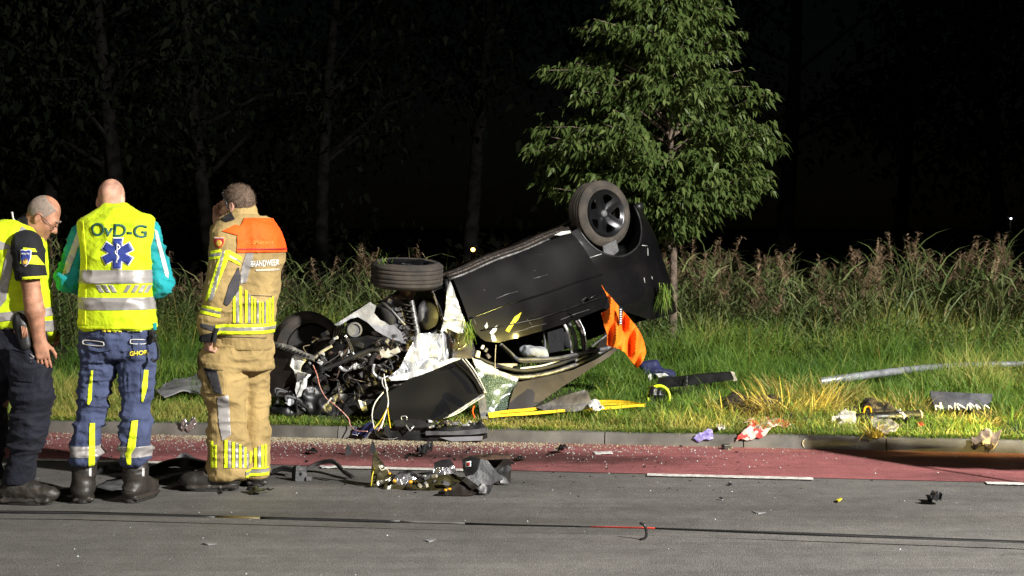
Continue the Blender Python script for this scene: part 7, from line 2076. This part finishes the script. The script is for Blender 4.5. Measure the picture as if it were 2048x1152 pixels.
# black tube with pale roll end
tube_ = empty('black_tube', VG(1750, 852), 'black tube lying on the verge behind the kerb at right', 'tube')
a, b = VG(1700, 852) + np.array([0, 0, 0.055]), VG(1838, 846) + np.array([0, 0, 0.06])
MB().tube([a, b], 0.038, 14).build('tube_body', M['plastic'], tube_, True)
MB().lathe([(0, 0.04), (0.008, 0.041), (0.012, 0.036), (0.0, 0.0)], b, b - a, 16).build('tube_cap', mat('pinkish_cap', (0.45, 0.30, 0.25), 0.6), tube_, True)
roll = empty('paper_roll', VG(1672, 858), 'pale paper roll lying at the left end of the black tube', 'paper roll')
c = VG(1668, 856) + np.array([0, 0, 0.05])
autosmooth(MB().lathe([(-0.02, 0.012), (-0.02, 0.026), (-0.012, 0.040), (0.10, 0.044), (0.16, 0.05)], c, (0.92, -0.25, 0.12), 20).build('roll_paper', M['paper'], roll), 50)
rag('loose_sheet', [(1672, 850), (1690, 838), (1700, 846), (1712, 848), (1694, 858), (1680, 862)], M['paper'], parent=roll, lift=0.06, amp=0.03, fn_base=VG, step=3)
rag('clear_plastic_sheet', [(1738, 852), (1752, 849), (1776, 853), (1797, 866), (1790, 876), (1772, 882), (1752, 874), (1743, 864)], M['clear_plastic'], 'dirty translucent plastic sheet draped over the kerb below the black tube', 'plastic sheet', amp=0.03, fr=14, step=3, lift=0.03)
rag('pale_strip', [(1788, 838), (1796, 838), (1810, 854), (1806, 860), (1800, 852)], M['paper'], 'pale bent strip standing against the black tube', 'paper scrap', lift=0.07, amp=0.02, step=2)
M['brown_paper'] = mat('brown_paper', (0.36, 0.27, 0.19), 0.85, var=0.2, vscale=14, bump=0.5, bscale=30, bdist=0.01)
rag('crumpled_paper', [(1940, 902), (1942, 890), (1955, 884), (1966, 880), (1980, 884), (2001, 882), (1996, 898), (1990, 908), (1974, 920), (1960, 912), (1940, 915)], M['brown_paper'], 'crumpled brown paper at the kerb in the far right corner', 'paper', amp=0.06, fr=16, step=3, lift=0.02)
rag('red_scrap', [(1830, 858), (1836, 854), (1846, 856), (1848, 862), (1836, 864)], M['ink_red'], 'small red scrap right of the black tube', 'scrap', amp=0.02, step=2, lift=0.03)
o = MB().tube(smooth_line([VG(1726, 852) + [0, 0, .06], VG(1730, 842) + [0, 0, .1], VG(1740, 842) + [0, 0, .1], VG(1744, 852) + [0, 0, .06]]), 0.008, 6).build('amber_ring', M['amber'], None, True, VG(1735, 852)); tag(o, 'small orange half ring standing on the black tube', 'ring')
o = slab('flat_slab', [(1948, 925), (1975, 918), (2048, 930), (2100, 938), (2100, 960), (2040, 948)], 10.2, M['plastic'], tilt=(-0.1, 3.2), thick=0.02); tag(o, 'flat black car part on the red lane at the right edge', 'car fragment')
# things under the wreck's nose at the kerb
bump = empty('bumper_section', G(880, 882), 'torn black bumper section lying against the kerb under the bonnet', 'bumper')
YB = G(880, 882)[1]
slab('bumper_skin', [(770, 850), (800, 853), (860, 856), (930, 853), (968, 848), (974, 862), (975, 876), (960, 881), (860, 882), (780, 880), (768, 866)], YB - 0.06, M['plastic'], bump, (-0.15, 0.3), 0.02, 0.02, 6, 0.03)
slab('bumper_lip', [(852, 862), (900, 863), (950, 859), (975, 855), (975, 866), (940, 870), (870, 870), (852, 871)], YB - 0.12, M['grey_plastic'], bump, (-0.15, 0.2), 0.016, 0.006, 6)
slab('bumper_lower_edge', [(880, 875), (965, 872), (964, 881), (905, 883)], YB - 0.125, mat('pale_grey_plastic', (0.22, 0.22, 0.24), 0.5), bump, (-0.15, 0.1), 0.014)
rr = random.Random(12)
for k in range(16):
    x, y = rr.uniform(856, 966), rr.uniform(842, 856)
    o = MB().box(P(x, y, YB - 0.03 + rr.uniform(-0.05, 0.05)), (rr.uniform(0.03, 0.07), 0.03, rr.uniform(0.012, 0.03)), Matrix.Rotation(rr.uniform(-0.9, 0.9), 3, 'Y') @ Matrix.Rotation(rr.uniform(-0.8, 0.8), 3, 'Z')).build('broken_bracket', M[rr.choice(['grey_metal', 'white_plastic', 'plastic', 'dark_metal', 'grey_plastic'])], bump); bevel(o, 0.004)
for k in range(5):
    x = 866 + 22 * k
    MB().tube(smooth_line([P(x, 852, YB), P(x + 6, 842, YB - .02), P(x + 14, 850, YB - .03)], 4), 0.006, 5).build('broken_clip', M['white_plastic' if k % 2 else 'grey_metal'], bump, True)
slab('bumper_grille', [(786, 844), (820, 840), (856, 846), (866, 856), (830, 858), (790, 855)], YB - 0.02, M['rubber'], bump, (0, 1.0), 0.03, 0.02, 9)
MB().tube(smooth_line([P(803, 840, YB), P(803, 833, YB), P(813, 833, YB), P(813, 840, YB)], 4), 0.004, 6).build('wire_hook', M['bare_metal'], bump, True)
MB().tube([P(812, 850, YB - .06), P(820, 862, YB - .08), P(828, 852, YB - .07)], 0.006, 6).build('bent_rod', M['bare_metal'], bump, True)
lamp = empty('headlamp_bowl', G(775, 882), 'black bowl-shaped lamp housing with white chip at the foot of the kerb', 'lamp housing')
c = G(776, 880) + np.array([0, 0, 0.045])
autosmooth(MB().lathe([(-0.045, 0.0), (-0.045, 0.05), (-0.02, 0.085), (0.01, 0.10), (0.014, 0.102), (0.008, 0.094), (-0.02, 0.075), (-0.03, 0.0)], c, (0.1, -0.35, 0.93), 28).build('bowl', M['plastic'], lamp), 40)
MB().lathe([(0.008, 0.099), (0.016, 0.104), (0.012, 0.094)], c, (0.1, -0.35, 0.93), 28).build('bowl_rim', M['grey_metal'], lamp, True)
MB().box(c + np.array([-0.015, -0.03, 0.012]), (0.03, 0.02, 0.03), Matrix.Rotation(0.7, 3, 'Y')).build('white_chip', M['white_plastic'], lamp)
pkg = rag('blue_wrapper', [(704, 880), (712, 868), (730, 866), (742, 858), (752, 866), (745, 876), (728, 881)], M['navy_bag'], 'dark blue scrap with white corner left of the lamp housing', 'scrap', amp=0.05, fr=22, step=2.5)
rag('white_corner', [(704, 880), (710, 873), (718, 876), (716, 881)], M['ink_white'], parent=pkg, lift=0.03, amp=0.02, step=2)
# can and pale sheet left of the firefighter
can = rag('crushed_can', [(362, 868), (364, 856), (374, 849), (388, 850), (395, 858), (393, 868), (380, 872)], M['foil'], 'crushed silver can by the kerb left of the firefighter', 'can', amp=0.05, fr=24, step=2)
o = slab('car_scrap_dark', [(340, 868), (352, 860), (366, 856), (372, 864), (364, 870)], G(360, 870)[1], M['plastic'], tilt=(0, 0.8), thick=0.01, amp=0.01); tag(o, 'small black plastic flake beside the crushed can', 'car fragment')
rag('grey_sheet', [(306, 806), (340, 790), (372, 776), (404, 764), (420, 766), (424, 800), (400, 812), (384, 806), (350, 812), (330, 815)], M['pale_grey'], 'pale grey car panel lying on the grass left of the firefighter', 'car panel', amp=0.05, fr=5, lift=0.06, thick=0.012, step=6, fn_base=VG)

M['box_plastic'] = mat('dark_box_plastic', (0.038, 0.038, 0.041), 0.5, var=0.3, vscale=10, bump=0.4, bscale=30, bdist=0.01)
# --- wreckage on the carriageway
hl = empty('smashed_headlamp', G(780, 972), 'smashed smoked headlamp unit with amber bulbs on the road', 'headlamp')
YH = G(780, 974)[1]
slab('lamp_shell', [(742, 972), (744, 940), (746, 905), (743, 886), (747, 882), (753, 900), (757, 915), (768, 930), (778, 945), (796, 952), (810, 966), (800, 975), (772, 976), (752, 975)], YH, M['khaki_plastic'], hl, (0.3, 0.3), 0.012, 0.05, 9, 0.012, seed=3)
slab('lamp_tip', [(738, 902), (742, 888), (746, 880), (750, 892), (752, 904), (744, 906)], YH - 0.02, M['plastic'], hl, (0.1, 0.1), 0.01)
slab('lamp_reflector', [(784, 962), (794, 950), (812, 948), (832, 956), (838, 968), (822, 978), (796, 978)], YH - 0.05, M['foil'], hl, (0.2, 0.8), 0.006, 0.05, 18, 0.010, seed=6)
slab('lamp_shell_lower', [(766, 978), (772, 962), (790, 955), (806, 966), (814, 978), (790, 980)], YH - 0.08, M['khaki_plastic'], hl, (0.1, 0.6), 0.008, 0.03, 14, 0.012, seed=8)
slab('lamp_shell_upper', [(790, 952), (800, 944), (822, 942), (834, 950), (838, 958), (820, 950), (806, 952)], YH + 0.03, M['plastic'], hl, (0.1, 0.6), 0.008, 0.03, 14, 0.012, seed=8)
for (x, y, r) in [(779, 947, 0.009), (789, 962, 0.011), (821, 964, 0.012), (776, 941, 0.006), (832, 962, 0.007)]:
    v = Vol(P(x, y, YH - 0.09) - 0.04, P(x, y, YH - 0.09) + 0.04, 0.005); v.ell(P(x, y, YH - 0.09), np.eye(3), (r * 1.2, r, r), 0.001); finish(v, 'amber_bulb', M['amber'], hl, [])
MB().tube([P(742, 972, YH - .05), P(745, 950, YH - .03), P(749, 936, YH - 0.02)], 0.004, 5).build('yellow_trim', M['ink_yellow'], hl, True)
MB().tube(smooth_line([P(757, 930, YH - .05), P(763, 940, YH - .06), P(772, 938, YH - .05), P(780, 948, YH - .08)]), 0.004, 5).build('yellow_trim', M['cream'], hl, True)
gr = empty('crushed_grille', G(880, 980), 'flattened black grille and liner between headlamp and dark box on the road', 'car fragment')
YG = G(880, 978)[1]
slab('liner_sheet', [(812, 976), (822, 962), (850, 955), (880, 952), (905, 948), (928, 958), (925, 972), (900, 980), (870, 982), (840, 978)], YG, M['khaki_plastic'], gr, (0.0, 1.6), 0.01, 0.05, 10, 0.016, seed=2)
slab('liner_sheet', [(836, 955), (856, 946), (880, 946), (886, 956), (860, 960)], YG + 0.1, M['plastic'], gr, (0, 0.8), 0.01, 0.03, 10)
rr = random.Random(5)
for k in range(10):
    x, y = rr.uniform(835, 925), rr.uniform(950, 972)
    o = MB().box(P(x, y, YG - 0.05), (rr.uniform(0.02, 0.06), 0.02, rr.uniform(0.008, 0.02)), Matrix.Rotation(rr.uniform(-0.9, 0.9), 3, 'Y') @ Matrix.Rotation(rr.uniform(-0.8, 0.8), 3, 'Z')).build('grille_shard', M[rr.choice(['grey_plastic', 'plastic', 'white_plastic', 'cream'])], gr)
fo = empty('foil_box', G(888, 950), 'small black box with crumpled silver foil beside the dark box', 'car fragment')
YF = G(888, 952)[1]
slab('box_lid', [(868, 928), (880, 923), (900, 920), (908, 932), (890, 938), (870, 940)], YF, M['plastic'], fo, (0.1, 0.8), 0.03)
slab('foil_front', [(866, 938), (876, 934), (892, 936), (906, 930), (914, 944), (900, 950), (880, 948), (866, 946)], YF - 0.05, M['foil'], fo, (0.1, 0.4), 0.005, 0.03, 18, 0.010)
bx = empty('dark_box', G(970, 972), 'dark grey plastic housing with a small white label on the road', 'housing')
YX = G(970, 972)[1]
slab('housing_front', [(926, 918), (945, 915), (975, 922), (994, 945), (1006, 958), (985, 968), (975, 978), (962, 985), (950, 968), (930, 950)], YX - 0.06, M['box_plastic'], bx, (0.2, 0.3), 0.02, 0.02, 6, 0.02, seed=4)
slab('housing_side', [(925, 918), (944, 912), (960, 917), (955, 940), (940, 955), (928, 946)], YX - 0.09, M['plastic'], bx, (-0.4, 0.1), 0.02, 0.004)
slab('housing_back', [(944, 914), (975, 910), (1010, 910), (1022, 916), (1021, 968), (1004, 972), (985, 962), (960, 940)], YX + 0.10, M['car_scraped'], bx, (0.1, 0.1), 0.02, 0.01, 6, 0.03)
slab('housing_top', [(930, 914), (975, 909), (1020, 910), (1022, 916), (975, 918), (932, 921)], YX + 0.02, M['rust'], bx, (0, 3.0), 0.012, 0.005)
slab('housing_flange', [(994, 940), (1016, 930), (1024, 936), (1008, 952), (1020, 968), (1000, 966)], YX + 0.02, M['plastic'], bx, (0.2, 0.2), 0.015, 0.01)
slab('white_label', [(931, 923), (942, 922), (942, 933), (931, 934)], YX - 0.112, M['ink_white'], bx, (-0.4, 0.1), 0.003)
slab('label_print', [(933, 925), (940, 924.5), (940, 931), (933, 932)], YX - 0.116, M['ink_red'], bx, (-0.4, 0.1), 0.002)
cr = empty('bumper_corner', G(925, 990), 'torn brown-black bumper corner in front of the dark box', 'bumper')
YC = G(925, 991)[1]
slab('corner_skin', [(876, 985), (892, 976), (912, 972), (930, 956), (950, 958), (962, 970), (958, 984), (940, 992), (912, 993), (890, 991)], YC, M['car_scraped'], cr, (0.2, 0.9), 0.012, 0.04, 9, 0.014, seed=6)
slab('corner_fold', [(930, 954), (944, 950), (962, 966), (956, 972), (942, 962)], YC - 0.03, M['box_plastic'], cr, (0.2, 0.5), 0.008)
slab('corner_lower', [(952, 976), (968, 968), (986, 972), (978, 988), (964, 986)], YC - 0.02, M['plastic'], cr, (0.1, 0.3), 0.012, 0.02)
for (x, y) in [(891, 980), (899, 978)]:
    v = Vol(P(x, y, YC - 0.06) - 0.03, P(x, y, YC - 0.06) + 0.03, 0.004); v.ell(P(x, y, YC - 0.06), np.eye(3), (0.012, 0.01, 0.008), 0.001); finish(v, 'amber_chip', M['amber'], cr, [])
# bracket with trim
br = empty('plastic_bracket', G(605, 960), 'black plastic bracket standing on the road right of the firefighter', 'bracket')
YK = G(605, 962)[1]
slab('bracket_plate', [(592, 932), (598, 930), (612, 938), (614, 960), (606, 963), (590, 962)], YK, M['box_plastic'], br, (0.4, 0.1), 0.012)
slab('bracket_edge', [(586, 934), (592, 930), (592, 962), (584, 960)], YK + 0.02, M['plastic'], br, (-0.6, 0), 0.014)
MB().box(P(602, 948, YK - 0.012), (0.010, 0.01, 0.016)).build('bracket_slot', M['black_cloth'], br)
MB().box(P(618, 957, YK - 0.0), (0.03, 0.03, 0.025)).build('bracket_foot', M['grey_plastic'], br)
def trims(name, pts, r, mk, label, z=0.0, fl=0.5):
    c = smooth_line([G(x, y) + np.array([0, 0, 0.012 + h]) for x, y, h in pts], 5)
    V, F = [], []
    for i, q in enumerate(c):
        V += [q + [0, -r, 0], q + [0, -r * 0.6, r * fl], q + [0, r * 0.6, r * fl], q + [0, r, 0]]
    for i in range(len(c) - 1):
        for k in range(3): F.append((4 * i + k, 4 * i + 4 + k, 4 * i + 5 + k, 4 * i + 1 + k))
    o = mesh(name, V, F, M[mk], None, True, G(pts[0][0], pts[0][1])); solid(o, 0.006)
    return tag(o, label, 'car fragment')
trims('trim_strip', [(614, 950, 0.02), (640, 947, 0.05), (668, 949, 0.06), (688, 956, 0.02), (704, 960, 0)], 0.035, 'plastic', 'thin curved black trim strip right of the standing bracket')
trims('trim_strip', [(545, 950, 0), (566, 950, 0.02), (590, 954, 0.02)], 0.04, 'plastic', 'short black trim strip between firefighter boot and bracket')
trims('trim_strip', [(300, 948, 0.0), (340, 944, 0.03), (380, 942, 0.03), (415, 946, 0.02)], 0.07, 'plastic', 'black trim strip on the road between medic and firefighter')
trims('trim_strip', [(196, 952, 0.0), (220, 946, 0.02), (246, 948, 0.02)], 0.06, 'plastic', 'black trim strip on the road between the feet of the medic')
trims('trim_strip', [(348, 936, 0.02), (366, 932, 0.05), (392, 938, 0.03), (416, 938, 0.0)], 0.04, 'grey_plastic', 'bent dark trim strip behind the firefighter on the red lane edge')
rag('flat_liner', [(186, 985), (214, 966), (250, 962), (252, 984), (222, 990)], M['grey_plastic'], 'flat grey plastic liner lying between the boots of the medic', 'car fragment', amp=0.012, fr=6, step=5, fn_base=RGD)
def shard(name, poly, mk, label, amp=0.02, lift=0.006, step=2.0, seed=0):
    return rag(name, poly, M[mk], label, 'car fragment', amp=amp, fr=20, lift=lift, step=step, fn_base=RGD, thick=0.005, seed=seed)
shard('plastic_shard', [(492, 985), (510, 983), (530, 987), (548, 985), (528, 991), (505, 991)], 'plastic', 'flat black shard on the asphalt just right of the firefighter boots', 0.03)
shard('plastic_shard', [(445, 985), (454, 984), (457, 988), (448, 990)], 'plastic', 'tiny black shard in front of the firefighter boots')
shard('plastic_shard', [(1850, 1008), (1862, 1002), (1876, 1001), (1884, 1006), (1880, 1010), (1864, 1011)], 'plastic', 'black lump of plastic alone on the asphalt at right', 0.05)
shard('plastic_shard', [(832, 914), (850, 908), (866, 903), (862, 912), (848, 917)], 'plastic', 'black triangular shard on the red lane above the headlamp', 0.07)
shard('plastic_shard', [(1108, 906), (1124, 902), (1136, 908), (1120, 912)], 'plastic', 'small black clip on the red lane right of the dark box', 0.05)
shard('white_shard', [(1186, 907), (1224, 906), (1226, 910), (1190, 910)], 'white_plastic', 'thin white strip on the red lane below the kerb joint', 0.006)
shard('white_shard', [(850, 1082), (862, 1080), (872, 1081), (858, 1085)], 'pale_grey', 'tiny white sliver on the asphalt below the black ribbon', 0.003, 0.003)
shard('white_shard', [(404, 1089), (420, 1087), (434, 1090), (416, 1091)], 'pale_grey', 'tiny white sliver on the asphalt below the firefighter', 0.003, 0.003)
shard('white_shard', [(1504, 1024), (1520, 1026), (1532, 1026), (1516, 1029)], 'pale_grey', 'curved white sliver on the asphalt right of centre', 0.002, 0.003)
shard('yellow_shard', [(1672, 1004), (1678, 1001), (1684, 1004), (1677, 1007)], 'ink_yellow', 'tiny yellow chip on the asphalt below the red lane', 0.012)
shard('white_shard', [(640, 935), (668, 934), (668, 938), (644, 938)], 'white_plastic', 'white sliver beside the curved black trim strip', 0.006)
o = slab('plastic_flake', [(690, 910), (694, 888), (702, 894), (702, 910)], G(696, 911)[1], M['plastic'], tilt=(0.2, 0.1), thick=0.008); tag(o, 'upright black flake standing on the red lane left of the headlamp', 'car fragment')
shard('plastic_shard', [(612, 909), (624, 906), (636, 908), (626, 912)], 'plastic', 'small dark shard on the red lane right of the firefighter', 0.03)
shard('plastic_shard', [(1028, 922), (1040, 918), (1050, 922), (1040, 926)], 'plastic', 'small dark shard just right of the dark box', 0.02)

# --- ribbon stretched low over the road, with a knot
rib = empty('barrier_ribbon', G(1288, 1080), 'long thin black barrier ribbon stretched low across the road, knotted at centre', 'ribbon')
def ribbon(x0, x1, mk, w=0.016, tw0=0.0):
    w *= 1.05
    y_at = lambda x: np.interp(x, [-60, 0, 150, 1024, 1288, 2048, 2120], [1021, 1024, 1025, 1050, 1056, 1084, 1087])
    pts = [G(x, y_at(x) + 17) + np.array([0, 0, 0.0]) for x in np.linspace(x0, x1, max(3, int((x1 - x0) / 25)))]
    V, F = [], []
    for i, (g, x) in enumerate(zip(pts, np.linspace(x0, x1, len(pts)))):
        q = P(x, y_at(x), g[1])
        th = 0.9 * math.sin(x * 0.004 + tw0)
        d = np.array([0, math.sin(th), math.cos(th)]) * w / 2
        V += [q - d, q + d]
    for i in range(len(pts) - 1): F.append((2 * i, 2 * i + 2, 2 * i + 3, 2 * i + 1))
    o = mesh('ribbon_length', V, F, M[mk], rib); solid(o, 0.001)
ribbon(-60, 430, 'tape', 0.016); ribbon(430, 520, 'tape_yellow', 0.014); ribbon(520, 800, 'tape', 0.015); ribbon(800, 930, 'tape_pale', 0.011); ribbon(930, 1180, 'tape', 0.015); ribbon(1180, 1310, 'tape_red', 0.015); ribbon(1310, 2120, 'tape', 0.015)
g = G(1290, 1078)
q = P(1289, 1054, g[1] - 0.02)
MB().tube(smooth_line([P(1280, 1046, g[1] - .02), P(1288, 1050, g[1] - .03), P(1292, 1058, g[1] - .03), P(1292, 1074, g[1] - .03), P(1280, 1079, g[1] - .03)]), 0.007, 6).build('knot', M['plastic'], rib, True)

# --- grass torn up on the car and the tuft behind it
def tuft(px, py, Y, h, n, label, dn=True):
    c = P(px, py, Y)
    b = c + RNG.normal(0, 1, (n, 3)) * np.array([0.025, 0.02, 0.03])
    az = RNG.uniform(0, 6.28, n)
    V, F, m_ = blades(b, RNG.uniform(0.5, 1.1, n) * h, RNG.uniform(0.004, 0.008, n), az, RNG.uniform(2.3, 3.0, n) if dn else RNG.uniform(0, 0.6, n), RNG.uniform(0, 0.6, n), 3)
    o = tag(mesh('grass_tuft', V, F, M['grass'], None, True, c), label, 'grass tuft')
    set_rnd(o, np.repeat(RNG.uniform(0.2, 0.8, n), m_))
tuft(934, 655, 11.98, 0.17, 90, 'torn green grass hanging from the door front corner of the car')
tuft(1328, 578, 13.5, 0.24, 110, 'pale green grass hanging from the tail of the car')
tuft(768, 522, 12.1, 0.06, 24, 'dry grass wisp lying on top of the torn front wheel', False)

# --- crumbs of safety glass and absorbent grit on the lane
def crumbs(name, n, m, label, fn, smin, smax, flat=1.0):
    s, t = fn(n)
    c = K0 + s[:, None] * UU + t[:, None] * VV_
    c[:, 2] = np.where(t > -1.25, 0.005, 0.001)
    r = RNG.uniform(smin, smax, n) * RNG.uniform(0.6, 1.3, n)
    a = RNG.uniform(0, 6.28, n)
    o = []
    for k, (dx, dy, dz) in enumerate([(1, 0, 0), (-0.5, 0.87, 0), (-0.5, -0.87, 0), (0.1, 0, 1.0)]):
        x = dx * np.cos(a) - dy * np.sin(a); y = dx * np.sin(a) + dy * np.cos(a)
        o.append(c + np.stack([x * r, y * r, dz * r * flat], 1))
    V = np.stack(o, 1).reshape(-1, 3)
    F = ((np.arange(n) * 4)[:, None, None] + np.array([(0, 1, 3), (1, 2, 3), (2, 0, 3)])[None]).reshape(-1, 3)
    return tag(mesh(name, V, F, m, None, False, (0, 0, 0)), label, 'debris', kind='stuff')
M['glass_crumb'] = mat('glass_crumbs', (0.55, 0.62, 0.60), 0.12, var=0.2, vscale=30)
M['grit'] = mat('absorbent_grit', (0.48, 0.42, 0.28), 0.9, var=0.3, vscale=40)
crumbs('glass_crumbs', 1700, M['glass_crumb'], 'crumbs of broken safety glass scattered over the red lane', lambda n: (RNG.normal(-1.8, 2.0, n), -np.abs(RNG.normal(0.05, 0.45, n)) - 0.02), 0.003, 0.007)
crumbs('glass_crumbs_road', 150, M['glass_crumb'], 'glass crumbs scattered thinly over the grey asphalt', lambda n: (RNG.uniform(-4.5, 4.5, n), RNG.uniform(-4.6, -1.3, n)), 0.003, 0.006)
crumbs('absorbent_grit', 5500, M['grit'], 'beige absorbent grit strewn along the kerb in front of the wreck', lambda n: (RNG.normal(-1.35, 0.9, n), -np.abs(RNG.normal(0, 0.15, n)) - 0.01), 0.003, 0.008)
crumbs('plastic_crumbs', 420, M['plastic'], 'small black plastic crumbs strewn over lane and road round the wreckage', lambda n: (RNG.normal(-0.6, 1.7, n), RNG.normal(-0.9, 0.7, n).clip(-2.4, -0.02)), 0.004, 0.011, 0.35)

# --- far lights behind the reeds
def far_lamp(px, py, Y, r, col, label, glow):
    m = bpy.data.materials.new('lamp_glow'); m.use_nodes = True
    b = m.node_tree.nodes['Principled BSDF']; b.inputs['Emission Color'].default_value = (*col, 1); b.inputs['Emission Strength'].default_value = glow; b.inputs['Base Color'].default_value = (0.5, 0.5, 0.5, 1)
    c = P(px, py, Y)
    s, t = to_st(c); gz = float(ground_z(np.array([s]), np.array([t]))[0])
    e = empty('distant_lamp', (c[0], c[1], gz), label, 'lamp')
    MB().tube([(c[0], c[1], gz), (c[0], c[1], c[2] - r)], 0.03, 8).build('lamp_pole', M['dark_bark'], e, True)
    MB().box(c + np.array([0, 0.02, r * 0.9]), (r * 4, r * 2, r * 0.6)).build('lamp_hood', M['dark_metal'], e)
    MB().lathe([(-r, 0.0), (-r * 0.7, r * 0.7), (0, r), (r * 0.7, r * 0.7), (r, 0.0)], c, (1, 0, 0.1), 12).build('lamp_bulb', m, e, True)
far_lamp(2006, 437, 46, 0.07, (1.0, 0.98, 0.92), 'small white lamp glowing far off at the right edge', 30)
far_lamp(2022, 437, 46, 0.035, (0.8, 0.85, 1.0), 'faint second lamp right of the white far lamp', 4)
far_lamp(946, 499, 23.5, 0.035, (1.0, 0.55, 0.12), 'small amber lamp glowing low behind the wreck', 9)

# --- canvas screen added beyond the right edge to throw shade on lane and kerb
M['canvas'] = weave('dark_green_canvas', (0.03, 0.05, 0.035), 0.85)
scr = empty('shade_screen', (4.45, 8.55, 0), 'dark canvas screen on a tube frame, added out of view for its shadow', 'screen')
c0, c1 = np.array([3.62, 8.75, 0.0]), np.array([4.85, 8.45, 0.0])
for q in (c0, c1):
    MB().tube([q + [0, 0, 0.02], q + [0, 0, 1.62]], 0.016, 8).build('upright', M['galvanised'], scr, True)
    MB().tube([q + [-0.08, -0.35, 0.018], q + [0.08, 0.35, 0.018]], 0.016, 8).build('foot', M['galvanised'], scr, True)
MB().tube([c0 + [0, 0, 1.60], c1 + [0, 0, 1.60]], 0.014, 8).build('top_rail', M['galvanised'], scr, True)
V, F = [], []
for i in range(25):
    for j in range(13):
        f = i / 24; q = c0 * (1 - f) + c1 * f
        V.append(q + np.array([0, 0.02 * math.sin(i * 1.3 + j * 0.2), 0.98 + 0.60 * j / 12]))
for i in range(24):
    for j in range(12): F.append((i * 13 + j, i * 13 + 13 + j, i * 13 + 14 + j, i * 13 + 1 + j))
solid(mesh('canvas_sheet', V, F, M['canvas'], scr), 0.004)

# --- flat jagged chips of trim round the wreckage, too small to pick apart
n = 60
s_, t_ = RNG.normal(-0.5, 1.3, n), RNG.normal(-1.0, 0.6, n).clip(-2.3, -0.05)
c = K0 + s_[:, None] * UU + t_[:, None] * VV_; c[:, 2] = 0.012
Vc, Fc = [], []
for i in range(n):
    k = random.randint(3, 5); a0 = random.uniform(0, 6.28); r0 = random.uniform(0.007, 0.019); tl = random.uniform(-0.5, 0.5)
    b0 = len(Vc)
    for j in range(k):
        a = a0 + j * 6.28 / k + random.uniform(-0.4, 0.4); r = r0 * random.uniform(0.5, 1.3)
        Vc.append(c[i] + np.array([r * math.cos(a), r * math.sin(a), 0.35 * r * math.sin(a + tl)]))
    Fc.append(tuple(range(b0, b0 + k)))
o = tag(mesh('trim_chips', Vc, Fc, M['plastic'], None, False, (0, 0, 0)), 'flat jagged black chips of car trim scattered on lane and road', 'debris', kind='stuff'); solid(o, 0.003)
